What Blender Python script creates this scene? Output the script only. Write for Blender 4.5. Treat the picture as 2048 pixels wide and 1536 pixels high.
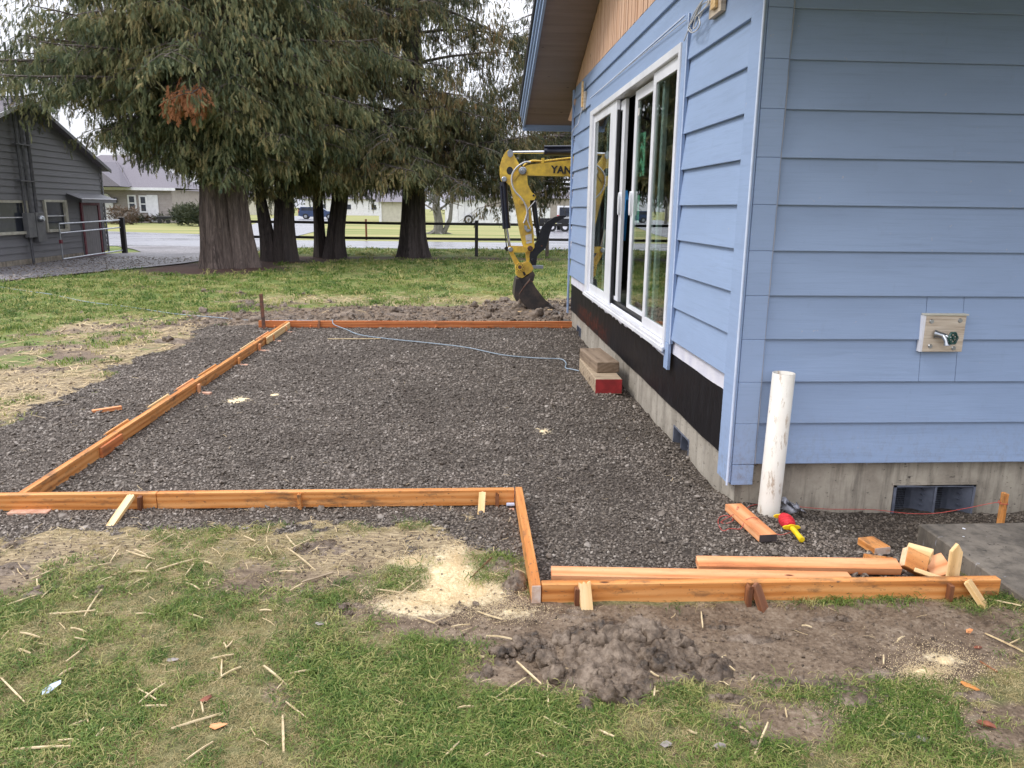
import bpy, math, random
import numpy as np
from mathutils import Vector, Matrix, Euler
R = math.radians
random.seed(5); rng = np.random.default_rng(5)
S = bpy.context.scene; COL = S.collection
for o in list(bpy.data.objects): bpy.data.objects.remove(o)

# ---------------------------------------------------------------- camera
FPX, PITCH, YAW, ROLL, HC = 1530.0, 0.225071296, 0.0626960278, 0.0121606623, 1.57
cy, sy = math.cos(YAW), math.sin(YAW)
fw = Vector((sy*math.cos(PITCH), cy*math.cos(PITCH), -math.sin(PITCH)))
r0 = Vector((cy, -sy, 0)); u0 = r0.cross(fw)
rt = r0*math.cos(ROLL)+u0*math.sin(ROLL); up = -r0*math.sin(ROLL)+u0*math.cos(ROLL)
cam = bpy.data.cameras.new('camera'); camo = bpy.data.objects.new('camera', cam); COL.objects.link(camo)
cam.sensor_fit = 'HORIZONTAL'; cam.sensor_width = 36; cam.lens = FPX/2048*36; cam.clip_start = .05; cam.clip_end = 2000
camo.matrix_world = Matrix(((rt.x, up.x, -fw.x, 0), (rt.y, up.y, -fw.y, 0), (rt.z, up.z, -fw.z, HC), (0, 0, 0, 1)))
S.camera = camo
CP = Vector((0, 0, HC))
def ray(px, py): return fw+rt*((px-1024)/FPX)-up*((py-768)/FPX)
def gz(px, py, z=0.): d = ray(px, py); return CP+d*((z-HC)/d.z)      # photo point on the level z
def gY(px, py, Y): d = ray(px, py); return CP+d*(Y/d.y)
def gX(px, py, X): d = ray(px, py); return CP+d*(X/d.x)

# ---------------------------------------------------------------- world, sun, exposure
W = bpy.data.worlds.new('World'); S.world = W; W.use_nodes = True
nt = W.node_tree; nt.nodes.clear()
SUN_EL, SUN_ROT = R(48), R(-96)
sky = nt.nodes.new('ShaderNodeTexSky'); sky.sky_type = 'NISHITA'; sky.sun_disc = False
sky.sun_elevation = SUN_EL; sky.sun_rotation = SUN_ROT; sky.air_density = 1.2; sky.dust_density = 3
mixw = nt.nodes.new('ShaderNodeMix'); mixw.data_type = 'RGBA'; mixw.inputs[0].default_value = .90
cloud = nt.nodes.new('ShaderNodeTexNoise'); cloud.inputs['Scale'].default_value = 2.2; cloud.inputs['Detail'].default_value = 4
cr = nt.nodes.new('ShaderNodeValToRGB'); cr.color_ramp.elements[0].position = .3; cr.color_ramp.elements[1].position = .75
cr.color_ramp.elements[0].color = (9.6, 9.9, 11.2, 1); cr.color_ramp.elements[1].color = (12.2, 12.3, 12.9, 1)
nt.links.new(cloud.outputs['Fac'], cr.inputs['Fac'])
bgn = nt.nodes.new('ShaderNodeBackground'); bgn.inputs['Strength'].default_value = .09
wo = nt.nodes.new('ShaderNodeOutputWorld')
wtc = nt.nodes.new('ShaderNodeTexCoord'); wsp = nt.nodes.new('ShaderNodeSeparateXYZ'); nt.links.new(wtc.outputs['Generated'], wsp.inputs[0])
wmp = nt.nodes.new('ShaderNodeMapping'); wmp.inputs['Scale'].default_value = (1, 1, 3.5); nt.links.new(wtc.outputs['Generated'], wmp.inputs['Vector']); nt.links.new(wmp.outputs[0], cloud.inputs['Vector'])
wm = nt.nodes.new('ShaderNodeMath'); wm.operation = 'MULTIPLY_ADD'; wm.inputs[1].default_value = 1.35; wm.inputs[2].default_value = .62; wm.use_clamp = False
wmx = nt.nodes.new('ShaderNodeMath'); wmx.operation = 'MAXIMUM'; wmx.inputs[1].default_value = 0; nt.links.new(wsp.outputs[2], wmx.inputs[0]); nt.links.new(wmx.outputs[0], wm.inputs[0])
wv = nt.nodes.new('ShaderNodeVectorMath'); wv.operation = 'SCALE'; nt.links.new(cr.outputs[0], wv.inputs[0]); nt.links.new(wm.outputs[0], wv.inputs['Scale'])
nt.links.new(sky.outputs[0], mixw.inputs[6]); nt.links.new(wv.outputs[0], mixw.inputs[7])
nt.links.new(mixw.outputs[2], bgn.inputs['Color']); nt.links.new(bgn.outputs[0], wo.inputs['Surface'])
sl = bpy.data.lights.new('sun', 'SUN'); sl.energy = 1.3; sl.angle = R(14); sl.color = (1, .965, .91)
so = bpy.data.objects.new('sun', sl); COL.objects.link(so)
# light comes from the left and slightly from the camera's side
sd = Vector((-math.cos(SUN_EL)*math.cos(R(6)), -math.cos(SUN_EL)*math.sin(R(6)), math.sin(SUN_EL)))
so.rotation_euler = sd.to_track_quat('Z', 'Y').to_euler(); so.location = (-5, -5, 12)
S.view_settings.view_transform = 'Standard'; S.view_settings.look = 'None'
S.view_settings.exposure = 0.6; S.view_settings.gamma = 1; S.view_settings.use_curve_mapping = False
S.render.engine = 'CYCLES'
S.cycles.max_bounces = 8; S.cycles.transparent_max_bounces = 16; S.cycles.caustics_reflective = False; S.cycles.caustics_refractive = False

# ---------------------------------------------------------------- materials
class NT:
    def __init__(s, name):
        m = bpy.data.materials.new(name); m.use_nodes = True; s.m = m; s.t = m.node_tree; s.t.nodes.clear()
        s.out = s.n('ShaderNodeOutputMaterial'); s.b = s.n('ShaderNodeBsdfPrincipled')
        s.l(s.b.outputs[0], s.out.inputs[0])
    def n(s, k, **kw):
        x = s.t.nodes.new(k)
        for a, v in kw.items():
            if a[0] == 'i' and a[1:].isdigit(): x.inputs[int(a[1:])].default_value = v
            else: setattr(x, a, v)
        return x
    def l(s, a, b): s.t.links.new(a, b)
    def coord(s, kind='Object', scale=(1, 1, 1), rnd=False):
        tc = s.n('ShaderNodeTexCoord'); v = tc.outputs[kind]
        if rnd:
            oi = s.n('ShaderNodeObjectInfo'); mu = s.n('ShaderNodeMath', operation='MULTIPLY', i1=37.0); s.l(oi.outputs['Random'], mu.inputs[0])
            ad = s.n('ShaderNodeVectorMath', operation='ADD'); s.l(v, ad.inputs[0]); s.l(mu.outputs[0], ad.inputs[1]); v = ad.outputs[0]
        mp = s.n('ShaderNodeMapping'); mp.inputs['Scale'].default_value = scale; s.l(v, mp.inputs['Vector']); return mp.outputs[0]
    def noise(s, v, scale, detail=4, rough=.55, dist=0):
        x = s.n('ShaderNodeTexNoise'); x.inputs['Scale'].default_value = scale; x.inputs['Detail'].default_value = detail
        x.inputs['Roughness'].default_value = rough; x.inputs['Distortion'].default_value = dist; s.l(v, x.inputs['Vector']); return x.outputs['Fac']
    def ramp(s, f, stops):
        x = s.n('ShaderNodeValToRGB'); e = x.color_ramp.elements
        while len(e) > 1: e.remove(e[-1])
        for i, (p, c) in enumerate(stops):
            if not isinstance(c, (tuple, list)): c = (c, c, c)
            k = e[0] if i == 0 else e.new(p)
            k.position = p; k.color = (*c[:3], 1)
        s.l(f, x.inputs['Fac']); return x.outputs['Color']
    def mix(s, f, a, b, mode='MIX'):
        x = s.n('ShaderNodeMix', data_type='RGBA', blend_type=mode)
        for sock, v in ((x.inputs[0], f), (x.inputs[6], a), (x.inputs[7], b)):
            if isinstance(v, (int, float)): sock.default_value = v
            elif isinstance(v, (tuple, list)): sock.default_value = (*v[:3], 1)
            else: s.l(v, sock)
        return x.outputs[2]
    def math(s, op, a, b=0.0):
        x = s.n('ShaderNodeMath', operation=op)
        for i, v in enumerate((a, b)):
            if isinstance(v, (int, float)): x.inputs[i].default_value = v
            else: s.l(v, x.inputs[i])
        return x.outputs[0]
    def bump(s, h, st=.4, d=.01):
        x = s.n('ShaderNodeBump'); x.inputs['Strength'].default_value = st; x.inputs['Distance'].default_value = d
        s.l(h, x.inputs['Height']); s.l(x.outputs[0], s.b.inputs['Normal'])
    def base(s, c):
        if isinstance(c, (tuple, list)): s.b.inputs['Base Color'].default_value = (*c[:3], 1)
        else: s.l(c, s.b.inputs['Base Color'])
    def rough(s, r):
        if isinstance(r, (int, float)): s.b.inputs['Roughness'].default_value = r
        else: s.l(r, s.b.inputs['Roughness'])

def plain(name, c1, c2=None, scale=8, rough=.6, bump=.15, metal=0, stretch=(1, 1, 1), bs=None, rnd=True, spec=.5):
    t = NT(name); c2 = c2 or tuple(x*.7 for x in c1)
    v = t.coord('Object', stretch, rnd); f = t.noise(v, scale, 6, .6)
    t.base(t.ramp(f, [(.35, c2), (.62, c1)])); t.rough(rough)
    t.b.inputs['Metallic'].default_value = metal; t.b.inputs['Specular IOR Level'].default_value = spec
    if bump: t.bump(t.noise(v, bs or scale*6, 5, .6), bump, .004)
    return t.m

def woodmat(name, light, mid, dark, dirt=.35, rough=.55, gs=1., endc=None):
    """lumber: the grain runs along the object's own X axis"""
    t = NT(name)
    v = t.coord('Object', (1.1*gs, 9*gs, 14*gs), True)
    warp = t.noise(v, 1.3, 3, .5, .6)
    w = t.n('ShaderNodeTexWave', wave_type='RINGS', rings_direction='X'); w.inputs['Scale'].default_value = .75
    w.inputs['Distortion'].default_value = 7.5; w.inputs['Detail'].default_value = 2.0; w.inputs['Detail Scale'].default_value = .55; t.l(v, w.inputs['Vector'])
    fine = t.noise(t.coord('Object', (4*gs, 90*gs, 90*gs), True), 1.0, 4, .6)
    g = t.math('ADD', t.math('MULTIPLY', w.outputs['Fac'], .20), t.math('ADD', t.math('MULTIPLY', warp, .50), t.math('MULTIPLY', fine, .32)))
    c = t.ramp(g, [(.24, dark), (.42, mid), (.64, light)])
    # knots
    vo = t.n('ShaderNodeTexVoronoi', feature='F1'); vo.inputs['Scale'].default_value = 3.0
    t.l(t.coord('Object', (1, 2.4, 2.4), True), vo.inputs['Vector'])
    k = t.ramp(vo.outputs['Distance'], [(.035, 1.0), (.075, 0.0)])
    c = t.mix(k, c, tuple(x*.35 for x in dark))
    # mud and water stains
    st = t.ramp(t.noise(t.coord('Object', (3, 7, 9), True), 1.6, 6, .7), [(.52, 0.0), (.68, 1.0)])
    c = t.mix(t.math('MULTIPLY', st, dirt), c, (.10, .065, .04))
    gr = t.noise(t.coord('Object', (20, 40, 40), True), 2, 3, .7)
    c = t.mix(t.math('MULTIPLY', t.ramp(gr, [(.62, 0.0), (.72, 1.0)]), dirt*1.2), c, (.09, .06, .04))
    t.base(c); t.rough(rough); t.bump(fine, .25, .002); t.b.inputs['Specular IOR Level'].default_value = .35
    return t.m

def paint(name, base, worn=(.55, .5, .47), axis=1, wear=.5, rough=.42, wood=True):
    """painted lap siding, horizontal wood relief, small scuffs where the paint is rubbed"""
    t = NT(name)
    sc = (1.2, 1.2, 26) if axis else (1, 1, 1)
    v = t.coord('Object', sc, False); g = t.noise(v, 2.2, 6, .62, .5)
    big = t.noise(t.coord('Object', (.9, .9, 2.5)), 1.4, 4, .6)
    c = t.mix(t.ramp(big, [(.3, 0.), (.7, 1.)]), tuple(x*.94 for x in base), tuple(min(1, x*1.05) for x in base))
    c = t.mix(t.ramp(g, [(.32, 1.), (.5, 0.)]), c, tuple(x*.92 for x in base))
    grime = t.ramp(t.noise(t.coord('Object', (7, 7, 3)), 1.7, 6, .75), [(.60, 0.), (.78, .5)])
    c = t.mix(t.math('MULTIPLY', grime, wear), c, (base[0]*.62, base[1]*.56, base[2]*.5))
    szz = t.n('ShaderNodeSeparateXYZ'); tcz = t.n('ShaderNodeTexCoord'); t.l(tcz.outputs['Object'], szz.inputs[0])
    lowm = t.math('MULTIPLY', t.ramp(szz.outputs[2], [(.12, 1.), (.55, 0.)]), t.ramp(t.noise(t.coord('Object', (14, 14, 9)), 2.2, 6, .8), [(.48, 0.), (.66, .8)]))
    c = t.mix(t.math('MULTIPLY', lowm, wear), c, (.20, .17, .14))
    sp = t.ramp(t.noise(t.coord('Object', (9, 9, 9)), 2.6, 5, .75), [(.675, 0.), (.70, 1.)])
    c = t.mix(t.math('MULTIPLY', sp, wear), c, worn)
    t.base(c); t.rough(rough); t.b.inputs['Specular IOR Level'].default_value = .3
    t.bump(t.math('ADD', g, t.math('MULTIPLY', t.noise(t.coord('Object', (3, 3, 70)), 3, 3, .6), .6)), .32 if wood else .12, .003)
    return t.m

BLUE = (.285, .378, .56)
M = {}
M['blue'] = paint('blue_siding_paint', BLUE)
M['bluetrim'] = paint('blue_trim_paint', (.29, .385, .575), wear=.7)
M['blueside'] = paint('blue_fascia_paint', (.29, .385, .575), wear=.3)
M['lumber'] = woodmat('fresh_fir_lumber', (.70, .33, .115), (.54, .205, .050), (.27, .075, .016), .8)
M['lumber_red'] = woodmat('wet_red_fir_lumber', (.62, .23, .08), (.50, .14, .04), (.24, .055, .015), .5)
M['lumber_pale'] = woodmat('pale_stake_wood', (.80, .58, .31), (.66, .43, .19), (.42, .23, .08), .25)
M['lumber_pink'] = woodmat('pink_fir_offcut', (.82, .42, .21), (.66, .26, .10), (.38, .11, .036), .25)
M['lumber_dark'] = woodmat('soaked_brown_stake', (.26, .11, .05), (.16, .06, .028), (.06, .022, .012), .5)
M['oldwood'] = woodmat('weathered_timber', (.42, .33, .23), (.34, .26, .175), (.25, .18, .115), .8, .8)
M['cedar'] = woodmat('bare_cedar_gable_board', (.68, .46, .33), (.60, .37, .245), (.44, .25, .15), .12, .6, .8)
M['oldwood2'] = woodmat('dark_weathered_timber', (.27, .20, .14), (.21, .15, .10), (.14, .10, .065), .8, .8)
M['pinkblock'] = plain('pinkish_ground_block', (.58, .34, .24), (.42, .22, .14), 20, .8, .3)
M['soffit'] = woodmat('brown_soffit_board', (.27, .215, .19), (.235, .185, .162), (.19, .145, .125), .1, .7, .6)
M['red'] = plain('red_end_paint', (.40, .03, .03), (.24, .02, .02), 14, .6, .3)
M['endpale'] = plain('pale_fresh_cut_end', (.85, .60, .38), (.72, .45, .25), 30, .7, .3)
M['endwhite'] = plain('sealed_end_grain', (.62, .50, .42), (.5, .33, .23), 30, .8, .3)
M['enddark'] = plain('dark_painted_end', (.06, .045, .045), (.035, .028, .028), 14, .7, .3)
M['vinyl'] = plain('white_vinyl', (.78, .79, .83), (.66, .67, .71), 3, .35, .03)
M['wrap'] = plain('white_housewrap', (.74, .73, .79), (.60, .60, .70), 6, .5, .5, bs=10)
M['bead'] = plain('bead_paint_with_highlight', (.60, .68, .84), (.5, .58, .75), 9, .4, .05)
M['caulk'] = plain('grey_caulk', (.42, .44, .50), (.30, .35, .45), 9, .6, .1)
M['pvc'] = None
M['silver'] = plain('galvanized_steel', (.50, .52, .55), (.32, .34, .37), 12, .35, .05, 1)
M['chrome'] = plain('chromed_rod', (.72, .73, .75), (.55, .56, .6), 6, .16, 0, 1)
M['steel'] = plain('rusty_steel', (.20, .085, .05), (.07, .05, .045), 18, .7, .4, .3)
M['black'] = plain('black_paint', (.018, .018, .022), (.010, .010, .013), 12, .38, .08)
M['roofedge'] = plain('black_roof_edge', (.015, .015, .02), (.01, .01, .012), 9, .5, .1)
M['navy'] = plain('dark_cylinder_paint', (.020, .022, .040), (.012, .013, .022), 14, .3, .05)
M['machine'] = plain('yellow_machine_paint', (.86, .58, .07), (.52, .33, .06), 6, .38, .05)
M['bucket'] = plain('muddy_black_bucket', (.030, .026, .026), (.085, .062, .050), 7, .55, .6, bs=30)
M['rubber'] = plain('rubber', (.02, .02, .021), None, 12, .7, .2)
M['yplastic'] = plain('yellow_reel_plastic', (.86, .64, .02), (.76, .52, .01), 20, .35, .05)
M['rline'] = plain('red_mason_line', (.74, .035, .05), (.55, .02, .03), 90, .6, .6)
M['pinkline'] = plain('pink_red_line', (.52, .09, .07), (.4, .06, .05), 40, .6, .1)
M['bluerope'] = plain('pale_blue_rope', (.30, .37, .43), (.19, .24, .29), 60, .6, .3)
M['wire'] = plain('grey_cable', (.60, .60, .61), (.44, .44, .45), 30, .5, .1)
M['darkwire'] = plain('dark_cable', (.05, .05, .055), None, 30, .5, .1)
M['straw'] = plain('straw', (.62, .48, .27), (.38, .27, .14), 30, .7, .3)
M['splinter'] = plain('split_wood_splinter', (.62, .50, .31), (.44, .33, .18), 40, .7, .4)
M['bark_chip'] = plain('red_brown_chip', (.26, .08, .04), (.11, .04, .025), 30, .6, .5)
M['paper'] = plain('pale_blue_scrap', (.50, .58, .74), (.36, .44, .6), 20, .5, .2)
M['gravelstone'] = None
M['greenpaper'] = plain('green_paper', (.35, .85, .60), (.30, .78, .52), 8, .6, .02)
M['greenink'] = plain('dark_green_ink', (.015, .14, .06), None, 8, .6, 0)
M['bluecloth'] = plain('blue_cloth', (.05, .32, .85), (.03, .2, .6), 12, .8, .3)
M['copper'] = plain('tan_lamp_shade', (.90, .58, .36), (.7, .42, .25), 12, .5, .05, .0)
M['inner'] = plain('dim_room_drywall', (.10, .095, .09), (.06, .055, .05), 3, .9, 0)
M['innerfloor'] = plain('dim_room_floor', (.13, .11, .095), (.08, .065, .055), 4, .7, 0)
M['vent'] = plain('slate_blue_plastic', (.15, .165, .21), (.09, .10, .13), 12, .5, .1)
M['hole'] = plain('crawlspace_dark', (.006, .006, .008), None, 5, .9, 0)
M['valve'] = plain('dark_green_handle_paint', (.012, .075, .06), (.01, .04, .035), 20, .3, .1)
M['block'] = None
M['barn'] = paint('grey_barn_paint', (.20, .20, .215), (.25, .25, .26), wear=.8, rough=.6)
M['cream'] = plain('cream_window_paint', (.58, .56, .47), (.45, .42, .34), 6, .6, .1)
M['maroon'] = plain('maroon_trim_paint', (.20, .035, .05), (.12, .02, .03), 8, .6, .1)
M['greydoor'] = plain('grey_plank_door', (.24, .225, .23), (.17, .16, .165), 5, .6, .2, stretch=(8, 8, 1))
M['metalbox'] = plain('grey_meter_box', (.15, .15, .155), (.10, .10, .105), 5, .5, .05)
M['conduit'] = plain('grey_conduit', (.12, .12, .13), (.07, .07, .08), 9, .5, .1)
M['beige'] = plain('beige_siding', (.36, .32, .30), (.30, .265, .25), 3, .7, .1)
M['white'] = plain('white_trim', (.78, .78, .82), (.66, .66, .7), 3, .5, .03)
M['creamwall'] = plain('cream_far_wall', (.58, .55, .47), (.5, .47, .4), 3, .7, .05)
M['shingle'] = plain('grey_shingle', (.20, .185, .21), (.11, .10, .115), 22, .85, .4, stretch=(1, 1, 3))
M['fence'] = plain('black_fence_paint', (.022, .018, .020), (.012, .010, .012), 12, .6, .3)
M['fence_brown'] = plain('weathered_post', (.10, .075, .05), (.05, .04, .03), 12, .8, .4)
M['hedge'] = None
M['darkglass'] = plain('dark_window_glass', (.03, .035, .05), (.06, .066, .085), 2, .12, 0, 0, spec=.35)
M['carwhite'] = plain('white_car_paint', (.72, .73, .76), (.66, .67, .7), 3, .2, 0)
M['carblue'] = plain('blue_car_paint', (.05, .08, .17), (.04, .06, .13), 3, .2, 0)
M['taillight'] = plain('red_tail_light', (.55, .02, .03), None, 9, .2, 0)
M['label'] = plain('white_sticker', (.66, .64, .62), (.5, .48, .46), 30, .5, 0)
M['sawdust'] = plain('fresh_sawdust', (.80, .66, .42), (.62, .47, .27), 60, .9, .6)
M['pebble'] = plain('pale_stone', (.33, .29, .27), (.2, .17, .155), 25, .7, .3)
M['litterplastic'] = plain('crumpled_grey_film', (.50, .50, .54), (.3, .3, .34), 18, .3, .5)

def concrete(name, light, dark, wet=.5, stain=(.07, .055, .045)):
    t = NT(name); v = t.coord('Object')
    a = t.noise(v, 3.2, 8, .68); b = t.noise(t.coord('Object', (7, 7, .8)), 1.6, 6, .7)
    c = t.mix(t.ramp(a, [(.32, 0.), (.62, 1.)]), dark, light)
    c = t.mix(t.math('MULTIPLY', t.ramp(b, [(.48, 0.), (.62, 1.)]), wet), c, tuple(x*.52 for x in dark))
    pits = t.ramp(t.math('MAXIMUM', t.noise(t.coord('Object', (1, 1, 1.6)), 26, 5, .75), t.math('ADD', t.noise(t.coord('Object', (1, 1, 2.5)), 7, 6, .8), -.02)), [(.622, 0.), (.655, 1.)])
    c = t.mix(pits, c, stain)
    wh = t.ramp(t.noise(t.coord('Object', (9, 9, 1.0)), 1.3, 5, .8), [(.64, 0.), (.72, .7)])
    c = t.mix(wh, c, (.42, .42, .47))
    t.base(c); t.rough(.8); t.bump(t.math('SUBTRACT', t.noise(v, 40, 6, .7), t.math('MULTIPLY', pits, 1.5)), .5, .006); return t.m
M['found'] = concrete('poured_concrete', (.40, .36, .30), (.25, .22, .18))
M['found2'] = concrete('stained_damp_concrete', (.42, .37, .295), (.22, .185, .145), .6)
M['slab'] = concrete('old_wet_concrete_path', (.20, .17, .135), (.075, .063, .050), .5, (.035, .028, .022))

t = NT('gravel_stone'); oi = t.n('ShaderNodeObjectInfo')
c = t.ramp(oi.outputs['Random'], [(0, (.072, .058, .045)), (.3, (.140, .115, .092)), (.6, (.190, .160, .132)), (.9, (.245, .212, .182)), (1., (.40, .36, .32))])
nn = t.noise(t.coord('Object'), 40, 4, .6); c = t.mix(t.ramp(nn, [(.3, .45), (.6, 0.)]), c, (.03, .024, .02)); ge_ = t.n('ShaderNodeNewGeometry'); wn = t.noise(ge_.outputs['Position'], .9, 5, .65); c = t.mix(1.0, c, t.ramp(wn, [(.34, (.62, .58, .54)), (.5, (.95, .93, .9)), (.64, (1.25, 1.22, 1.2))]), 'MULTIPLY'); t.base(c); t.rough(.5); t.b.inputs['Specular IOR Level'].default_value = .4; M['gravelstone'] = t.m

t = NT('waterproof_membrane'); v = t.coord('Object', (1, 3.0, .7)); a = t.noise(v, 7, 6, .7)
c = t.ramp(a, [(.35, (.005, .0045, .006)), (.62, (.010, .009, .011)), (.72, (.03, .028, .033)), (.79, (.14, .135, .15))])
# rust red wash towards the far end, in a drip shaped band
sx = t.n('ShaderNodeSeparateXYZ'); tc = t.n('ShaderNodeTexCoord'); t.l(tc.outputs['Object'], sx.inputs[0])
yb = t.ramp(t.math('MULTIPLY', t.math('SUBTRACT', sx.outputs[1], 7.6), .4), [(.0, 0.), (.12, 1.), (.80, 1.), (.95, 0.)])
zz = t.math('ADD', sx.outputs[2], t.math('MULTIPLY', t.noise(t.coord('Object', (1, 3, .3)), 3, 3, .6), -.30))
zb = t.ramp(zz, [(.0, .15), (.12, .9), (.215, 1.), (.225, 0.)])
c = t.mix(t.math('MULTIPLY', t.math('MULTIPLY', yb, zb), t.ramp(t.noise(t.coord('Object', (4, 4, 9)), 2.5, 5, .7), [(.42, .0), (.62, .75)])), c, (.10, .018, .008))
t.base(c); t.b.inputs['Specular IOR Level'].default_value = .25; t.rough(t.ramp(a, [(.4, .45), (.7, .6)])); t.bump(t.noise(t.coord('Object', (1, 1, .4)), 9, 4, .6), .5, .01); M['membrane'] = t.m

t = NT('dirty_white_pvc'); a = t.noise(t.coord('Object', (30, 30, 7)), 1, 6, .75)
c = t.mix(t.ramp(a, [(.56, 0.), (.64, .85)]), (.70, .665, .60), (.30, .205, .13))
b = t.noise(t.coord('Object', (6, 6, 5)), 1.4, 4, .6); c = t.mix(t.ramp(b, [(.4, 0.), (.75, .45)]), c, (.50, .45, .38)); t.base(c); t.rough(.45); t.bump(a, .1, .002); M['pvc'] = t.m
t = NT('bare_block_wood'); a = t.noise(t.coord('Object', (3, 3, 60), True), 1.5, 5, .6, .4)
t.base(t.ramp(a, [(.3, (.36, .28, .21)), (.5, (.56, .47, .37)), (.7, (.66, .58, .48))])); t.rough(.8); t.bump(a, .5, .004); M['block'] = t.m

def bark(name, c1, c2, c3):
    t = NT(name); v = t.coord('Object', (9, 9, .95)); a = t.noise(v, 1.5, 9, .72, 1.3); b = t.noise(t.coord('Object', (2, 2, .5)), 1.0, 3, .5)
    c = t.ramp(a, [(.34, c3), (.5, c2), (.66, c1)]); c = t.mix(t.ramp(b, [(.4, 0.), (.7, .5)]), c, tuple(x*.75 for x in c1))
    t.base(c); t.rough(.9); t.bump(t.math('ADD', a, t.math('MULTIPLY', t.noise(t.coord('Object', (30, 30, 3)), 1.3, 5, .65), .5)), .9, .05); return t.m
M['bark'] = bark('cedar_bark', (.235, .18, .155), (.105, .078, .066), (.022, .016, .015))
M['bark2'] = bark('dark_cedar_bark', (.125, .10, .092), (.058, .046, .044), (.016, .013, .014))
M['twig'] = bark('grey_brown_twig', (.22, .19, .17), (.13, .105, .09), (.06, .045, .04))
M['barkgrey'] = bark('mossy_grey_bark', (.26, .25, .22), (.15, .14, .12), (.05, .05, .045))

def foliage(name, cols, dead=False):
    t = NT(name); oi = t.n('ShaderNodeObjectInfo'); ge = t.n('ShaderNodeNewGeometry')
    mp = t.n('ShaderNodeMapping'); t.l(ge.outputs['Position'], mp.inputs['Vector'])
    big = t.noise(mp.outputs[0], .75, 3, .6); small = t.noise(mp.outputs[0], 3.5, 2, .6)
    f = t.math('ADD', t.math('MULTIPLY', big, .50), t.math('ADD', t.math('MULTIPLY', small, .34), t.math('MULTIPLY', oi.outputs['Random'], .20)))
    c = t.ramp(f, cols); t.base(c); t.rough(.62); t.b.inputs['Specular IOR Level'].default_value = .25
    tr = t.n('ShaderNodeBsdfTranslucent'); t.l(c, tr.inputs['Color']); mx = t.n('ShaderNodeMixShader', i0=.3)
    t.l(t.b.outputs[0], mx.inputs[1]); t.l(tr.outputs[0], mx.inputs[2]); t.l(mx.outputs[0], t.out.inputs[0]); return t.m
M['leafA'] = foliage('cedar_foliage', [(.34, (.052, .078, .048)), (.45, (.125, .155, .082)), (.55, (.225, .235, .115)), (.68, (.37, .30, .14))])
M['leafB'] = foliage('cedar_foliage_olive', [(.34, (.058, .084, .052)), (.45, (.14, .165, .086)), (.55, (.25, .25, .12)), (.67, (.40, .31, .14))])
M['leafE'] = foliage('cedar_foliage_dark', [(.33, (.050, .068, .044)), (.46, (.100, .115, .060)), (.57, (.19, .165, .075)), (.68, (.28, .18, .08))])
M['leafdead'] = foliage('dead_orange_foliage', [(.3, (.34, .14, .06)), (.6, (.50, .23, .11))])
M['leafhedge'] = foliage('brown_green_hedge', [(.35, (.10, .075, .05)), (.6, (.20, .14, .10))])
M['leafshrub'] = foliage('low_shrub_leaves', [(.35, (.03, .05, .03)), (.6, (.09, .10, .05))])
def blades(name, cols):
    t = NT(name); oi = t.n('ShaderNodeObjectInfo'); c = t.ramp(oi.outputs['Random'], cols); t.base(c); t.rough(.5); t.b.inputs['Specular IOR Level'].default_value = .3
    tr = t.n('ShaderNodeBsdfTranslucent'); t.l(c, tr.inputs['Color']); mx = t.n('ShaderNodeMixShader', i0=.35)
    t.l(t.b.outputs[0], mx.inputs[1]); t.l(tr.outputs[0], mx.inputs[2]); t.l(mx.outputs[0], t.out.inputs[0]); return t.m
M['grassg'] = blades('green_grass_blades', [(0, (.060, .115, .022)), (.35, (.115, .19, .036)), (.65, (.21, .27, .062)), (1, (.46, .41, .17))])
M['grassy'] = blades('dry_grass_blades', [(0, (.26, .21, .085)), (.5, (.42, .34, .16)), (1, (.62, .51, .29))])

# thin glass: fresnel mirror over clear
t = NT('door_glass'); lw = t.n('ShaderNodeLayerWeight'); lw.inputs['Blend'].default_value = .5; pw_ = t.math('MULTIPLY_ADD' if False else 'POWER', lw.outputs['Facing'], 3.6); fr_ = t.math('ADD', t.math('MULTIPLY', pw_, .84), .08)
tp = t.n('ShaderNodeBsdfTransparent'); tp.inputs['Color'].default_value = (.78, .86, .82, 1)
gl = t.n('ShaderNodeBsdfGlossy'); gl.inputs['Roughness'].default_value = .0; mx = t.n('ShaderNodeMixShader')
t.l(fr_, mx.inputs[0]); t.l(tp.outputs[0], mx.inputs[1]); t.l(gl.outputs[0], mx.inputs[2]); t.l(mx.outputs[0], t.out.inputs[0]); M['glass'] = t.m

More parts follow.
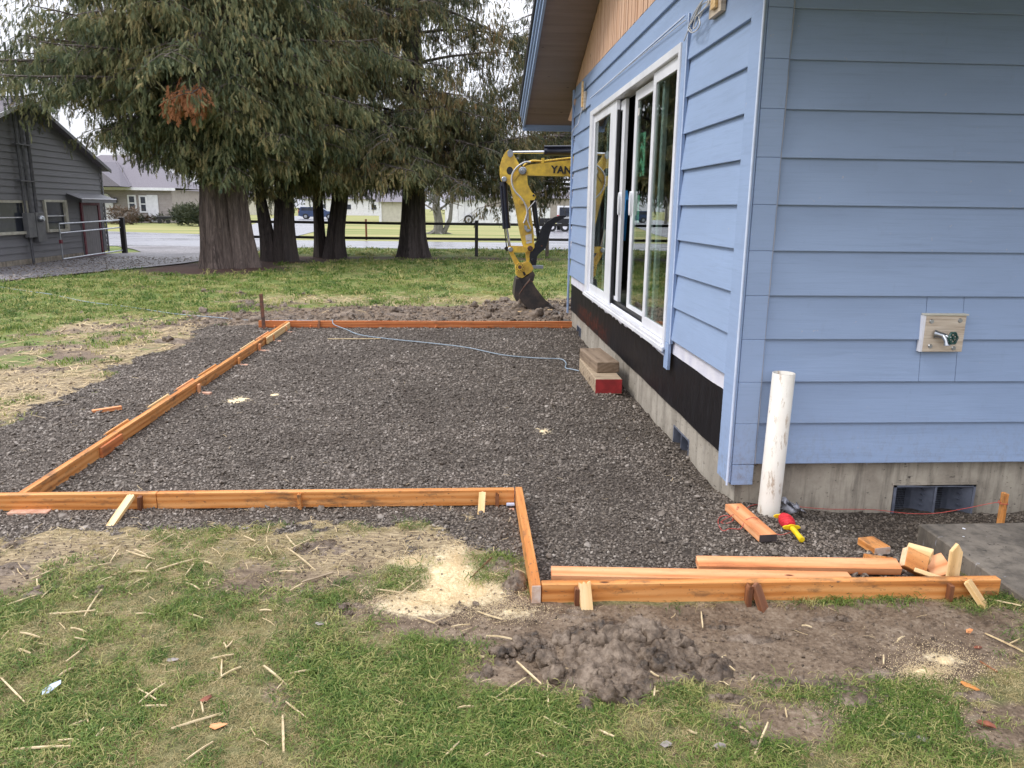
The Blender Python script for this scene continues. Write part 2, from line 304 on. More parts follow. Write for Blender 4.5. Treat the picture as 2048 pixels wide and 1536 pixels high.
# ---------------------------------------------------------------- mesh helpers
class MB:
    def __init__(s): s.v = []; s.f = []; s.sm = []
    def add(s, vs, fs, smooth=False):
        k = len(s.v); s.v += [tuple(p) for p in vs]; s.f += [tuple(i+k for i in f) for f in fs]; s.sm += [smooth]*len(fs); return s
    def box(s, x0, x1, y0, y1, z0, z1, mat=None):
        vs = [(x, y, z) for x in (x0, x1) for y in (y0, y1) for z in (z0, z1)]
        if mat: vs = [mat @ Vector(p) for p in vs]
        return s.add(vs, [(0, 1, 3, 2), (4, 6, 7, 5), (0, 4, 5, 1), (2, 3, 7, 6), (0, 2, 6, 4), (1, 5, 7, 3)])
    def bbox(s, x0, x1, y0, y1, z0, z1, b=.002):
        """box with its corners eased so edges catch light"""
        b = min(b, (x1-x0)/3, (y1-y0)/3, (z1-z0)/3); bm = []
        vs = []
        for sx_, X in ((1, x0), (-1, x1)):
            for sy_, Y in ((1, y0), (-1, y1)):
                for sz_, Z in ((1, z0), (-1, z1)):
                    vs += [(X, Y+sy_*b, Z+sz_*b), (X+sx_*b, Y, Z+sz_*b), (X+sx_*b, Y+sy_*b, Z)]
        c = lambda i, j, k: (i*4+j*2+k)*3
        fs = []
        for i in (0, 1): fs.append([c(i, 0, 0), c(i, 0, 1), c(i, 1, 1), c(i, 1, 0)][::1 if i == 0 else -1])
        for j in (0, 1): fs.append([c(0, j, 0)+1, c(1, j, 0)+1, c(1, j, 1)+1, c(0, j, 1)+1][::1 if j == 0 else -1])
        for k in (0, 1): fs.append([c(0, 0, k)+2, c(0, 1, k)+2, c(1, 1, k)+2, c(1, 0, k)+2][::1 if k == 0 else -1])
        for j in (0, 1):
            for k in (0, 1): fs.append([c(0, j, k)+1, c(0, j, k)+2, c(1, j, k)+2, c(1, j, k)+1][::1 if j == k else -1])
        for i in (0, 1):
            for k in (0, 1): fs.append([c(i, 0, k), c(i, 1, k), c(i, 1, k)+2, c(i, 0, k)+2][::1 if i == k else -1])
        for i in (0, 1):
            for j in (0, 1): fs.append([c(i, j, 0), c(i, j, 0)+1, c(i, j, 1)+1, c(i, j, 1)][::1 if i == j else -1])
        for i in (0, 1):
            for j in (0, 1):
                for k in (0, 1): q = c(i, j, k); fs.append([q, q+2, q+1][::1 if (i+j+k) % 2 == 0 else -1])
        return s.add(vs, fs)
    def prism(s, poly, a0, a1, axis='y', smooth=False):
        """poly: 2D points; extruded along axis between a0 and a1"""
        P = {'y': lambda p, a: (p[0], a, p[1]), 'x': lambda p, a: (a, p[0], p[1]), 'z': lambda p, a: (p[0], p[1], a)}[axis]
        n = len(poly); vs = [P(p, a0) for p in poly]+[P(p, a1) for p in poly]
        return s.add(vs, [tuple(range(n)), tuple(range(2*n-1, n-1, -1))]+[(i, n+i, n+(i+1) % n, (i+1) % n) for i in range(n)], smooth)
    def tube(s, pts, r, n=8, cap=True, smooth=True):
        pts = [Vector(p) for p in pts]; rs = r if isinstance(r, (list, tuple)) else [r]*len(pts); vs = []; prev = None
        for i, p in enumerate(pts):
            d = (pts[min(i+1, len(pts)-1)]-pts[max(i-1, 0)])
            if d.length < 1e-9: d = Vector((0, 0, 1))
            d.normalize()
            a = prev if prev is not None else (Vector((0, 0, 1)) if abs(d.z) < .9 else Vector((1, 0, 0)))
            x = (a-d*a.dot(d)); x.normalize(); y = d.cross(x); prev = x
            for k in range(n): th = 2*math.pi*k/n; vs.append(p+(x*math.cos(th)+y*math.sin(th))*rs[i])
        fs = [(i*n+k, i*n+(k+1) % n, (i+1)*n+(k+1) % n, (i+1)*n+k) for i in range(len(pts)-1) for k in range(n)]
        m = len(vs); k0 = len(s.v); s.add(vs, fs, smooth)
        if cap: s.add([vs[i] for i in range(n)]+[vs[m-n+i] for i in range(n)], [tuple(range(n))[::-1], tuple(range(n, 2*n))], False)
        return s
    def cyl(s, a, b, r, n=16, r2=None): return s.tube([a, b], [r, r if r2 is None else r2], n)
    def build(s, name, mat, parent=None, M4=None, local=None):
        me = bpy.data.meshes.new(name); vs = s.v
        if local is not None: vs = [(p[0]-local[0], p[1]-local[1], p[2]-local[2]) for p in vs]
        me.from_pydata(vs, [], s.f); me.polygons.foreach_set('use_smooth', s.sm)
        for m in (mat if isinstance(mat, (list, tuple)) else [mat]): me.materials.append(m)
        me.update(); o = bpy.data.objects.new(name, me); COL.objects.link(o)
        if parent is not None: o.parent = parent
        if M4 is not None: o.matrix_basis = M4
        elif local is not None: o.location = local
        return o
def tag(o, label=None, cat=None, group=None, kind=None):
    for k, v in (('label', label), ('category', cat), ('group', group), ('kind', kind)):
        if v: o[k] = v
    return o
def thing(name, label, cat, loc=(0, 0, 0), rz=0, group=None):
    o = bpy.data.objects.new(name, None); o.empty_display_size = .1; COL.objects.link(o); o.location = loc; o.rotation_euler.z = rz
    return tag(o, label, cat, group)
def kids(o): return [c for c in COL.objects if c.parent is o]
def copytree(o, parent=None):
    c = o.copy(); COL.objects.link(c); c.parent = parent
    for ch in kids(o): copytree(ch, c)
    return c
def BX(name, mat, parent, x0, x1, y0, y1, z0, z1, b=.002): return MB().bbox(x0, x1, y0, y1, z0, z1, b).build(name, mat, parent)
def stick(name, mat, parent, p0, p1, w, h, roll=0, b=.0025, point=False, jag=0):
    """lumber from p0 to p1 (centre line); local X along it, w = local Y, h = local Z"""
    p0 = Vector(p0); p1 = Vector(p1); d = p1-p0; L = d.length; d.normalize()
    a = Vector((0, 0, 1)) if abs(d.z) < .95 else Vector((0, 1, 0))
    y = a.cross(d); y.normalize(); z = d.cross(y)
    m = Matrix(((d.x, y.x, z.x, p0.x), (d.y, y.y, z.y, p0.y), (d.z, y.z, z.z, p0.z), (0, 0, 0, 1))) @ Matrix.Rotation(roll, 4, 'X')
    mb = MB()
    if point:
        q = w*.75; mb.prism([(0, -w/2), (L-q, -w/2), (L, 0), (L-q, w/2), (0, w/2)], -h/2, h/2, 'z')
    elif jag:
        n = 6; top = [(L-jag*random.random(), -w/2+w*i/n) for i in range(n+1)]
        mb.prism([(0, -w/2)]+top+[(0, w/2)], -h/2, h/2, 'z')
    else: mb.bbox(0, L, -w/2, w/2, -h/2, h/2, b)
    return mb.build(name, mat, parent, M4=m)

# ---------------------------------------------------------------- numpy noise, terrain shape, ground cover masks
def _h(ix, iy, s):
    n = (ix.astype(np.int64)*374761393+iy.astype(np.int64)*668265263+s*1442695041) & 0xffffffff
    n = ((n ^ (n >> 13))*1274126177) & 0xffffffff
    return ((n ^ (n >> 16)) & 0xffff)/65535.0
def vn(x, y, s=0):
    ix = np.floor(x); iy = np.floor(y); fx = x-ix; fy = y-iy; fx = fx*fx*(3-2*fx); fy = fy*fy*(3-2*fy)
    a = _h(ix, iy, s); b = _h(ix+1, iy, s); c = _h(ix, iy+1, s); d = _h(ix+1, iy+1, s)
    return (a*(1-fx)+b*fx)*(1-fy)+(c*(1-fx)+d*fx)*fy
def fbm(x, y, sc, oct=4, s=0, g=.5):
    x = np.asarray(x, float)*sc; y = np.asarray(y, float)*sc; t = 0; a = 1; w = 0
    for i in range(oct): t = t+a*vn(x+i*17.3, y+i*9.1, s+i); w += a; a *= g; x = x*2.03; y = y*2.03
    return t/w
def sst(x, a, b): t = np.clip((x-a)/(b-a), 0, 1); return t*t*(3-2*t)
def blob(x, y, cx, cy_, rx, ry, soft=.5, s=0):
    d = np.hypot((x-cx)/rx, (y-cy_)/ry)+(fbm(x, y, 2.2, 4, s)-.5)*1.0
    return 1-sst(d, 1-soft, 1+soft*.4)
def m_gravel(x, y):
    w = (fbm(x, y, 2.0, 4, 3)-.5); xx = x+w*.9; yy = y+(fbm(x, y, 1.7, 4, 8)-.5)*.45; w2 = (fbm(x, y, 7, 3, 5)-.5)*.45
    a = sst(xx+w2, -3.42, -3.28)*(1-sst(xx, 3.4, 3.6))*sst(yy+w2, 3.58, 3.70)*(1-sst(yy+w2, 10.25, 10.6))
    a = a*np.where(x > .3, 1, 1)
    b = sst(x, .29, .31)*(1-sst(x, 2.24, 2.27))*sst(y, 2.86, 2.88)*(1-sst(y, 4.0, 4.1))
    c = sst(x+w2*1.5, -.28, .08)*(1-sst(x, .27, .28))*sst(yy+w2, 3.17, 3.33)*(1-sst(y, 4, 4.1))
    return np.clip(a+b+c*.9, 0, 1)
def m_mud(x, y):
    e = (fbm(x, y, .6, 4, 21)-.5)
    a = sst(x+e*1.5, -4.2, -2.9)*sst(y, 9.9, 10.2)*(1-sst(y+e*1.5-(x*.28), 12.4, 13.6))
    b = sst(x+e*1.6, -6.1, -4.0)*(1-sst(x, -3.4, -3.0))*sst(y+e, 4.6, 6.6)*(1-sst(y+e, 9.8, 12.2))*(.35+.65*sst(fbm(x, y, 2.2, 4, 47), .42, .6))
    f = fbm(x, y, 2.6, 5, 31)
    c = blob(x, y, 1.35, 2.42, .95, .34, .5, 1)*1.1+blob(x, y, .55, 2.42, .62, .24, .5, 4)*.9+blob(x, y, 1.1, 2.66, 1.2, .16, .5, 14)*.9
    d = blob(x, y, -.80, 3.05, .55, .30, .6, 7)*.6+blob(x, y, -.30, 3.42, .7, .22, .6, 9)*.85+blob(x, y, -1.9, 3.3, .5, .35, .6, 12)*.5+blob(x, y, .02, 2.75, .5, .28, .6, 15)*.75
    g = blob(x, y, 1.0, 2.05, .30, .14, .6, 17)*.7+blob(x, y, 1.75, 2.0, .25, .12, .6, 18)*.7+blob(x, y, -2.05, 2.75, .3, .15, .6, 19)*.6
    near = (1-sst(y, 3.7, 4.4))*sst(f, .64, .74)*.45
    return np.clip(a+b+c+d+g+near, 0, 1)*(1-m_gravel(x, y))
def m_straw(x, y):
    e = fbm(x, y, .9, 4, 41)
    a = sst(x+(e-.5)*1.8, -8.2, -4.6)*(1-sst(x, -3.5, -3.1))*sst(y, 3.6, 4.6)*(1-sst(y+(e-.5)*3, 10.0, 12.2))
    b = sst(y, 12.2, 13.2)*(1-sst(y, 13.6, 15.0))*sst(x, -5, -3)*.6
    c = (1-sst(y, 3.75, 3.95))*sst(y+(e-.5)*1.2, 2.5, 3.5)*(1-sst(x, .0, .5))*.75
    return np.clip(a*(.10+.85*sst(e+.35*(fbm(x, y, 3.5, 3, 45)-.5), .40, .62))+b+c, 0, 1)
def m_litter(x, y):
    e = (fbm(x, y, .8, 4, 51)-.5)
    a = sst(y-24.4+e*1.2+.0*x, -.5, .1)*(1-sst(y-24.4+e*1.2, .8, 1.4))*sst(x, -6.5, -5.5)*(1-sst(x, 2.5, 5))
    b = (1-sst(np.hypot((x+6.2)/1.9, (y-20.6)/2.2)+e, .8, 1.15)); c = (1-sst(np.hypot((x+5.2)/1.7, (y-23.3)/1.6)+e, .8, 1.2))
    return np.clip(a+b+c, 0, 1)
def hgt(x, y):
    x = np.asarray(x, float); y = np.asarray(y, float)
    near = 1-sst(y, 16, 30)
    z = (fbm(x, y, .35, 3, 61)-.5)*.05*near*sst(np.hypot(x*0, y-1.5), 3, 9)
    g = m_gravel(x, y); mu = m_mud(x, y)
    z = z*(1-g)+((fbm(x, y, 3, 4, 63)-.5)*.030+(fbm(x, y, 11, 3, 64)-.5)*.022)*g
    z = z+mu*(fbm(x, y, 6, 5, 65)-.5)*.05*near-mu*.006
    z = z+(1-g)*(1-mu)*(fbm(x, y, 5, 4, 67)-.5)*.02*near
    z = z-.085*sst(x, 1.4, 2.3)*sst(y, 2.95, 3.65)*(1-sst(y, 4.2, 5))
    z = z-.05*sst(x, 1.25, 1.49)*sst(y, 3.9, 4.3)*(1-sst(y, 9.9, 10.1))
    z = z+.012*(1-sst(y, 3.3, 3.7))*(1-g)
    z = z-.03*sst(x, 1.9, 2.2)*sst(y, 2.8, 3.0)*(1-sst(y, 3.6, 3.9))
    return z
def H(x, y): return float(hgt(np.array([x]), np.array([y]))[0])

def axis(breaks):
    out = []
    for a, b, d in breaks: out += list(np.arange(a, b, d))
    out.append(breaks[-1][1]); return np.array(out)
def geo(a, b, d, k=1.25):
    out = []; x = a
    while x < b: out.append(x); x += d; d *= k
    out.append(b); return out
xs = sorted(set([-v for v in geo(6.5, 420, .2)]+list(np.arange(-6.5, 3.2, .045))+geo(3.2, 420, .1)))
ys = sorted(set([-v for v in geo(-1.3, 120, .1)]+list(np.arange(1.3, 4.6, .028))+list(np.arange(4.6, 11.5, .06))+geo(11.5, 900, .12, 1.06)))
xs = np.array(xs); ys = np.array(ys); X, Y = np.meshgrid(xs, ys); nx, ny = len(xs), len(ys)
Z = hgt(X, Y)
ground = bpy.data.meshes.new('ground'); V = np.stack([X, Y, Z], -1).reshape(-1, 3)
i = np.arange(ny-1)[:, None]*nx+np.arange(nx-1)[None, :]; F = np.stack([i, i+1, i+nx+1, i+nx], -1).reshape(-1, 4)
ground.vertices.add(len(V)); ground.vertices.foreach_set('co', V.ravel()); ground.loops.add(F.size); ground.loops.foreach_set('vertex_index', F.ravel().astype(np.int32))
ground.polygons.add(len(F)); ground.polygons.foreach_set('loop_start', np.arange(0, F.size, 4, dtype=np.int32)); ground.polygons.foreach_set('use_smooth', np.ones(len(F), bool)); ground.update()
def m_dust(x, y):
    d = 0
    for (a, b, w, h_, amp) in ((900, 1155, 66, 60, 1.0), (875, 1205, 85, 26, .95), (960, 1190, 70, 30, .85), (830, 1218, 90, 20, .72), (1020, 1230, 70, 15, .60), (820, 1128, 44, 20, .72), (915, 1118, 26, 30, .85), (1845, 1352, 50, 12, .7), (1890, 1325, 60, 20, .5), (1800, 1430, 80, 20, .45), (1088, 863, 18, 5, .7), (475, 800, 40, 8, .6)):
        p = gz(a, b); rx = abs(gz(a+w, b).x-p.x); ry = abs(gz(a, b-h_).y-p.y); d = np.maximum(d, amp*np.exp(-(((x-p.x)/rx)**2+((y-p.y)/ry)**2)))
    return np.clip(d*1.9-1.0*(1-fbm(x, y, 7, 5, 91))-.1*fbm(x, y, 30, 2, 93), 0, 1)*np.where((x > .26) & (y > 2.78) & (y < 4), 0, 1)
for nm, fn in (('gravel', m_gravel), ('mud', m_mud), ('straw', m_straw), ('litter', m_litter), ('dust', m_dust)):
    at = ground.attributes.new(nm, 'FLOAT', 'POINT'); at.data.foreach_set('value', fn(X, Y).ravel().astype(np.float32))
t = NT('lawn_and_soil'); v = t.coord('Object'); A = {}
for nm in ('gravel', 'mud', 'straw', 'litter', 'dust'):
    a = t.n('ShaderNodeAttribute', attribute_name=nm); A[nm] = a.outputs['Fac']
fine = t.noise(v, 55, 6, .7); mid = t.noise(v, 6, 6, .65); big = t.noise(v, .55, 5, .6); strk = t.noise(t.coord('Object', (.35, 1.6, 1)), .8, 5, .65)
lawn = t.ramp(t.math('ADD', t.math('MULTIPLY', mid, .35), t.math('ADD', t.math('MULTIPLY', big, .35), t.math('MULTIPLY', strk, .3))), [(.36, (.085, .135, .028)), (.47, (.125, .18, .038)), (.56, (.215, .235, .066)), (.66, (.32, .275, .10))])
lawn = t.mix(t.ramp(fine, [(.35, .55), (.6, 0.)]), lawn, (.05, .055, .02))
sy_ = t.n('ShaderNodeSeparateXYZ'); tc = t.n('ShaderNodeTexCoord'); t.l(tc.outputs['Object'], sy_.inputs[0])
farm = t.ramp(t.math('MULTIPLY', sy_.outputs[1], .01), [(.31, 0.), (.34, 1.)])
farlawn = t.ramp(t.noise(t.coord('Object', (.06, .35, 1)), 1.0, 4, .6), [(.38, (.16, .19, .055)), (.55, (.29, .265, .11)), (.7, (.36, .30, .14))])
lawn = t.mix(t.math('MULTIPLY', farm, .85), lawn, farlawn)
# close to the camera the real blades carry the green, the soil between them is brown and matted
nearm = t.ramp(t.math('MULTIPLY', sy_.outputs[1], .1), [(.40, 1.), (.75, 0.)])
fine2 = t.noise(v, 170, 3, .7)
soil = t.ramp(t.math('ADD', t.math('MULTIPLY', fine, .35), t.math('ADD', t.math('MULTIPLY', fine2, .35), t.math('MULTIPLY', mid, .3))), [(.40, (.040, .030, .018)), (.50, (.15, .12, .065)), (.60, (.36, .29, .16))])
lawn = t.mix(t.math('MULTIPLY', nearm, .85), lawn, t.mix(.3, soil, (.13, .14, .045)))
mudc = t.ramp(t.math('ADD', t.math('MULTIPLY', fine, .55), t.math('MULTIPLY', mid, .45)), [(.36, (.056, .037, .023)), (.50, (.165, .117, .078)), (.64, (.28, .218, .158))])
c = t.mix(t.ramp(t.math('ADD', A['mud'], t.math('MULTIPLY', t.math('SUBTRACT', mid, .5), .9)), [(.28, 0.), (.5, 1.)]), lawn, mudc)
stc = t.ramp(t.noise(t.coord('Object', (10, 45, 1)), 1.5, 5, .7, .8), [(.38, (.12, .085, .05)), (.5, (.30, .23, .13)), (.64, (.50, .40, .25))])
c = t.mix(t.math('MULTIPLY', t.ramp(t.math('ADD', A['straw'], t.math('MULTIPLY', t.math('SUBTRACT', mid, .5), 1.2)), [(.22, 0.), (.62, 1.)]), .8), c, stc)
c = t.mix(A['litter'], c, t.ramp(fine, [(.4, (.035, .02, .016)), (.62, (.11, .06, .045))]))
vg = t.n('ShaderNodeTexVoronoi', feature='F1'); vg.inputs['Scale'].default_value = 62; t.l(v, vg.inputs['Vector'])
sepc = t.n('ShaderNodeSeparateColor'); t.l(vg.outputs['Color'], sepc.inputs[0])
gc = t.mix(t.ramp(vg.outputs['Distance'], [(.25, 0.), (.62, 1.)]), t.ramp(t.math('ADD', t.math('MULTIPLY', sepc.outputs[0], .4), t.math('MULTIPLY', fine, .6)), [(.2, (.055, .043, .034)), (.8, (.17, .14, .115))]), (.042, .033, .026))
c = t.mix(t.ramp(A['gravel'], [(.35, 0.), (.6, 1.)]), c, gc)
c = t.mix(t.ramp(t.math('ADD', A['dust'], t.math('MULTIPLY', t.math('SUBTRACT', fine, .5), .7)), [(.10, 0.), (.45, 1.)]), c, t.ramp(fine, [(.35, (.46, .36, .22)), (.6, (.80, .68, .46))]))
t.base(c); t.rough(t.mix(A['mud'], (.9, .9, .9), t.ramp(mid, [(.4, .38), (.6, .75)]))); t.b.inputs['Specular IOR Level'].default_value = .3
t.bump(t.math('ADD', t.math('MULTIPLY', fine, .6), mid), .8, .02); ground.materials.append(t.m)
go = bpy.data.objects.new('ground', ground); COL.objects.link(go); tag(go, kind='structure')

# ---------------------------------------------------------------- roads and paths (thin sheets over the ground)
def sheet(name, poly, z, mat, kind='structure', sub=None):
    o = MB().add([(p[0], p[1], z) for p in poly], [tuple(range(len(poly)))]).build(name, mat); return tag(o, kind=kind)
t = NT('wet_asphalt'); v = t.coord('Object', (1, 1, 1)); a = t.noise(v, .35, 5, .6); b = t.noise(t.coord('Object', (.05, 1.2, 1)), 1, 5, .6)
c = t.mix(t.ramp(t.noise(v, 30, 4, .7), [(.4, 0.), (.7, 1.)]), (.11, .11, .125), (.20, .20, .225)); c = t.mix(t.ramp(b, [(.4, .0), (.6, .45)]), c, (.28, .28, .31))
t.base(c); t.rough(t.ramp(t.math('ADD', t.math('MULTIPLY', a, .5), t.math('MULTIPLY', b, .5)), [(.4, .16), (.6, .42)])); t.bump(t.noise(v, 60, 4, .6), .08, .004); M['asphalt'] = t.m
t = NT('grey_driveway_gravel'); v = t.coord('Object'); a = t.noise(v, 22, 6, .8); b = t.noise(t.coord('Object', (.5, .5, 1)), 1.2, 5, .6)
c = t.ramp(a, [(.36, (.05, .045, .045)), (.48, (.15, .14, .145)), (.58, (.30, .285, .30)), (.68, (.55, .54, .56))]); c = t.mix(t.ramp(b, [(.45, 0.), (.65, .6)]), c, (.075, .068, .07))
t.base(c); t.rough(.6); t.bump(a, 1.0, .02); M['drive'] = t.m
sheet('street', [(-120, 30.2), (120, 30.9), (120, 37.2), (2.5, 36.8), (-10.5, 37.2), (-13, 43), (-22, 47.5), (-120, 47.5)], .012, M['asphalt'])
sheet('side_road', [(-8.6, 37.1), (-10.5, 37.25), (-13.2, 44), (-19.5, 75), (-30, 130), (-20, 130), (-13.5, 75), (-9.5, 50)], .020, M['asphalt'])
sheet('far_car_park', [(3.6, 36.9), (40, 37.2), (40, 75), (6, 75)], .016, M['asphalt'])
dp = [(-11.4, 6), (-10.6, 10), (-9.9, 14.5), (-9.3, 16.4), (-8.7, 18.2), (-8.0, 20.0), (-7.6, 21.5), (-7.4, 23.5), (-7.3, 26.5), (-7.0, 30.3), (-13.2, 30.3), (-11.6, 28.0), (-10.7, 26.4), (-11.15, 25.7), (-11.4, 25.2)]
dz = MB(); dz.add([(x, y, .03) for x, y in dp], [tuple(range(len(dp)))]); tag(dz.build('driveway', M['drive']), kind='structure')
t = NT('painted_road_line'); t.base((.62, .63, .66)); t.rough(.5); M['line'] = t.m
sheet('road_edge_line', [(-120, 30.9), (120, 31.5), (120, 31.62), (-120, 31.02)], .022, M['line'])
# concrete path at the right, its near left corner meets the form board
sl_ = MB().bbox(2.272, 6.5, -.5, 3.46, -.18, .052, .006).build('concrete_path', M['slab']); tag(sl_, kind='structure')

# ================================================================ BLUE HOUSE
E0, EX = .234, .2286
XW, YW, YF = 1.46, 3.893, 10.60          # gable wall plane, facing wall plane, far corner
XR = 8.2
house = thing('blue_house', 'blue lap sided house under repair with white patio door and bare cedar gable', 'house', (XW, YW, 0))
def H_(name, mat, x0, x1, y0, y1, z0, z1, b=.002, parent=None):
    return MB().bbox(x0, x1, y0, y1, z0, z1, b).build(name, mat, parent or house, local=(0, 0, 0)) if parent is None else MB().bbox(x0, x1, y0, y1, z0, z1, b).build(name, mat, parent)
house.location = (0, 0, 0)
wall_f = MB().box(XW+.03, XR, YW+.012, YW+.10, E0, 3.05).build('wall', M['blueside'], house)
def plankY(x0, x1, z0, parent, top=None, name='plank', mat='blue'):
    """bevelled lap board on the facing wall (normal -Y): thick butt at the bottom"""
    z1 = (top if top else z0+EX+.012); th = .031; k = (z1-z0)/(EX+.012); j = random.uniform(-.0012, .0012)
    mb = MB(); p = [(YW+.012, z0), (YW-th+.008+j, z0), (YW-th+.007+j, z0+.003), (YW-.001+(1-k)*-.008, z1), (YW+.012, z1)]
    mb.prism(p, x0, x1, 'x'); return mb.build(name, M[mat], parent)
def plankX(y0, y1, z0, parent, top=None, name='plank', mat='blue'):
    z1 = (top if top else z0+EX+.012); th = .031; k = (z1-z0)/(EX+.012); j = random.uniform(-.0012, .0012)
    mb = MB(); p = [(XW+.012, z0), (XW-th+.008+j, z0), (XW-th+.007+j, z0+.003), (XW-.001+(1-k)*-.008, z1), (XW+.012, z1)]
    mb.prism([(a, b) for a, b in p], y0, y1, 'y'); return mb.build(name, M[mat], parent)
CBX = 1.566   # corner board's right edge on the facing wall
for k in range(0, 12):
    z = E0+EX*k
    if k in (2, 3):
        for a, b in ((CBX, 2.428), (2.4305, 2.631), (2.6335, XR)): plankY(a, b, z, wall_f)
    else: plankY(CBX, XR, z, wall_f)
# corner boards, in lengths as they stand
for k, (a, b) in enumerate([(.118, .232)]+[(E0+EX*i+.0006, E0+EX*(i+1)-.0006) for i in range(0, 12)]):
    H_('corner_board', M['bluetrim'], XW-.018, CBX-.003, YW-.034, YW-.006, a if k else .118, b)
cbx = MB().bbox(XW-.043, XW-.020, YW-.032, 4.02, .13, 3.15, .003).build('corner_board', M['bluetrim'], house)
MB().tube([(XW-.040, YW-.034, .118), (XW-.040, YW-.034, 3.1)], .0065, 6).build('corner_bead', M['bead'], house)  # bright highlight along the corner is put into the lighter bead colour
wall_g = MB().box(XW+.012, XW+.11, 4.02, 5.22, .66, 3.14).box(XW+.012, XW+.11, 9.15, YF, .66, 3.14).box(XW+.012, XW+.11, 5.22, 9.15, 2.66, 3.14).build('wall', M['blueside'], house)
DR = 5.36; DL = 9.20
for k in range(2, 13):
    z = E0+EX*k; top = 3.135 if k == 12 else None
    if k < 12:
        if k == 11:
            plankX(4.03, 9.2, z, wall_g); plankX(9.203, YF-.03, z, wall_g)
        else:
            plankX(4.03, DR-.004, z, wall_g); plankX(DL+.004, YF-.03, z, wall_g)
    else: plankX(4.03, YF-.03, z, wall_g, top=top)
# header board and the right hand trim of the door
H_('trim_board', M['bluetrim'], XW-.030, XW-.012, 5.335, 9.12, 2.655, 2.80)
H_('drip_edge', M['bead'], XW-.034, XW-.012, 5.31, 9.15, 2.803, 2.815)
MB().tube([(XW-.032, 5.200, .66), (XW-.033, 5.202, 1.7), (XW-.032, 5.200, 2.80)], .0045, 6).build('caulk_line', M['bead'], house)
MB().tube([(CBX+.001+random.uniform(-.002, .002), YW-.026+.001*(i % 2), .24+i*.12) for i in range(24)], [random.uniform(.0025, .006) for i in range(24)], 6).build('caulk_line', M['caulk'], house)
H_('trim_board', M['bluetrim'], XW-.032, XW-.010, 5.20, 5.36, .66, 2.80)
H_('trim_board', M['bluetrim'], XW-.034, XW-.012, 5.23, 5.335, .47, .657)
H_('trim_board', M['bluetrim'], XW-.028, XW-.010, 5.36, 5.42, .56, .655)
# far corner trim, hanging lower than the siding
H_('corner_board', M['bluetrim'], XW-.040, XW-.018, YF-.045, YF+.02, .16, 3.1)
# white wrap strips and black membrane
def ragged(y0, y1, zt, zb, x, amp, n, name, mat, seed=0, th=.004):
    r_ = random.Random(seed); pts = [(y0, zt), (y1, zt)]; a = [(y1+(y0-y1)*i/n, zb+amp*(r_.random()-.6)*(1 if 0 < i < n else .2)) for i in range(n+1)]
    return MB().prism([(p[0], p[1]) for p in pts+a], x-th, x, 'x').build(name, mat, house)
ragged(4.025, 5.36, .70, .585, XW+.008, .006, 8, 'housewrap_strip', M['wrap'], 3)
ragged(9.15, YF-.03, .70, .575, XW+.008, .006, 6, 'housewrap_strip', M['wrap'], 4)
ragged(5.36, 9.17, .63, .555, XW-.004, .040, 46, 'housewrap_strip', M['wrap'], 5)
MB().prism([(4.0, .60), (YF-.05, .60)]+[(YF-.05+(4.0-YF+.05)*i/60, .203+.010*random.random()) for i in range(61)], XW+.009, XW+.022, 'x').build('waterproof_membrane', M['membrane'], house)
MB().box(XW+.022, XW+.05, 3.95, YF-.02, .20, .70).build('membrane_backing', M['black'], house)
# foundation with vents
XF = XW+.03; YFF = YW+.028
vents = [(4.80, 5.19), (9.67, 10.05)]
fm = MB(); zb, zt = -.5, .232
def fseg(mb, y0, y1, z0, z1): mb.box(XF, XF+.18, y0, y1, z0, z1)
GT = .206
fseg(fm, YFF, 4.80, zb, GT); fseg(fm, 5.19, 9.67, zb, GT); fseg(fm, 10.05, YF, zb, GT)
for a, b in vents: fseg(fm, a, b, .08, GT); fseg(fm, a, b, zb, -.085)
fm.build('foundation', M['found'], house)
fm = MB(); y0, y1 = YFF, YFF+.18
fm.box(XF+.182, 2.40, y0+.001, y1, zb, zt).box(2.882, XR, y0+.001, y1, zb, zt).box(2.40, 2.882, y0+.001, y1, .085, zt).box(2.40, 2.882, y0+.001, y1, zb, -.11)
fm.box(XF+.001, XF+.181, y0-.001, y0+.0, zb, zt-.001)
fm.build('foundation', M['found2'], house)
# a thin lip of concrete over the facing vent
MB().prism([(2.39, .085), (2.50, .083), (2.6, .077), (2.72, .079), (2.85, .076), (2.89, .085), (2.89, .10), (2.39, .10)], YFF-.004, YFF+.02, 'y').build('concrete_lip', M['found2'], house)
def vent_y(x0, x1, z0, z1, yf):
    f = MB()
    f.box(x0, x0+.016, yf-.004, yf+.13, z0, z1).box(x0, x1, yf-.004, yf+.13, z1-.012, z1).box(x0+.24, x0+.254, yf+.0, yf+.13, z0, z1).box(x1-.014, x1, yf-.004, yf+.13, z0, z1)
    for q in (0, 1): # right hand cheeks with ribs
        xa = x0+.245 if q == 0 else x1-.012
        f.prism([(xa, yf), (xa, yf+.01), (xa-.085, yf+.125), (xa-.095, yf+.125)], z0, z1, 'z')
        for i in range(6):
            zz = z0+(i+.6)*(z1-z0)/6; f.box(xa-.05, xa-.04, yf+.03, yf+.06, zz, zz+.004)
    o = f.build('foundation_vent', M['vent'], house)
    MB().box(x0, x1, yf+.131, yf+.135, z0, z1).build('vent_dark_sheet', M['hole'], o)  # near-black sheet stands in for the darkness of the crawlspace
    for q, (a, b) in enumerate(((x0+.02, x0+.165), (x0+.258, x0+.395))):
        sc = MB()
        for i in range(19): xx = a+(b-a)*i/18; sc.box(xx, xx+.0012, yf+.10, yf+.101, z0, z1-.014)
        for i in range(17): zz = z0+(z1-z0-.014)*i/16; sc.box(a, b, yf+.0985, yf+.0995, zz, zz+.0012)
        sc.build('vent_screen', M['vent'], o)
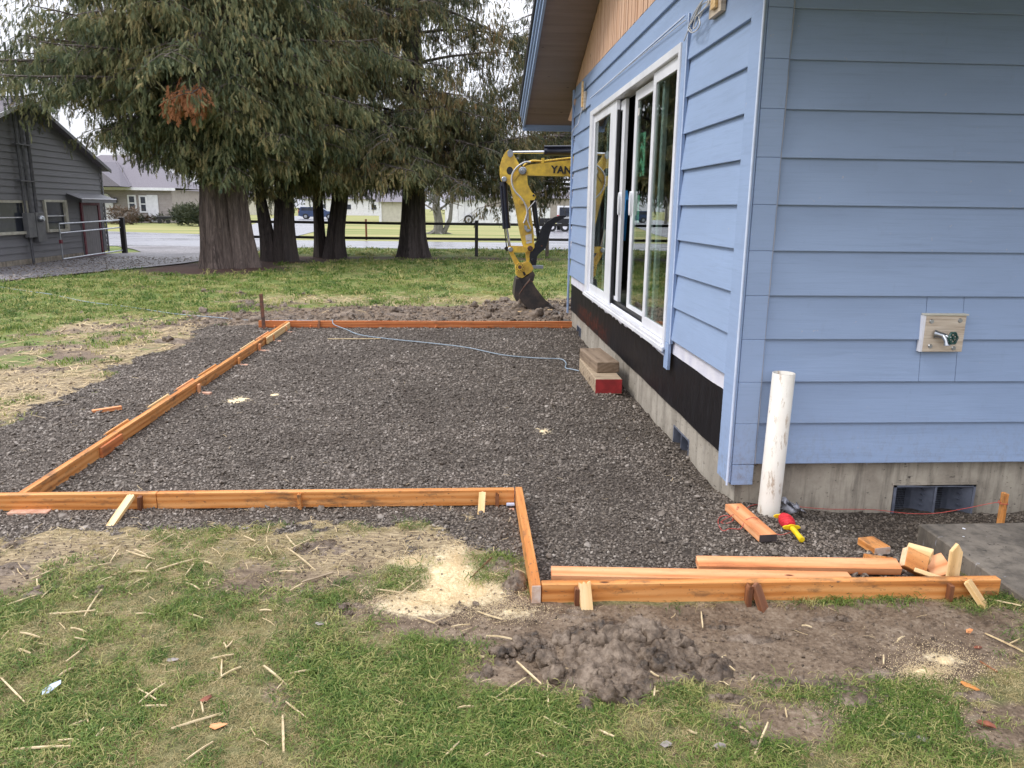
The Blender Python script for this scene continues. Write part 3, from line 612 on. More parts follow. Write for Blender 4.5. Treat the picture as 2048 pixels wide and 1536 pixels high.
vent_y(2.402, 2.880, -.108, .084, YFF)
for a, b in vents:
    o = MB().box(XF-.003, XF+.12, a+.001, a+.014, -.084, .079).box(XF-.003, XF+.12, b-.014, b-.001, -.084, .079).box(XF-.003, XF+.12, a+.014, b-.014, .068, .079).box(XF+.0, XF+.12, (a+b)/2-.006, (a+b)/2+.006, -.084, .068)
    for i in range(5): o.box(XF+.045, XF+.055, a+.014, (a+b)/2-.006, -.08+i*.03, -.074+i*.03)
    o = o.build('foundation_vent', M['vent'], house)
    MB().box(XF+.121, XF+.125, a, b, -.084, .08).build('vent_dark_sheet', M['hole'], o)  # crawlspace darkness as a near-black sheet here too
# faucet block
fb = MB().bbox(2.415, 2.633, YW-.045, YW-.008, .858, 1.050, .002).build('faucet_block', M['block'], house)
MB().bbox(2.405, 2.640, YW-.052, YW-.006, 1.0515, 1.060, .001).build('drip_cap', M['cream'], fb)
MB().box(2.402, 2.4135, YW-.044, YW-.010, .858, 1.050).build('caulk_edge', M['white'], fb)
for px, pz in ((2.445, 1.02), (2.600, 1.025), (2.455, .888), (2.585, .878)): MB().tube([(px, YW-.050, pz), (px, YW-.044, pz)], [.010, .013], 10).build('screw_head', M['silver'], fb)
f0 = YW-.045; fx, fz = gY(1886, 672, f0-.02).x, gY(1886, 672, f0-.02).z
hc = gY(1906, 676.5, f0-.070); n_ = Vector((.28, -.95, .10)).normalized(); a_ = n_.cross(Vector((0, 0, 1))).normalized(); b_ = n_.cross(a_)
sp = MB().tube([(fx-.035, f0, fz+.008), (fx-.018, f0-.012, fz+.006), (fx+.004, f0-.034, fz)], [.023, .016, .015], 12).tube([(fx+.0, f0-.030, fz), (fx+.004, f0-.052, fz-.022), (fx+.004, f0-.058, fz-.045)], [.016, .015, .017], 12).tube([(fx+.002, f0-.03, fz+.002), tuple(hc-n_*.004)], [.014, .008], 12).build('spigot', M['silver'], fb)
hw = MB(); ring = [hc+(a_*math.cos(q)+b_*math.sin(q))*(.0285+.0025*math.cos(q*6)) for q in [2*math.pi*i/30 for i in range(31)]]
hw.tube(ring, .0062, 8, cap=False)
for i in range(3): q = math.pi*i/3; hw.tube([hc-(a_*math.cos(q)+b_*math.sin(q))*.024, hc+(a_*math.cos(q)+b_*math.sin(q))*.024], .0042, 6)
hw.tube([hc-n_*.006, hc+n_*.008], .008, 10); hw.build('handwheel', M['valve'], fb)

# ---- patio door (four panels, two of them sliding)
pd = 'white_vinyl'
dz0, dz1 = .60, 2.65; Y0, Y1 = 5.315, 8.95
fr = MB()
fr.bbox(XW-.045, XW+.09, Y0, Y0+.05, dz0, dz1).bbox(XW-.045, XW+.09, Y1-.06, Y1+.10, dz0, dz1).bbox(XW-.045, XW+.09, Y0+.05, Y1-.06, dz1-.055, dz1).bbox(XW-.055, XW+.09, Y0+.05, Y1-.06, dz0, dz0+.045)
fr.bbox(XW-.062, XW-.046, Y0-.01, Y1+.11, dz0-.012, dz0+.02)
door = fr.build('patio_door', M['vinyl'], house)
MB().bbox(XW+.0, XW+.006, Y0+.05, Y1-.06, dz0+.045, dz0+.062).bbox(XW+.045, XW+.051, Y0+.05, Y1-.06, dz0+.045, dz0+.062).build('track', M['vinyl'], door)
def panel(y0, y1, xp, sw0, sw1, rail=.085, th=.034, zb=dz0+.05, zt=dz1-.058, handle=None):
    p = MB().bbox(xp, xp+th, y0, y0+sw0, zb, zt).bbox(xp, xp+th, y1-sw1, y1, zb, zt).bbox(xp, xp+th, y0+sw0, y1-sw1, zt-rail, zt).bbox(xp, xp+th, y0+sw0, y1-sw1, zb, zb+rail)
    o = p.build('door_panel', M['vinyl'], door)
    MB().box(xp+.010, xp+.014, y0+sw0-.004, y1-sw1+.004, zb+rail-.004, zt-rail+.004).build('glass_pane', M['glass'], o)
    if handle is not None:
        yh, s = handle; MB().prism([(yh+.034*math.cos(q)*(1 if abs(math.cos(q)) > .0 else 1), 1.63+.105*math.copysign(abs(math.sin(q))**.75, math.sin(q))) for q in [2*math.pi*i/20 for i in range(20)]], xp-.022, xp-.001, 'x').build('handle', M['vinyl'], o)
panel(Y0+.05, 6.14, XW-.018, .045, .08)                      # right fixed
panel(5.95, 6.965, XW+.024, .06, .095, handle=(6.925, 1), zt=dz1-.075)     # right slider, pushed half open
panel(7.39, 8.3, XW+.024, .12, .06, handle=(7.44, 1), zt=dz1-.075)       # left slider
panel(7.60, Y1-.06, XW-.018, .31, .06)                        # left fixed
MB().bbox(XW-.01, XW+.02, 7.575, 7.595, .66, 2.5, .001).build('slit_shade_strip', M['black'], door)  # black strip stands in for the dark slit between the panels
MB().bbox(XW+.0225, XW+.0235, 6.78, 6.83, 2.36, 2.42, .0001).build('sticker', M['label'], door)
# dim room behind the door
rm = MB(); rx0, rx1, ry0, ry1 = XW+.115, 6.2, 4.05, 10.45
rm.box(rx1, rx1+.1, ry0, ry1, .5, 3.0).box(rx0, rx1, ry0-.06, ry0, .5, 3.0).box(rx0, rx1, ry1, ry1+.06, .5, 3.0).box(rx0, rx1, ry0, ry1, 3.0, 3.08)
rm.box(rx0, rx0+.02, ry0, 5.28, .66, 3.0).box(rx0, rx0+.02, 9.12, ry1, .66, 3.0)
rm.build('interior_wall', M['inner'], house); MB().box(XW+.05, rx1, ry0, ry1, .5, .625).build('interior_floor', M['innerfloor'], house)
# sheets of paper taped up inside, lettered, and a towel
for (y, z, w, h, txt) in ((6.68, 1.86, .24, .36, 'AAA'), (6.95, 1.90, .06, .26, ''), (6.80, 1.46, .25, .24, '')):
    sh = MB().box(XW+.064, XW+.066, y, y+w, z, z+h).build('paper_sheet', M['greenpaper'], house)
    if txt:
        for i in range(3):
            zc = z+h-.06-i*.125
            MB().tube([(XW+.063, y+w-.06, zc-.045), (XW+.063, y+w/2, zc+.045), (XW+.063, y+.06, zc-.045)], .010, 4).tube([(XW+.063, y+w-.09, zc-.012), (XW+.063, y+.09, zc-.012)], .008, 4).build('lettering', M['greenink'], sh)
tw = MB(); tw.prism([(8.62, 1.76), (8.50, 1.78), (8.42, 1.68), (8.46, 1.46), (8.50, 1.24), (8.60, 1.32), (8.66, 1.22), (8.72, 1.55)], XW+.28, XW+.31, 'x')
tag(tw.build('hanging_cloth', M['bluecloth'], None), 'blue cloth hanging in the dark opening of the patio door', 'cloth')
lp = MB().tube([(1.60, 6.02, 2.36), (1.60, 6.02, 2.06)], .005, 6)
lp.tube([(1.60, 6.02, 2.065), (1.60, 6.02, 2.05), (1.60, 6.02, 1.95)], [.02, .055, .058], 16)
lamp = lp.build('hanging_lamp', M['copper'], None); tag(lamp, 'small tan lamp hanging behind the nearest glass pane', 'lamp')
MB().tube([(1.60, 6.02, 2.999), (1.60, 6.02, 2.36)], .003, 5).build('cord', M['darkwire'], lamp)

# ---- gable, roof
SL = .36; ZE = 3.165; YE0, YE1 = 3.893, 10.603; YR = (YE0+YE1)/2; ZRG = ZE+SL*(YE1-YR)
def zsoff(y): return ZE+SL*(min(YE1-y, y-YE0))
gb = MB().prism([(YE0, 3.15), (YE1, 3.15), (YE1, ZE), (YR, ZRG), (YE0, ZE)], XW+.02, XW+.10, 'x').build('gable_wall', M['cedar'], house)
y = YE1-.004; n_b = 0
while y > YE0+.05:
    w = .078+random.uniform(-.003, .003); ya, yb = y-w, y; x0 = XW-.004+random.uniform(-.003, .003)
    m4 = Matrix(((0, 0, 1, x0), (0, 1, 0, ya), (-1, 0, 0, 0), (0, 0, 0, 1)))
    za, zb_ = zsoff(ya)-.004, zsoff(yb)-.004
    # local X runs down the board (world -Z) so the grain is vertical
    if max(za, zb_) > 3.15:
        mb = MB(); mb.prism([(-za, .0), (-zb_, w-.012), (-3.139, w-.012), (-3.139, 0)], 0, .02, 'z'); mb.build('plank', M['cedar'], gb, M4=m4)
    y -= w
RX0 = .85; EV = 1.12; EVF = 1.30  # front overhang EVF is out of view, lengthened to shade the facing wall
zend = ZE-SL*EV; zendf = ZE-SL*EVF
def roofz(y): return ZE+SL*(YE1-y) if y > YR else ZE+SL*(y-YE0)
# soffit boards under the far half of the overhang, running outwards from the wall
sof = MB().prism([(YE1+EV, zend+.03), (YR, ZRG+.03), (YR, ZRG+.05), (YE1+EV, zend+.05)], RX0+.05, XR, 'x').prism([(YE0-EVF, zendf+.03), (YE0-EVF, zendf+.05), (YR, ZRG+.05), (YR, ZRG+.03)], RX0+.05, XR, 'x').build('soffit', M['soffit'], house)
ang = math.atan(SL); bw = .125
yy = YE1+EV-.005; i = 0
while yy > YR-2.2:
    ya = yy-bw*math.cos(ang)
    x1 = XW+.0 if ya < YE1-.02 else XW+.9
    for (a, b) in ((yy, ya),):
        zA, zB = roofz(a), roofz(b)
        mb = MB(); mb.prism([(a, zA), (b+.014, zB+.003), (b+.014, zB+.023), (a, zA+.02)], RX0+.035, x1-.006, 'x'); mb.build('plank', M['soffit'], sof)
    yy = ya; i += 1
# rake fascia (three stepped strips), eave fascia, black roof edge, roofing
def rake(x0, x1, d0, d1, mat, name):
    mb = MB(); L = [(YE1+EV, zend), (YR, ZRG), (YE0-EVF, zendf)]
    mb.prism([(p[0], p[1]+d0) for p in L]+[(p[0], p[1]+d1) for p in L[::-1]], x0, x1, 'x'); return mb.build(name, mat, house)
rake(RX0, RX0+.03, -.03, .16, M['blueside'], 'fascia_board')
rake(RX0-.022, RX0-.001, .05, .175, M['blueside'], 'fascia_board')
rake(RX0-.045, RX0-.023, .115, .19, M['blueside'], 'drip_strip')
rake(RX0-.065, RX0+.03, .191, .30, M['roofedge'], 'roof_edge')
for s_, ye, ze_ in ((1, YE1+EV, zend), (-1, YE0-EVF, zendf)):
    MB().bbox(RX0-.0, XR, *(sorted((ye+.001*s_, ye+.03*s_))), ze_-.075, ze_+.15).build('fascia_board', M['blueside'], house)
    MB().bbox(RX0+.035, XR, *(sorted((ye-.0*s_, ye-.02*s_))), ze_-.055, ze_+.02).build('fascia_board', M['blueside'], house)
rf = MB(); rf.prism([(YE1+EV+.05, zend+.16), (YR, ZRG+.19), (YE0-EVF-.05, zendf+.16), (YE0-EVF-.05, zendf+.19), (YR, ZRG+.225), (YE1+EV+.05, zend+.19)], RX0-.03, XR+.3, 'x'); rf.build('roof', M['shingle'], house)
# boxed return of the eave at the far corner (small cedar triangle) and the level soffit over the facing wall
MB().prism([(YE1-.10, 2.98), (YE1+.50, 2.98-.20), (YE1+.10, 2.72)], XW-.03, XW+.0, 'x').build('eave_return', M['cedar'], house)
MB().bbox(XW+.02, XR, YE1+.0, YE1+.03, E0, 3.1).build('wall', M['blueside'], house)
MB().bbox(XR, XR+.05, YW, YF, -.2, 4.0).build('wall', M['blueside'], house)
MB().prism([(YE0, 3.05), (YE0-EVF, zendf-.02), (YE0-EVF, zendf+.0), (YE0, 3.075)], XW-.02, XR, 'x').build('soffit', M['blueside'], house)

# ---- mounting blocks for lights and their cables
def light_block(y, z, w, h, name='light_block'):
    o = MB().bbox(XW-.044, XW-.014, y, y+w, z, z+h, .002).build(name, M['block'], house)
    MB().bbox(XW-.064, XW-.0455, y+.045*w/.2, y+w*.60, z+.03, z+h+.12, .002).build('wood_strip', M['lumber_pale'], o); return o
light_block(4.52, 2.655, .21, .20); light_block(9.55, 2.74, .18, .20)
def cable(name, pts, r=.0035, mat='wire', n=6, sub=6, parent=house):
    P = [Vector(p) for p in pts]; out = []
    for i in range(len(P)-1):
        a = P[max(i-1, 0)]; b = P[i]; c_ = P[i+1]; d = P[min(i+2, len(P)-1)]
        for k in range(sub):
            u = k/sub; out.append(.5*((2*b)+(c_-a)*u+(2*a-5*b+4*c_-d)*u*u+(3*b-a-3*c_+d)*u**3))
    out.append(P[-1]); return MB().tube(out, r, n).build(name, M[mat], parent)
Q = lambda px, py, x=XW-.05: gX(px, py, x)
cable('cable', [Q(1368, 82), Q(1376, 62), Q(1383, 44, 1.39), Q(1404, 22, 1.38), Q(1418, 6, 1.39), Q(1410, -4, 1.38), Q(1398, 14, 1.38), Q(1386, 40, 1.38), Q(1377, 56, 1.39), Q(1383, 65, 1.39), Q(1394, 60, 1.38), Q(1400, 48, 1.38), Q(1398, 30, 1.39), Q(1404, 10, 1.39), Q(1416, 3, 1.395)], .0042)
cable('cable', [Q(1384, 62, 1.40), Q(1379, 50, 1.40), Q(1390, 24, 1.39), Q(1403, 4, 1.39), Q(1392, 34, 1.385), Q(1387, 56, 1.385), Q(1393, 52, 1.385), Q(1399, 36, 1.385), Q(1413, 10, 1.39), Q(1420, 3, 1.40)], .0042)
cable('cable', [Q(1372, 40, 1.412), Q(1362, 47, 1.412), Q(1300, 97, 1.415), Q(1240, 147, 1.415), Q(1190, 189, 1.417)], .003)
cable('cable', [Q(1165, 215, 1.40), Q(1160, 232, 1.38), Q(1156, 248, 1.36), Q(1149, 256, 1.33), Q(1144.5, 266, 1.31), Q(1145, 274, 1.33), Q(1150.5, 282, 1.42)], .005)

# ================================================================ FORMWORK
fw_ = thing('concrete_form', 'long orange lumber form boards nailed to stakes around the gravel bed', 'formwork', (0, 0, 0))
fbd = {}
def fboard(p0, p1, w=.038, h=.089, mat='lumber', label=None, roll=0):
    o = stick('form_board', M[mat], fw_, p0, p1, w, h, roll)
    if label: o['label'] = label
    return o
zc = .047
fboard((.308, 2.838, zc), (2.222, 2.806, zc+.002), label='form board at the near right, end against the concrete path')
fboard((.285, 2.815, zc+.003), (.290, 3.930, zc+.002), mat='lumber', label='short form board stepping back between the two front boards')
MB().bbox(.2665, .3035, 2.8105, 2.8145, .004, .090, .001).build('end_grain', M['endwhite'], fw_)
fboard((.265, 3.910, zc), (-1.62, 3.910, zc+.001), label='right half of the long front form board')
fboard((-1.624, 3.911, zc), (-4.4, 3.914, zc-.002), label='left half of the long front form board')
fboard((-2.322, 3.932, zc), (-2.325, 6.62, zc+.001), label='near length of the left side form board')
fboard((-2.325, 6.624, zc), (-2.335, 10.19, zc), label='far length of the left side form board')
fboard((-2.72, 10.215, zc), (1.446, 10.235, zc), mat='lumber_red', label='reddish far form board running to the house corner')
stick('splice_block', M['lumber_pale'], fw_, (-2.292, 8.9, .046), (-2.296, 10.10, .05), .018, .08)
stick('splice_block', M['lumber_red'], fw_, (-2.292, 4.75, .04), (-2.292, 5.05, .042), .02, .07)
def stake(p0, p1, w=.036, h=.018, mat='lumber_pale', roll=0, jag=.0, point=False, name='stake', label=None):
    o = stick(name, M[mat], fw_, p0, p1, w, h, roll, jag=jag, point=point)
    if label: o['label'] = label
    return o
# stakes and kickers of the long front board
stake((-1.79, 3.665, -.03), (-1.735, 3.872, .092), .040, .018, 'lumber_pale', jag=.01)
stake((-1.705, 3.880, -.10), (-1.700, 3.880, .086), .038, .018, 'lumber_dark', R(90), .012)
stake((-.876, 3.880, -.10), (-.878, 3.880, .088), .018, .040, 'lumber', 0, .01)
stake((.078, 3.735, -.03), (.092, 3.872, .088), .036, .018, 'lumber_pale', jag=.006)
stake((.170, 3.880, -.08), (.171, 3.880, .082), .018, .036, 'lumber_dark', 0, .018)
stick('ground_block', M['pinkblock'], fw_, (-2.36, 3.865, -.006), (-2.16, 3.868, -.006), .050, .036)
stick('ground_block', M['pinkblock'], fw_, (.215, 3.845, -.010), (.262, 3.846, -.010), .03, .022)
# near right board
stake((.487, 2.755, -.02), (.478, 2.812, .108), .048, .020, 'lumber_pale', jag=.022)
stake((.448, 2.800, -.10), (.449, 2.800, .085), .018, .030, 'lumber_dark', 0, .012)
stake((1.212, 2.745, -.02), (1.175, 2.792, .098), .046, .020, 'lumber_dark', jag=.022)
stake((1.150, 2.785, -.10), (1.152, 2.785, .094), .018, .040, 'lumber_dark', 0, .022)
stake((2.135, 2.715, -.02), (2.068, 2.782, .096), .050, .018, 'lumber_pale', jag=.006)
stake((2.000, 2.779, -.08), (2.001, 2.779, .08), .018, .030, 'lumber_dark', 0)
stake((2.068, 2.872, -.12), (2.074, 2.880, .214), .047, .020, 'lumber_pale', 0, point=True, label='pointed pale stake standing behind the near form board')
# left run: braces outside, feet inside
for k, (py, yy_) in enumerate(((858, 5.30), (792, 6.05), (775, 6.62), (745, 7.25), (690, 8.62), (668, 9.25))):
    stake((-2.55, yy_-.02, -.03), (-2.358, yy_+.03, .092), .042, .020, ('lumber', 'lumber_pale', 'lumber_pink')[k % 3], jag=.008)
for k, yy_ in enumerate((6.55, 7.75, 8.55, 9.18, 9.85)):
    stake((-2.285, yy_, -.06), (-2.283, yy_, .072), .020, .040, ('lumber_pink', 'lumber')[k % 2])
    stick('ground_block', M['pinkblock'], fw_, (-2.27, yy_-.04, -.004), (-2.17, yy_-.05, -.006), .05, .03)
for k, x_ in enumerate((-2.52, -2.44, -2.05, -1.95, -.40, .30, 1.30)):
    stake((x_, 10.188, -.08), (x_+.01, 10.188, .03 if k != 3 else .05), .020, .036, ('lumber_red', 'lumber_dark')[k % 2])
stake((-1.93, 10.15, -.02), (-1.925, 10.18, .10), .03, .018, 'lumber_dark')
st = stick('steel_stake', M['steel'], None, (-2.625, 10.10, -.15), (-2.645, 10.12, .455), .042, .030)
tag(st, 'rusty upright stake at the far left corner of the form', 'stake')

# ================================================================ LOOSE LUMBER
def T(o, label, cat, group=None): return tag(o, label, cat, group)
gl_ = 'loose lumber behind the near form board'
z_ = H(1.1, 3.0)
T(stick('loose_board', M['lumber_pink'], None, (.372, 3.045, z_+.024), (1.66, 2.935, z_+.028), .089, .038), 'long loose board lying flat directly behind the near form board', 'board')
T(stick('loose_board', M['lumber_pink'], None, (1.04, 3.118, z_+.026), (1.925, 3.030, z_+.040), .072, .038, R(14)), 'shorter loose board whose left end starts mid way along the longer one', 'board')
lb = stick('lumber_offcut', M['lumber_pink'], None, (1.462, 3.362, H(1.46, 3.4)+.026), (1.43, 3.765, H(1.43, 3.75)+.028), .092, .038)
T(lb, 'pale lumber offcut with a dark painted end beside the red coiled line', 'offcut')
MB().box(-.0022, -.0002, -.0445, .0445, -.0175, .0175).build('painted_end', M['enddark'], lb)
def block(cx, cy_, cz, L, w, h, rx, ry, rz, mat, label, end=None):
    m4 = Matrix.Translation((cx, cy_, cz)) @ Euler((R(rx), R(ry), R(rz))).to_matrix().to_4x4()
    o = MB().bbox(-L/2, L/2, -w/2, w/2, -h/2, h/2, .003).build('wood_block', M[mat], None, M4=m4)
    if end: MB().box(-L/2-.0022, -L/2-.0002, -w/2+.002, w/2-.002, -h/2+.002, h/2-.002).build('end_grain', M[end], o)
    return T(o, label, 'block', 'short lumber offcuts by the concrete path')
z2 = H(1.98, 3.3)
block(1.985, 3.345, z2+.022, .125, .089, .038, 0, 0, 99, 'lumber', 'orange offcut block lying alone on the gravel, white end facing out', 'endwhite')
block(1.915, 3.155, z2+.018, .10, .13, .038, 3, -4, 75, 'lumber', 'orange offcut block half hidden behind the end of the shorter loose board')
def blockb(px_, py_, z, ex, n, L, w, h, mat, label, end=None, endmat='endwhite'):
    c_ = gz(px_, py_, z); n = Vector(n).normalized(); ex = Vector(ex); ex = (ex-n*ex.dot(n)).normalized(); ey = n.cross(ex)
    m4 = Matrix(((ex.x, ey.x, n.x, c_.x), (ex.y, ey.y, n.y, c_.y), (ex.z, ey.z, n.z, c_.z), (0, 0, 0, 1)))
    o = MB().bbox(-L/2, L/2, -w/2, w/2, -h/2, h/2, .003).build('wood_block', M[mat], None, M4=m4)
    if end: MB().box(-L/2-.0022, -L/2-.0002, -w/2+.002, w/2-.002, -h/2+.002, h/2-.002).build('end_grain', M[endmat], o)
    return T(o, label, 'block', 'short lumber offcuts by the concrete path')
blockb(1838, 1107, z2+.088, (.80, -.62, -.25), (-.25, -.28, .92), .105, .072, .038, 'lumber_pale', 'pale topped offcut leaning at the back of the small block pile')
blockb(1829, 1124, z2+.078, (.80, .12, -.60), (.10, -.80, .58), .105, .095, .042, 'lumber', 'tilted offcut block on top of the small pile with pale end up', True, 'endpale')
blockb(1873, 1134, z2+.045, (.95, .10, .25), (-.18, -.62, .76), .100, .098, .038, 'lumber_pink', 'pink offcut block slumped between the pile and the pointed stake')
T(stick('wood_strip', M['lumber_pale'], None, (2.075, 2.905, z2+.060), (1.97, 2.985, z2+.075), .032, .018, R(20)), 'narrow pale strip of wood poking out under the tilted block', 'wood strip')
# stake with the mason line near the vent
sk = stick('survey_stake', M['lumber'], None, (2.905, 3.72, -.25), (2.912, 3.73, .105), .020, .040, 0)
T(sk, 'short orange stake by the foundation with red line tied round it', 'stake')
# the two timbers used as a step
zb_ = H(1.25, 6.5)
bt = MB().bbox(1.135, 1.372, 6.46, 7.42, zb_-.01, .130, .005).build('timber_block', M['oldwood'], None)
T(bt, 'large timber block with red painted end under the patio door', 'timber'); MB().box(1.1375, 1.3695, 6.4545, 6.4585, zb_+.0, .1275).build('painted_end', M['red'], bt)
tb = MB(); tb.bbox(0, .72, -.105, .105, 0, .098, .006)
tb = tb.build('timber_block', M['oldwood2'], None, M4=Matrix.Translation((1.292, 6.72, .1315)) @ Matrix.Rotation(R(94), 4, 'Z'))
T(tb, 'weathered brown timber lying on top of the red ended block', 'timber')
# scraps
T(stick('wood_scrap', M['lumber_pink'], None, (-2.86, 5.86, .012), (-2.68, 5.96, .02), .04, .028), 'short pinkish wood scrap on the gravel outside the left form board', 'wood scrap')
T(stick('wood_lath', M['lumber_pale'], None, (.66, 11.62, .02), (1.36, 11.92, .03), .06, .018), 'thin pale lath in the mud in front of the bucket', 'lath')
T(stick('wood_lath', M['straw'], None, (-1.65, 9.20, .02), (-1.02, 9.22, .02), .018, .008), 'thin pale lath lying on the gravel near the far board', 'lath')

# ---- white plastic pipe, open at the top
pm = MB(); c0 = Vector((1.640, 3.765)); r1, r2 = .0572, .0505; nb = 36; zt_ = .762; zb2 = -.12
lean = lambda z: (c0.x-.035*(1-z/.76)*.4, c0.y)
vs = []; 
for (r_, z) in ((r1, zb2), (r1, zt_), (r2, zt_+.001), (r2, zb2)):
    cx, cy_ = lean(z); vs += [(cx+r_*math.cos(2*math.pi*k/nb), cy_+r_*math.sin(2*math.pi*k/nb), z) for k in range(nb)]
pm.add(vs, [(i*nb+k, i*nb+(k+1) % nb, (i+1)*nb+(k+1) % nb, (i+1)*nb+k) for i in range(3) for k in range(nb)], True)
T(pm.build('drain_pipe', M['pvc'], None), 'dirty white plastic pipe standing upright at the house corner', 'pipe')
# crumpled film beside the pipe
cm = MB(); n = 9; g = {}
vs = []
for i in range(n):
    for j in range(n):
        u, v_ = i/(n-1), j/(n-1); vs.append((1.70+.115*u+.02*math.sin(v_*5), 3.80+.03*math.sin(u*9+v_*4)+.02*math.cos(v_*11), H(1.75, 3.8)-.01+.105*v_*(1-.45*u)+.012*math.sin(u*13+v_*8)))
cm.add(vs, [(i*n+j, (i+1)*n+j, (i+1)*n+j+1, i*n+j+1) for i in range(n-1) for j in range(n-1)], True)
o = cm.build('crumpled_flashing', M['litterplastic'], None); md = o.modifiers.new('s', 'SOLIDIFY'); md.thickness = .002
T(o, 'crumpled grey flashing piece at the foot of the white pipe', 'flashing')

# ---- mason line reel
rl = thing('line_reel', 'yellow plastic reel wound with red mason line on the gravel', 'line reel', (0, 0, 0))
ax0 = Vector((1.648, 3.640, H(1.64, 3.6)+.035)); ax1 = Vector((1.642, 3.375, H(1.64, 3.4)+.022)); dd = (ax1-ax0).normalized(); sd_ = dd.cross(Vector((0, 0, 1))).normalized(); ud = sd_.cross(dd)
P_ = lambda t_, s_=0, h_=0: ax0+dd*t_+sd_*s_+ud*h_
hd = MB(); hd.tube([P_(.135), P_(.15), P_(.20), P_(.255)], [.012, .0145, .013, .0155], 14); hd.tube([P_(.2545), P_(.257)], [.0155, .011], 14)
for tt in (0.0, .125):
    hd.add([], []) ; pl = []
    for k in range(28):
        q = 2*math.pi*k/28; rr = .024+.022*max(0, math.cos(2*q))**1.5; pl.append((rr*math.cos(q), rr*.62*math.sin(q)))
    vs = [P_(tt-.004, a, b) for a, b in pl]+[P_(tt+.004, a, b) for a, b in pl]; m_ = 28
    hd.add(vs, [tuple(range(m_)), tuple(range(2*m_-1, m_-1, -1))]+[(i, m_+i, m_+(i+1) % m_, (i+1) % m_) for i in range(m_)])
hd.tube([P_(-.012), P_(.13)], .009, 10); hd.build('reel_body', M['yplastic'], rl)
wd = MB(); core = []
for i in range(13):
    t_ = .008+.108*i/12; core.append((t_, .0175+.0175*math.sin(math.pi*min(1, max(0, (i+.7)/13.4)))**.8))
wd.tube([P_(a) for a, b in core], [b for a, b in core], 18)
for w_ in range(26):
    ph = random.uniform(0, 6.28); pts = []
    for k in range(17):
        q = 2*math.pi*k/16+ph; t_ = .062+random.uniform(-.006, .006)+.046*math.sin(q*1+w_)*(.55+.45*math.sin(w_*2.1)); t_ = min(.115, max(.010, t_+.03*math.sin(w_*1.7)))
        rb = np.interp(t_, [c_[0] for c_ in core], [c_[1] for c_ in core])+.0008; pts.append(P_(t_, rb*math.cos(q), rb*math.sin(q)))
    wd.tube(pts, .0014, 4, cap=False)
wd.build('wound_line', M['rline'], rl)
MB().tube([P_(.125, .045, 0), P_(.135, .055, .002), P_(.15, .058, -.01)], .002, 5).build('wire_clip', M['silver'], rl)
zg = lambda x, y_, d=.006: H(x, y_)+d
def groundline(pts, d=.008): return [(x, y_, H(x, y_)+d) for x, y_ in pts]
G2 = lambda px, py: tuple(gz(px, py, 0)[:2])
ln = groundline([(1.64, 3.50), (1.60, 3.47), (1.56, 3.46), (1.53, 3.50)], .010)
ln += [(1.505, 3.53, H(1.5, 3.53)+.02), (1.47, 3.55, H(1.46, 3.5)+.052), (1.415, 3.54, H(1.41, 3.54)+.050), (1.385, 3.52, H(1.38, 3.52)+.012)]
ln += groundline([G2(1460, 1062), G2(1445, 1065), G2(1436, 1050), G2(1440, 1036), G2(1455, 1036), G2(1466, 1044), G2(1455, 1050), G2(1442, 1046)], .008)
ln += [(1.405, 3.66, H(1.4, 3.66)+.03), (1.43, 3.70, H(1.43, 3.7)+.052), (1.48, 3.74, H(1.48, 3.74)+.012), (1.58, 3.86, H(1.58, 3.86)+.01), (1.75, 3.875, H(1.75, 3.87)+.02), (2.0, 3.88, H(2, 3.88)+.028)]
ln += [(2.25, 3.86, -.035), (2.45, 3.84, -.052), (2.6, 3.82, -.045), (2.75, 3.79, -.005), (2.88, 3.745, .045), (2.925, 3.72, .05), (2.935, 3.75, .05), (2.905, 3.76, .05), (2.885, 3.72, .048), (2.92, 3.705, .05)]
T(cable('mason_line', ln, .0019, 'pinkline', 5, 5, None), 'red mason line running from the reel past the vent to the stake', 'string')

# ---- pale blue rope across the gravel and lawn
rp = [gz(*p) for p in ((-40, 566), (0, 575), (50, 583), (100, 590), (140, 600), (180, 607), (260, 617), (350, 630), (430, 636), (510, 641))]
pts = [(p.x, p.y, H(p.x, p.y)+.02) for p in rp]+[(-2.3, 10.75, .02), (-1.98, 10.60, .03), (-1.80, 10.32, .075), (-1.76, 10.22, .104), (-1.72, 10.10, .06)]
for p in ((692, 662), (720, 673), (780, 681), (850, 688), (930, 699), (1000, 712), (1050, 716), (1090, 720), (1122, 722), (1132, 730), (1131, 738), (1145, 743), (1158, 746)):
    q = gz(*p); pts.append((q.x, q.y, H(q.x, q.y)+.016))
T(cable('rope', pts, .0060, 'bluerope', 6, 5, None), 'thin pale blue rope crossing lawn, far form board and gravel', 'rope')

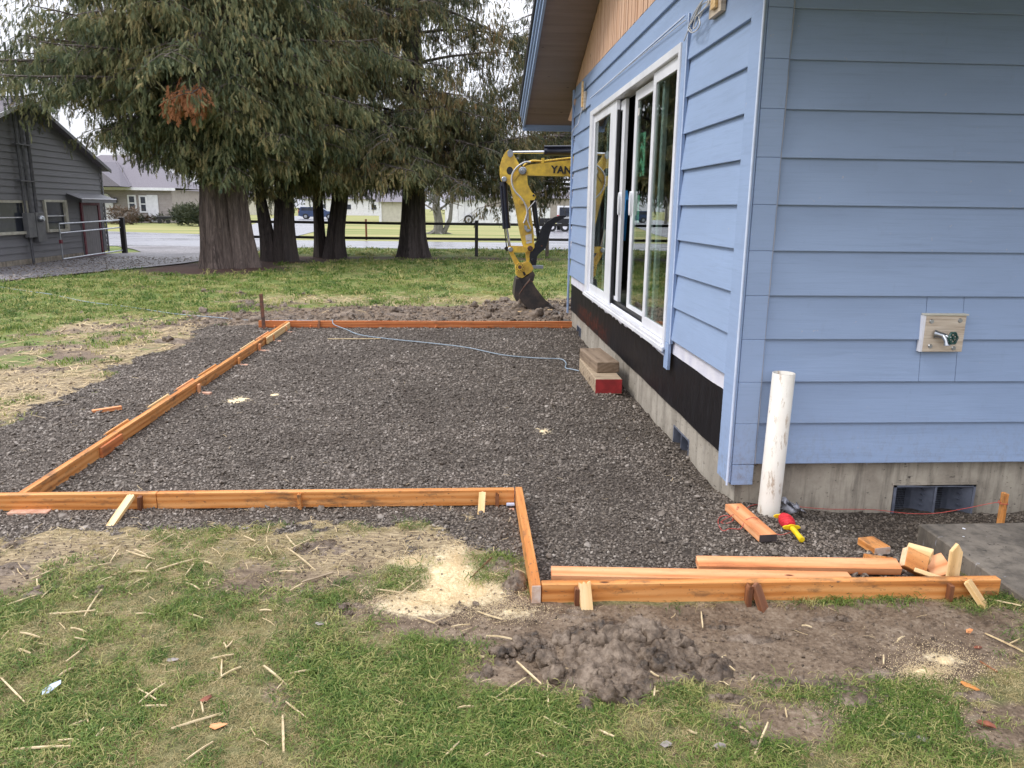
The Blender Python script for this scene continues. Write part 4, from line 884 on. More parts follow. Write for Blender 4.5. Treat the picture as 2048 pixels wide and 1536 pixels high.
# ================================================================ scatter machinery
def scatter(name, pts, rots, scl, idx, protos, parent=None, kind='stuff'):
    pc = bpy.data.collections.new(name+'_kit')
    for i, p in enumerate(protos): pc.objects.link(p)
    me = bpy.data.meshes.new(name); pts = np.asarray(pts, np.float32); n = len(pts)
    me.vertices.add(n); me.vertices.foreach_set('co', pts.ravel())
    a = me.attributes.new('rot', 'FLOAT_VECTOR', 'POINT'); a.data.foreach_set('vector', np.asarray(rots, np.float32).ravel())
    a = me.attributes.new('scl', 'FLOAT', 'POINT'); a.data.foreach_set('value', np.asarray(scl, np.float32))
    a = me.attributes.new('idx', 'INT', 'POINT'); a.data.foreach_set('value', np.asarray(idx, np.int32))
    o = bpy.data.objects.new(name, me); COL.objects.link(o)
    if parent is not None: o.parent = parent
    g = bpy.data.node_groups.new(name, 'GeometryNodeTree')
    g.interface.new_socket('Geometry', in_out='INPUT', socket_type='NodeSocketGeometry'); g.interface.new_socket('Geometry', in_out='OUTPUT', socket_type='NodeSocketGeometry')
    N = g.nodes.new; L = g.links.new; gi = N('NodeGroupInput'); go_ = N('NodeGroupOutput'); iop = N('GeometryNodeInstanceOnPoints'); ci = N('GeometryNodeCollectionInfo')
    ci.inputs['Collection'].default_value = pc; ci.inputs['Separate Children'].default_value = True; ci.inputs['Reset Children'].default_value = True
    def na(nm, ty): x = N('GeometryNodeInputNamedAttribute'); x.data_type = ty; x.inputs['Name'].default_value = nm; return x.outputs['Attribute']
    e2r = N('FunctionNodeEulerToRotation'); L(na('rot', 'FLOAT_VECTOR'), e2r.inputs[0])
    L(gi.outputs[0], iop.inputs['Points']); L(ci.outputs[0], iop.inputs['Instance']); iop.inputs['Pick Instance'].default_value = True
    L(na('idx', 'INT'), iop.inputs['Instance Index']); L(e2r.outputs[0], iop.inputs['Rotation']); L(na('scl', 'FLOAT'), iop.inputs['Scale'])
    L(iop.outputs[0], go_.inputs[0]); m = o.modifiers.new('scatter', 'NODES'); m.node_group = g
    return tag(o, kind=kind)
def proto(mb, name, mat):
    me = bpy.data.meshes.new(name); me.from_pydata(mb.v, [], mb.f); me.polygons.foreach_set('use_smooth', mb.sm); me.materials.append(mat); me.update()
    return bpy.data.objects.new(name, me)
def inview(P, margin=1.25, near=.3):
    """keep points that the camera, or a camera a step aside, can see"""
    d = P-np.array([0, 0, HC]); f = d @ np.array(fw); x = d @ np.array(rt); y = d @ np.array(up)
    return (f > near) & (np.abs(x) < f*.669*margin+.35) & (np.abs(y) < f*.502*margin+.35)

# ================================================================ EXCAVATOR
YE_ = 12.35
ex = thing('mini_excavator', 'yellow mini excavator with black bucket and thumb resting behind the house corner', 'excavator', (0, 0, 0))
def px(poly, Y=YE_): return [(gY(a, b, Y).x, gY(a, b, Y).z) for a, b in poly]
def plate(name, mat, poly, y0, y1, parent=None): return MB().prism(px(poly)[::-1], y0, y1, 'y').build(name, M[mat], parent or ex)
arm_poly = [(1016, 300), (1024, 304), (1030, 316), (1039, 331), (1046, 336), (1053, 350), (1055, 370), (1063, 385), (1069, 389), (1071, 394), (1068, 400), (1059, 401), (1059, 412), (1066, 460), (1068, 494), (1064, 501), (1058, 503), (1050, 501), (1045, 488), (1037, 450), (1030, 412), (1020, 372), (1011, 364), (1003, 362), (1000, 350), (1000, 332), (1005, 315), (1011, 304)]
arm = plate('stick_arm', 'machine', arm_poly, YE_-.095, YE_+.095)
hb = MB(); hp = px([(1019+6.5*math.cos(q), 342+8*math.sin(q)) for q in [2*math.pi*i/16 for i in range(16)]]); hb.prism(hp, YE_-.0975, YE_-.0955, 'y'); hb.build('arm_opening', M['black'], arm)
plate('pin_plate', 'silver', [(1014, 304), (1019, 299), (1025, 303), (1025, 312), (1020, 316), (1015, 313)], YE_-.104, YE_-.0956, arm)
# strengthening edge on the arm
plate('arm_rib', 'machine', [(1041, 334), (1046, 337), (1028, 362), (1024, 360)], YE_-.112, YE_-.0956, arm)
def pin(pxy, r, mat, y0=YE_-.125, y1=YE_-.096, par=None):
    q = gY(*pxy, YE_); return MB().tube([(q.x, y0, q.z), (q.x, y0+.004, q.z), (q.x, y1, q.z)], [r*.75, r, r], 16).build('pin', M[mat], par or ex)
pin((1044, 342), .062, 'silver'); pin((1044, 342), .03, 'silver', YE_-.14, YE_-.1255); pin((1007.5, 359), .042, 'silver'); pin((1059, 496), .042, 'steel'); pin((1020, 498), .040, 'silver', YE_-.13); pin((1066, 391), .018, 'black')
# boom: out to the right, then down to the body behind the house
def XZ(a, b): q = gY(a, b, YE_); return (q.x, q.z)
bt_ = XZ(1064, 329); bb_ = XZ(1055, 351); b1 = XZ(1144, 320); b2 = XZ(1144, 353)
bx = [bb_, XZ(1049, 346), XZ(1049, 336), XZ(1053, 331), bt_, b1, (2.5, b1[1]+.13), (3.15, b1[1]+.02), (3.9, 1.75), (4.55, 1.05), (4.65, .72), (4.35, .70), (3.6, 1.45), (2.95, 1.98), (2.4, b2[1]+.02), b2]
boom = MB().prism([(p[0], p[1]) for p in bx], YE_-.085, YE_+.085, 'y').build('boom', M['machine'], ex)
pp = [gY(a, b, YE_) for a, b in ((1046, 333), (1054, 325), (1064, 322), (1085, 323), (1110, 320), (1146, 316))]
MB().tube([(p.x, YE_-.07, p.z) for p in pp], .016, 8).build('hydraulic_pipe', M['machine'], boom)
for a in (1085, 1143): q = gY(a, 321, YE_); MB().bbox(q.x-.02, q.x+.02, YE_-.09, YE_-.03, q.z-.05, q.z+.03).build('pipe_clamp', M['machine'], boom)
tc_ = bpy.data.curves.new('lettering', 'FONT'); tc_.body = 'YANMAR'; tc_.size = .150; tc_.extrude = .001; tc_.offset = .0058; tc_.space_character = 1.06
to = bpy.data.objects.new('lettering_src', tc_); me_ = bpy.data.meshes.new_from_object(to); lo = bpy.data.objects.new('lettering', me_); COL.objects.link(lo); me_.materials.append(M['black'])
q = gY(1102.5, 345.5, YE_-.087); lo.parent = boom; lo.matrix_basis = Matrix.Translation((q.x, YE_-.0868, q.z)) @ Matrix.Rotation(R(90), 4, 'X') @ Matrix.Rotation(R(1.5), 4, 'Z') @ Matrix.Diagonal((.98, 1.0, 1, 1)) @ Matrix(((1, .12, 0, 0), (0, 1, 0, 0), (0, 0, 1, 0), (0, 0, 0, 1)))
bpy.data.objects.remove(to)
# cylinders
def CY(name, mat, a, b, r, dy=0, par=None):
    p, q_ = gY(*a, YE_), gY(*b, YE_); return MB().tube([(p.x, YE_+dy, p.z), (q_.x, YE_+dy, q_.z)], r, 14).build(name, M[mat], par or ex)
CY('cylinder_rod', 'chrome', (1022, 305), (1090, 304), .022)
c1 = MB(); p = gY(1088, 303.5, YE_); c1.tube([(p.x, YE_, p.z), (p.x+.05, YE_, p.z), (p.x+.051, YE_, p.z), (p.x+1.3, YE_, p.z+.02)], [.066, .066, .060, .060], 16); c1.build('cylinder_barrel', M['navy'], ex)
q_ = gY(1088, 294, YE_); MB().tube([(q_.x, YE_-.03, q_.z), (q_.x+1.3, YE_-.03, q_.z+.03)], .020, 8).build('cylinder_tube', M['navy'], ex)
CY('cylinder_barrel', 'navy', (1006.5, 364), (1013, 455), .058); CY('cylinder_tube', 'navy', (1001.5, 372), (1008, 456), .022, -.05)
MB().tube([tuple(gY(1012, 446, YE_)), tuple(gY(1013.3, 457, YE_))], .066, 16).build('cylinder_gland', M['navy'], ex)
CY('cylinder_rod', 'chrome', (1013, 456), (1019, 492), .024); CY('rod_guard', 'black', (1008.5, 456), (1013, 495), .009, -.05); CY('rod_eye', 'black', (1011, 494), (1016, 501), .03)
# linkage and coupler
plate('tipping_link', 'machine', [(1016, 494), (1021, 492), (1050, 493), (1056, 498), (1052, 504), (1024, 504), (1017, 503)], YE_-.115, YE_-.0965); plate('tipping_link', 'machine', [(1016, 494), (1021, 492), (1050, 493), (1056, 498), (1052, 504), (1024, 504), (1017, 503)], YE_+.0965, YE_+.115)
plate('bucket_link', 'machine', [(1017, 502), (1025, 502), (1038, 524), (1035, 530), (1029, 528)], YE_-.07, YE_+.07)
plate('arm_tip', 'machine', [(1050, 498), (1061, 500), (1058, 522), (1053, 522)], YE_-.06, YE_+.06)
cp = plate('quick_coupler', 'machine', [(1033, 527), (1045, 526), (1056, 522), (1062, 528), (1066, 536), (1062, 543), (1052, 549), (1044, 555), (1036, 553), (1031, 548), (1032, 541), (1030, 535)], YE_-.10, YE_+.10)
q = gY(1038.5, 533, YE_); MB().tube([(q.x, YE_-.125, q.z), (q.x, YE_-.101, q.z)], .070, 24).build('pin_flange', M['machine'], cp); MB().tube([(q.x, YE_-.132, q.z), (q.x, YE_-.1255, q.z)], .030, 16).build('pin', M['steel'], cp)
hl = MB()
for k in range(10): a = 2*math.pi*k/10; hl.tube([(q.x+.054*math.cos(a), YE_-.1275, q.z+.054*math.sin(a)), (q.x+.054*math.cos(a), YE_-.1255, q.z+.054*math.sin(a))], .008, 8)
hl.build('dark_hole_disc', M['black'], cp); plate('coupler_slot', 'black', [(1044, 543), (1048, 542), (1051, 548), (1047, 551)], YE_-.104, YE_-.1005, cp)  # ring of black discs stands in for the dark flange holes
# bucket: two cheeks, a curved back, a flat lip
cheek = [(1057, 557), (1062, 560), (1068, 571), (1077, 583), (1090, 600), (1104, 612), (1086, 616), (1066, 619), (1050, 618), (1041, 613), (1037, 606), (1036, 590), (1036, 584), (1045, 572)]
bk = MB().prism(px(cheek)[::-1], YE_-.25, YE_-.235, 'y').build('bucket', M['bucket'], ex)
MB().prism(px(cheek)[::-1], YE_+.235, YE_+.25, 'y').build('bucket_cheek', M['bucket'], bk)
back = px([(1057, 557), (1045, 572), (1036, 584), (1036, 596), (1040, 610), (1048, 616), (1066, 618), (1086, 616), (1103, 611.5)]); bm_ = MB()
vs = []; 
for dpt in (0, -.016):
    for yy_ in (YE_-.232, YE_+.232): vs += [(p[0]-dpt*.7, yy_, p[1]-dpt*.7) for p in back]
n_ = len(back); fs = [(i, i+1, n_+i+1, n_+i) for i in range(n_-1)]+[(2*n_+i, 3*n_+i, 3*n_+i+1, 2*n_+i+1) for i in range(n_-1)]+[(0, n_, 3*n_, 2*n_), (n_-1, 3*n_-1, 4*n_-1, 2*n_-1)]
bm_.add(vs, fs); bm_.build('bucket_shell', M['bucket'], bk)
MB().prism(px([(1031, 556), (1036, 555), (1045, 571), (1036, 584), (1037, 610), (1031, 600), (1027, 588), (1028, 575)])[::-1], YE_-.20, YE_+.30, 'y').build('bucket_back', M['bucket'], bk)
plate('bucket_ear', 'bucket', [(1034, 552), (1045, 557), (1056, 549), (1060, 543), (1066, 543), (1069, 549), (1066, 560), (1060, 566), (1045, 572), (1033, 570)], YE_-.10, YE_-.07, bk); plate('bucket_ear', 'bucket', [(1034, 552), (1045, 557), (1056, 549), (1060, 543), (1066, 543), (1069, 549), (1066, 560), (1060, 566), (1045, 572), (1033, 570)], YE_+.07, YE_+.10, bk)
rim = MB().tube([(*(px([a])[0][:1]), YE_-.252, px([a])[0][1]) for a in ((1036, 586), (1044, 573), (1057, 558), (1063, 561))], .006, 6).build('bucket_rim', M['steel'], bk)
# thumb and its cylinder
plate('thumb', 'black', [(1059, 520), (1058, 512), (1061, 500), (1068, 490), (1075, 480), (1079, 466), (1085, 453), (1094, 443), (1109, 434), (1120, 431), (1130, 431), (1131, 434), (1123, 438), (1112, 444), (1106, 450), (1103, 455), (1099, 467), (1095, 482), (1091, 495), (1084, 501), (1077, 507), (1073, 514), (1072, 527), (1068, 538), (1064, 532)], YE_-.075, YE_+.075)
pin((1082.5, 491.5), .014, 'steel', YE_-.08, YE_-.0755); pin((1065, 520), .030, 'black', YE_-.09, YE_-.0755)
CY('thumb_cylinder', 'black', (1067, 400), (1074, 455), .040); CY('thumb_rod', 'black', (1074, 455), (1077, 482), .026)
# hoses
def hose(pts, r=.010, mat='wire'): return cable('hose', [Vector((gY(a, b, YE_).x, YE_-dy, gY(a, b, YE_).z)) for a, b, dy in pts], r, mat, 6, 5, ex)
hose([(1060, 325, .10), (1050, 325, .12), (1038, 331, .13), (1028, 341, .13), (1023, 352, .125), (1023, 368, .12), (1030, 384, .12), (1042, 397, .12), (1050, 411, .12), (1053, 424, .12), (1050, 437, .12), (1046, 446, .12)], .013)
hose([(1045, 402, .12), (1052, 413, .115), (1055, 428, .115), (1055, 442, .115), (1060, 455, .115)], .009); hose([(1069, 402, .09), (1062, 410, .12), (1055, 419, .12), (1052, 432, .12), (1056, 446, .115), (1061, 457, .115)], .009)
plate('hose_bracket', 'machine', [(1036, 401), (1040, 400), (1046, 403), (1046, 407), (1041, 409), (1037, 405)], YE_-.13, YE_-.0965); plate('fitting', 'silver', [(1047, 450), (1052, 451), (1054, 458), (1060, 458), (1061, 461), (1053, 464), (1048, 458)], YE_-.125, YE_-.0965)
plate('data_plate', 'label', [(1050, 470), (1062, 467), (1063, 479), (1051, 481)], YE_-.0985, YE_-.0965); plate('data_plate', 'label', [(1051, 483), (1063, 480), (1063, 485), (1052, 487)], YE_-.0985, YE_-.0965)
MB().bbox(gY(1098, 535, YE_).x-.28, gY(1098, 535, YE_).x-.10, YE_-.09, YE_+.0, gY(1075, 534, YE_).z-.02, gY(1075, 530, YE_).z).build('coupler_pin', M['silver'], ex)
# body, cab and tracks stand behind the house
bd = MB(); bd.bbox(4.4, 6.6, YE_-.75, YE_+.75, .62, 1.15, .06).bbox(5.6, 6.65, YE_-.72, YE_+.72, 1.15, 1.75, .08); bd.build('machine_body', M['machine'], ex)
cb = MB()
for (a, b) in ((4.65, YE_-.70), (4.65, YE_+.05), (5.5, YE_-.70), (5.5, YE_+.05)): cb.bbox(a-.03, a+.03, b-.03, b+.03, 1.15, 2.45)
cb.bbox(4.55, 5.65, YE_-.78, YE_+.13, 2.45, 2.52).bbox(4.95, 5.4, YE_-.55, YE_-.1, 1.15, 1.5).bbox(5.35, 5.45, YE_-.55, YE_-.1, 1.45, 2.0); cb.build('cab', M['black'], ex)
for s_ in (-1, 1):
    tr = MB(); pts = []
    for k in range(24):
        q = 2*math.pi*k/24; cx = 4.65 if math.cos(q) < 0 else 6.25; pts.append((cx+.27*math.cos(q), .28+.27*math.sin(q)))
    tr.prism(pts, YE_+s_*.62-.15, YE_+s_*.62+.15, 'y'); tr.build('track', M['rubber'], ex)

# ================================================================ CEDARS
def spray_mb(seed, L=.42):
    r_ = random.Random(seed); mb = MB()
    def leafstrip(p, d, w, L_, droop):
        # narrow tapering quad strip made of two quads, bent down
        side = d.cross(Vector((0, 0, 1)));
        if side.length < .1: side = Vector((0, 1, 0))
        side.normalize(); side = (side+Vector((0, 0, r_.uniform(-.5, .5)))).normalized()
        a = p; b = p+d*L_*.55+Vector((0, 0, -droop*.25)); c_ = p+d*L_+Vector((0, 0, -droop))
        mb.add([a-side*w*.5, a+side*w*.5, b+side*w*.55, b-side*w*.55, c_], [(0, 1, 2, 3), (3, 2, 4)])
    n = 13; p = Vector((0, 0, 0)); d = Vector((1, 0, 0))
    for i in range(n):
        t_ = i/n; p2 = p+Vector((L/n, r_.uniform(-.006, .006), -L/n*t_*.35))
        leafstrip(p, (p2-p).normalized(), .014*(1-.5*t_), L/n*1.4, .0)
        for s_ in (1, -1):
            if r_.random() < .22: continue
            ln_ = (.016+.045*math.sin(math.pi*min(1, t_*.85+.18)))*r_.uniform(.75, 1.2); a_ = R(r_.uniform(15, 45))
            q = p.copy(); dd_ = Vector((math.cos(a_), s_*math.sin(a_), r_.uniform(-.25, .10))); dd_.normalize(); m = 3
            for k in range(m):
                q2 = q+dd_*ln_/m+Vector((0, 0, -.004*k))
                leafstrip(q, (q2-q).normalized(), .0095, ln_/m*1.5, .004)
                if k < m-1 or True:
                    for s2 in (1, -1):
                        aa = a_+s2*R(r_.uniform(25, 50)); leafstrip(q2, Vector((math.cos(aa), s_*math.sin(aa), -.25)).normalized(), .0080, ln_*.45*r_.uniform(.6, 1.3), .006)
                q = q2
        p = p2
    return mb
SPR = {k: [proto(spray_mb(10+i, L=(.30, .22, .40, .34)[i]), 'spray', M[k]) for i in range(4)] for k in ('leafA', 'leafB', 'leafE', 'leafdead', 'leafhedge', 'leafshrub')}
def limbpath(base, az, L, rise, droop, n=9, wig=.05, rr=random):
    out = []; a = az
    for i in range(n+1):
        t_ = i/n; out.append(Vector((base.x+L*t_*math.cos(a), base.y+L*t_*math.sin(a), base.z+rise*L*t_-droop*L*t_**2+.35*droop*L*t_**4))); a += rr.uniform(-wig, wig)
    return out
def trunkmesh(mb, path, radii, lobes=6, amp=.085, seed=0, flare=.20, nth=72, sub=7):
    r_ = random.Random(seed); ph = [r_.uniform(0, 6.28) for _ in range(4)]; P = [Vector(p) for p in path]; rings = []
    for i in range(len(P)-1):
        for k in range(sub): u = k/sub; rings.append((P[i].lerp(P[i+1], u), radii[i]*(1-u)+radii[i+1]*u))
    rings.append((P[-1], radii[-1])); vs = []
    for (c_, r0_) in rings:
        f = math.exp(-max(0, c_.z)/.42)
        for k in range(nth):
            q = 2*math.pi*k/nth
            rr = r0_*(1+amp*math.sin(lobes*q+ph[0]+c_.z*.25)+amp*.6*math.sin((lobes*2+1)*q+ph[1]-c_.z*.3)+amp*.45*math.sin((lobes*3+1)*q+ph[2]+c_.z*.8+1.2*math.sin(c_.z*1.3))+amp*.35*math.sin((lobes*5+2)*q+ph[3]-c_.z*.6)+r_.uniform(-.012, .012))
            rr *= 1+flare*f*(1+.45*math.sin(lobes*q+ph[0])); vs.append((c_.x+rr*math.cos(q), c_.y+rr*math.sin(q), c_.z))
    m = len(rings); mb.add(vs, [(i*nth+k, i*nth+(k+1) % nth, (i+1)*nth+(k+1) % nth, (i+1)*nth+k) for i in range(m-1) for k in range(nth)], True)
def cedar(label, stems, limbs, leaf, bark_, seed, dead=None, base=None, density=1.0, name='cedar_tree', fill=()):
    from mathutils import noise as mn
    r_ = random.Random(seed); root = thing(name, label, 'tree', base or (stems[0][0][0][0], stems[0][0][0][1], 0), 0, 'big cedar trees along the fence')
    SCL_ = .66; bs = root.location.copy(); off = -bs
    tm = MB()
    for i, (path, radii, lobes) in enumerate(stems): trunkmesh(tm, path, radii, lobes, seed=seed+i)
    tr = tm.build('trunk', bark_, root, local=bs); tr.location = (0, 0, 0)
    bm_ = MB(); P = []; RO = []; SC = []; ID = []; DP = []; DR_ = []
    def addspray(p, az, pitch, s):
        if dead is not None and (p-dead[0]).length < dead[1]: DP.append(tuple(p-bs)); DR_.append((r_.uniform(-.7, .7), pitch, az)); return
        P.append(tuple(p-bs)); RO.append((r_.uniform(-.9, .9), pitch, az)); SC.append(s); ID.append(r_.randrange(4))
    for (base_, az, L, rise, droop, thick) in limbs:
        path = limbpath(base_, az, L, rise, droop, 9, .07, r_); nn_ = len(path)
        bm_.tube([p-bs for p in path], [thick*(1-.88*i/(nn_-1))+.004 for i in range(nn_)], 5, cap=False)
        nt_ = max(3, int(L/.17*density)); 
        for k in range(nt_):
            t_ = .12+.88*(k+r_.random())/nt_; fi = min(t_, .999)*(nn_-1); i0 = int(fi); p = path[i0].lerp(path[min(i0+1, nn_-1)], fi-i0)
            sgn = 1 if k % 2 else -1; a2 = az+sgn*R(r_.uniform(25, 75)); l2 = (.45+.75*r_.random())*(1-.45*t_)*min(1.5, .55+L/5)
            tw_ = limbpath(p, a2, l2, r_.uniform(-.05, .12), r_.uniform(.45, 1.0), 4, .15, r_)
            bm_.tube([p_-bs for p_ in tw_], [.011, .009, .007, .005, .003], 4, cap=False)
            m_ = max(3, int(l2/.021*density))
            for j in range(m_):
                u = (j+r_.random())/m_*4; i1 = min(3, int(u)); q = tw_[i1].lerp(tw_[i1+1], u-i1)
                pitch = R(min(88, max(-5, r_.gauss(58, 24)))); q = q+Vector((r_.gauss(0, .06), r_.gauss(0, .06), r_.uniform(-.20, .03))); addspray(q, a2+r_.uniform(-1.6, 1.6), pitch, r_.uniform(.55, 1.35))
            if r_.random() < .35: # long hanging tassel
                q = tw_[-1]
                for z_ in range(3): q = q+Vector((r_.uniform(-.05, .05), r_.uniform(-.05, .05), -.12)); addspray(q, r_.uniform(0, 6.28), R(80), r_.uniform(.8, 1.25))
    for (cx, cy_, cz, ra, rb, rc, nf, thr) in fill:
        for _ in range(int(nf*1.35)):
            v_ = Vector((r_.gauss(0, 1), r_.gauss(0, 1), r_.gauss(0, 1))).normalized()*(r_.random()**.30)
            q = Vector((cx+v_.x*ra, cy_+v_.y*rb, cz+v_.z*rc))
            if q.z < 1.75 or mn.noise(Vector((q.x*1.15, q.y*1.15, q.z*.62))+Vector((seed, 0, 0)))*.65+mn.noise(Vector((q.x*3.1, q.y*3.1, q.z*1.3)))*.35 < thr: continue
            az_ = math.atan2(q.y-cy_, q.x-cx)+r_.gauss(0, .8); addspray(q, az_, R(min(88, max(0, r_.gauss(62, 20)))), r_.uniform(.6, 1.3))
    bo = bm_.build('branches', M['twig'], root); bo.location = (0, 0, 0)
    keep = inview(np.array(P)+np.array(bs), 1.35) | (np.array(P)[:, 2] > 1e9)
    near_ = np.array([random.random() < .22 for _ in P]); keep = keep | near_
    P = np.array(P)[keep]; RO = np.array(RO)[keep]; SC = np.array(SC)[keep]; ID = np.array(ID)[keep]
    SC = SC*.56
    scatter('foliage', P, RO, SC, ID, SPR[leaf], root, 'stuff')
    if DP: scatter('dead_foliage', DP, DR_, [1.15]*len(DP), [r_.randrange(4) for _ in DP], SPR['leafdead'], root, 'stuff')['label'] = 'patch of dead orange foliage'
    return root
def mklimbs(n, x, y, z0, z1, azr, Lr, rise=(.0, .22), droop=(.22, .45), seed=0, taper=None):
    r_ = random.Random(seed); out = []
    for i in range(n):
        z = z0+(z1-z0)*((i+r_.random())/n); az = R(r_.uniform(*azr)); L = r_.uniform(*Lr)
        if taper: L *= taper(z)
        ri = r_.uniform(*rise); dr = r_.uniform(*droop)
        if z < 3.4: dr = min(dr, .30+.0*z)
        out.append((Vector((x+r_.uniform(-.15, .15), y+r_.uniform(-.15, .15), z)), az, L, ri, dr, .018+.010*L))
    return out
tp = lambda z: 1.0 if z < 7 else max(.35, 1-(z-7)*.09)
# A: the nearest, two fused stems, long limbs reaching left over the barn
LA = mklimbs(16, -6.2, 20.6, 4.3, 7.2, (145, 232), (3.6, 5.2), (.05, .35), (.15, .34), 1, lambda z: 1. if z < 4.4 else max(.62, 1-(z-4.4)*.14))
LA += mklimbs(22, -6.1, 20.4, 4.2, 9.5, (-140, -40), (1.3, 3.0), (.0, .45), (.3, .7), 6)
LA += mklimbs(42, -6.1, 20.7, 3.2, 11.5, (-140, 150), (2.4, 3.9), (-.05, .45), (.25, .65), 2, tp)
LA += mklimbs(20, -6.05, 20.5, 2.5, 4.4, (-170, 30), (1.2, 2.3), (.05, .2), (.30, .45), 3)
LA += mklimbs(14, -6.3, 20.5, 3.1, 4.4, (150, 240), (1.6, 2.7), (.02, .2), (.20, .35), 4)
LA += mklimbs(4, -6.3, 20.6, 4.3, 5.0, (170, 205), (4.6, 5.6), (.15, .32), (.25, .36), 15, tp)
cedar('massive nearest cedar with twin fused trunk and a dead orange patch', [([(-6.33, 20.25, -.1), (-6.34, 20.28, 1.2), (-6.30, 20.35, 2.6), (-6.45, 20.4, 12)], [.36, .33, .29, .10], 5), ([(-5.88, 20.55, -.1), (-5.92, 20.55, 1.2), (-6.0, 20.6, 2.6), (-5.85, 20.8, 13)], [.43, .38, .32, .10], 6)],
      LA, 'leafA', M['bark'], 11, dead=(gY(366, 190, 18.2), .50), base=(-6.1, 20.4, 0), fill=((-6.0, 20.0, 5.4, 3.2, 2.6, 3.2, 22000, .02), (-8.6, 20.2, 5.4, 2.7, 1.8, 1.5, 6500, .15), (-5.9, 19.5, 2.75, 1.3, .7, .75, 1500, .05)))
LB = mklimbs(62, -5.3, 23.1, 2.5, 11.5, (-180, 180), (2.0, 3.6), (-.05, .4), (.25, .65), 21, tp)+mklimbs(22, -5.3, 22.9, 2.6, 5.2, (-150, -20), (1.5, 2.8), (.0, .15), (.3, .5), 22)
cedar('cedar with two dark stems splitting at the ground behind the nearest cedar', [([(-5.62, 22.95, -.1), (-5.72, 22.95, .7), (-5.86, 23.0, 1.8), (-6.0, 23.1, 4)], [.26, .20, .16, .10], 4), ([(-5.22, 22.95, -.1), (-5.22, 22.95, 1.0), (-5.14, 23.0, 2.4), (-5.1, 23.1, 13)], [.30, .27, .24, .08], 5)],
      LB, 'leafB', M['bark2'], 12, fill=((-5.2, 22.8, 5.2, 2.9, 2.2, 3.4, 13000, .0),))
LC = mklimbs(46, -4.5, 24.9, 2.4, 11, (-180, 180), (1.8, 3.0), (.0, .2), (.25, .5), 31, tp)
cedar('slender straight cedar between the forked cedar and the leaning cedar', [([(-4.56, 24.9, -.1), (-4.58, 24.9, 1.2), (-4.60, 24.9, 3), (-4.5, 24.9, 12)], [.17, .15, .14, .05], 4)], LC, 'leafB', M['bark2'], 13)
LD = mklimbs(66, -3.6, 24.4, 2.3, 11.5, (-180, 180), (2.0, 3.8), (-.05, .4), (.25, .65), 41, tp)+mklimbs(26, -3.4, 24.2, 2.4, 5, (-140, -10), (1.8, 3.4), (.0, .12), (.30, .45), 42)
cedar('leaning cedar with bronze tipped foliage right of the slender cedar', [([(-4.10, 24.5, -.1), (-4.00, 24.5, .9), (-3.80, 24.5, 2.1), (-3.4, 24.5, 12)], [.29, .25, .23, .08], 5)], LD, 'leafB', M['bark2'], 14, fill=((-3.5, 24.1, 5.0, 2.8, 2.3, 3.2, 14000, .03), (-3.7, 23.5, 2.6, 2.0, .8, .75, 2600, .05)))
LE = mklimbs(60, -1.6, 25.2, 2.5, 12.5, (-180, 180), (2.2, 4.1), (-.05, .4), (.25, .6), 51, tp)+mklimbs(16, -1.5, 25.0, 2.5, 5, (-70, 20), (2.6, 3.9), (.0, .12), (.25, .36), 52)+mklimbs(10, -1.7, 25.1, 2.4, 4, (-160, -90), (1.5, 2.6), (.0, .12), (.28, .4), 53)
cedar('dark cedar with thick single trunk flaring into the ground left of the excavator', [([(-1.66, 25.15, -.1), (-1.66, 25.15, .8), (-1.62, 25.15, 2.2), (-1.58, 25.2, 6), (-1.55, 25.2, 14)], [.42, .36, .31, .25, .08], 6)], LE, 'leafE', M['bark2'], 15, density=.88, fill=((-1.2, 25.0, 5.2, 3.1, 2.6, 3.2, 12000, .15), (1.0, 25.2, 3.8, 1.8, 1.6, 1.6, 4000, .12), (.5, 25.4, 6.2, 2.3, 1.8, 2.4, 7000, .12)))
LF = mklimbs(14, 4.3, 29.3, 2.2, 4.6, (140, 220), (2.4, 4.4), (-.05, .1), (.18, .3), 62)+mklimbs(60, 4.6, 29.6, 2.7, 11, (-180, 180), (2.6, 4.3), (.0, .2), (.25, .45), 61, tp)
cedar('dark cedar partly hidden behind the excavator boom and the house', [([(4.9, 29.6, -.1), (4.9, 29.6, 2), (4.8, 29.6, 12)], [.40, .30, .08], 5)], LF, 'leafE', M['bark2'], 16, density=.8, fill=((3.6, 29.4, 4.6, 3.0, 2.2, 2.8, 9000, .04),))

# ================================================================ FENCE
fn = thing('rail_fence', 'black two rail wooden fence running behind the cedars', 'fence', (0, 26.0, 0))
posts = [-7.4, -5.62, -4.48, -2.12, .39, 2.86, 5.3, 7.8]
posts[1:3] = [-5.68, -4.50]
fx_ = []
for pxx, top in ((497, 0), (585, 0), (660, 0), (806, 0), (953, 0), (1095, 0)):
    q = gY(pxx, 475, 25.95); fx_.append(q.x)
fx_ += [fx_[-1]+2.45, fx_[-1]+4.9]
for i, x in enumerate(fx_):
    MB().bbox(x-.055, x+.055, -.055, .055, -.2, 1.18, .006).build('post', M['fence_brown'] if i == 5 else M['fence'], fn)
for i in range(len(fx_)-1):
    for z in (1.055, .565):
        j = random.uniform(-.015, .015); MB().prism([(fx_[i]-.02, z-.04+j), (fx_[i+1]+.02, z-.04-j*.5), (fx_[i+1]+.02, z+.045-j*.5), (fx_[i]-.02, z+.045+j)], .056+.001*(i % 2), .092+.001*(i % 2), 'y').build('rail', M['fence'], fn)

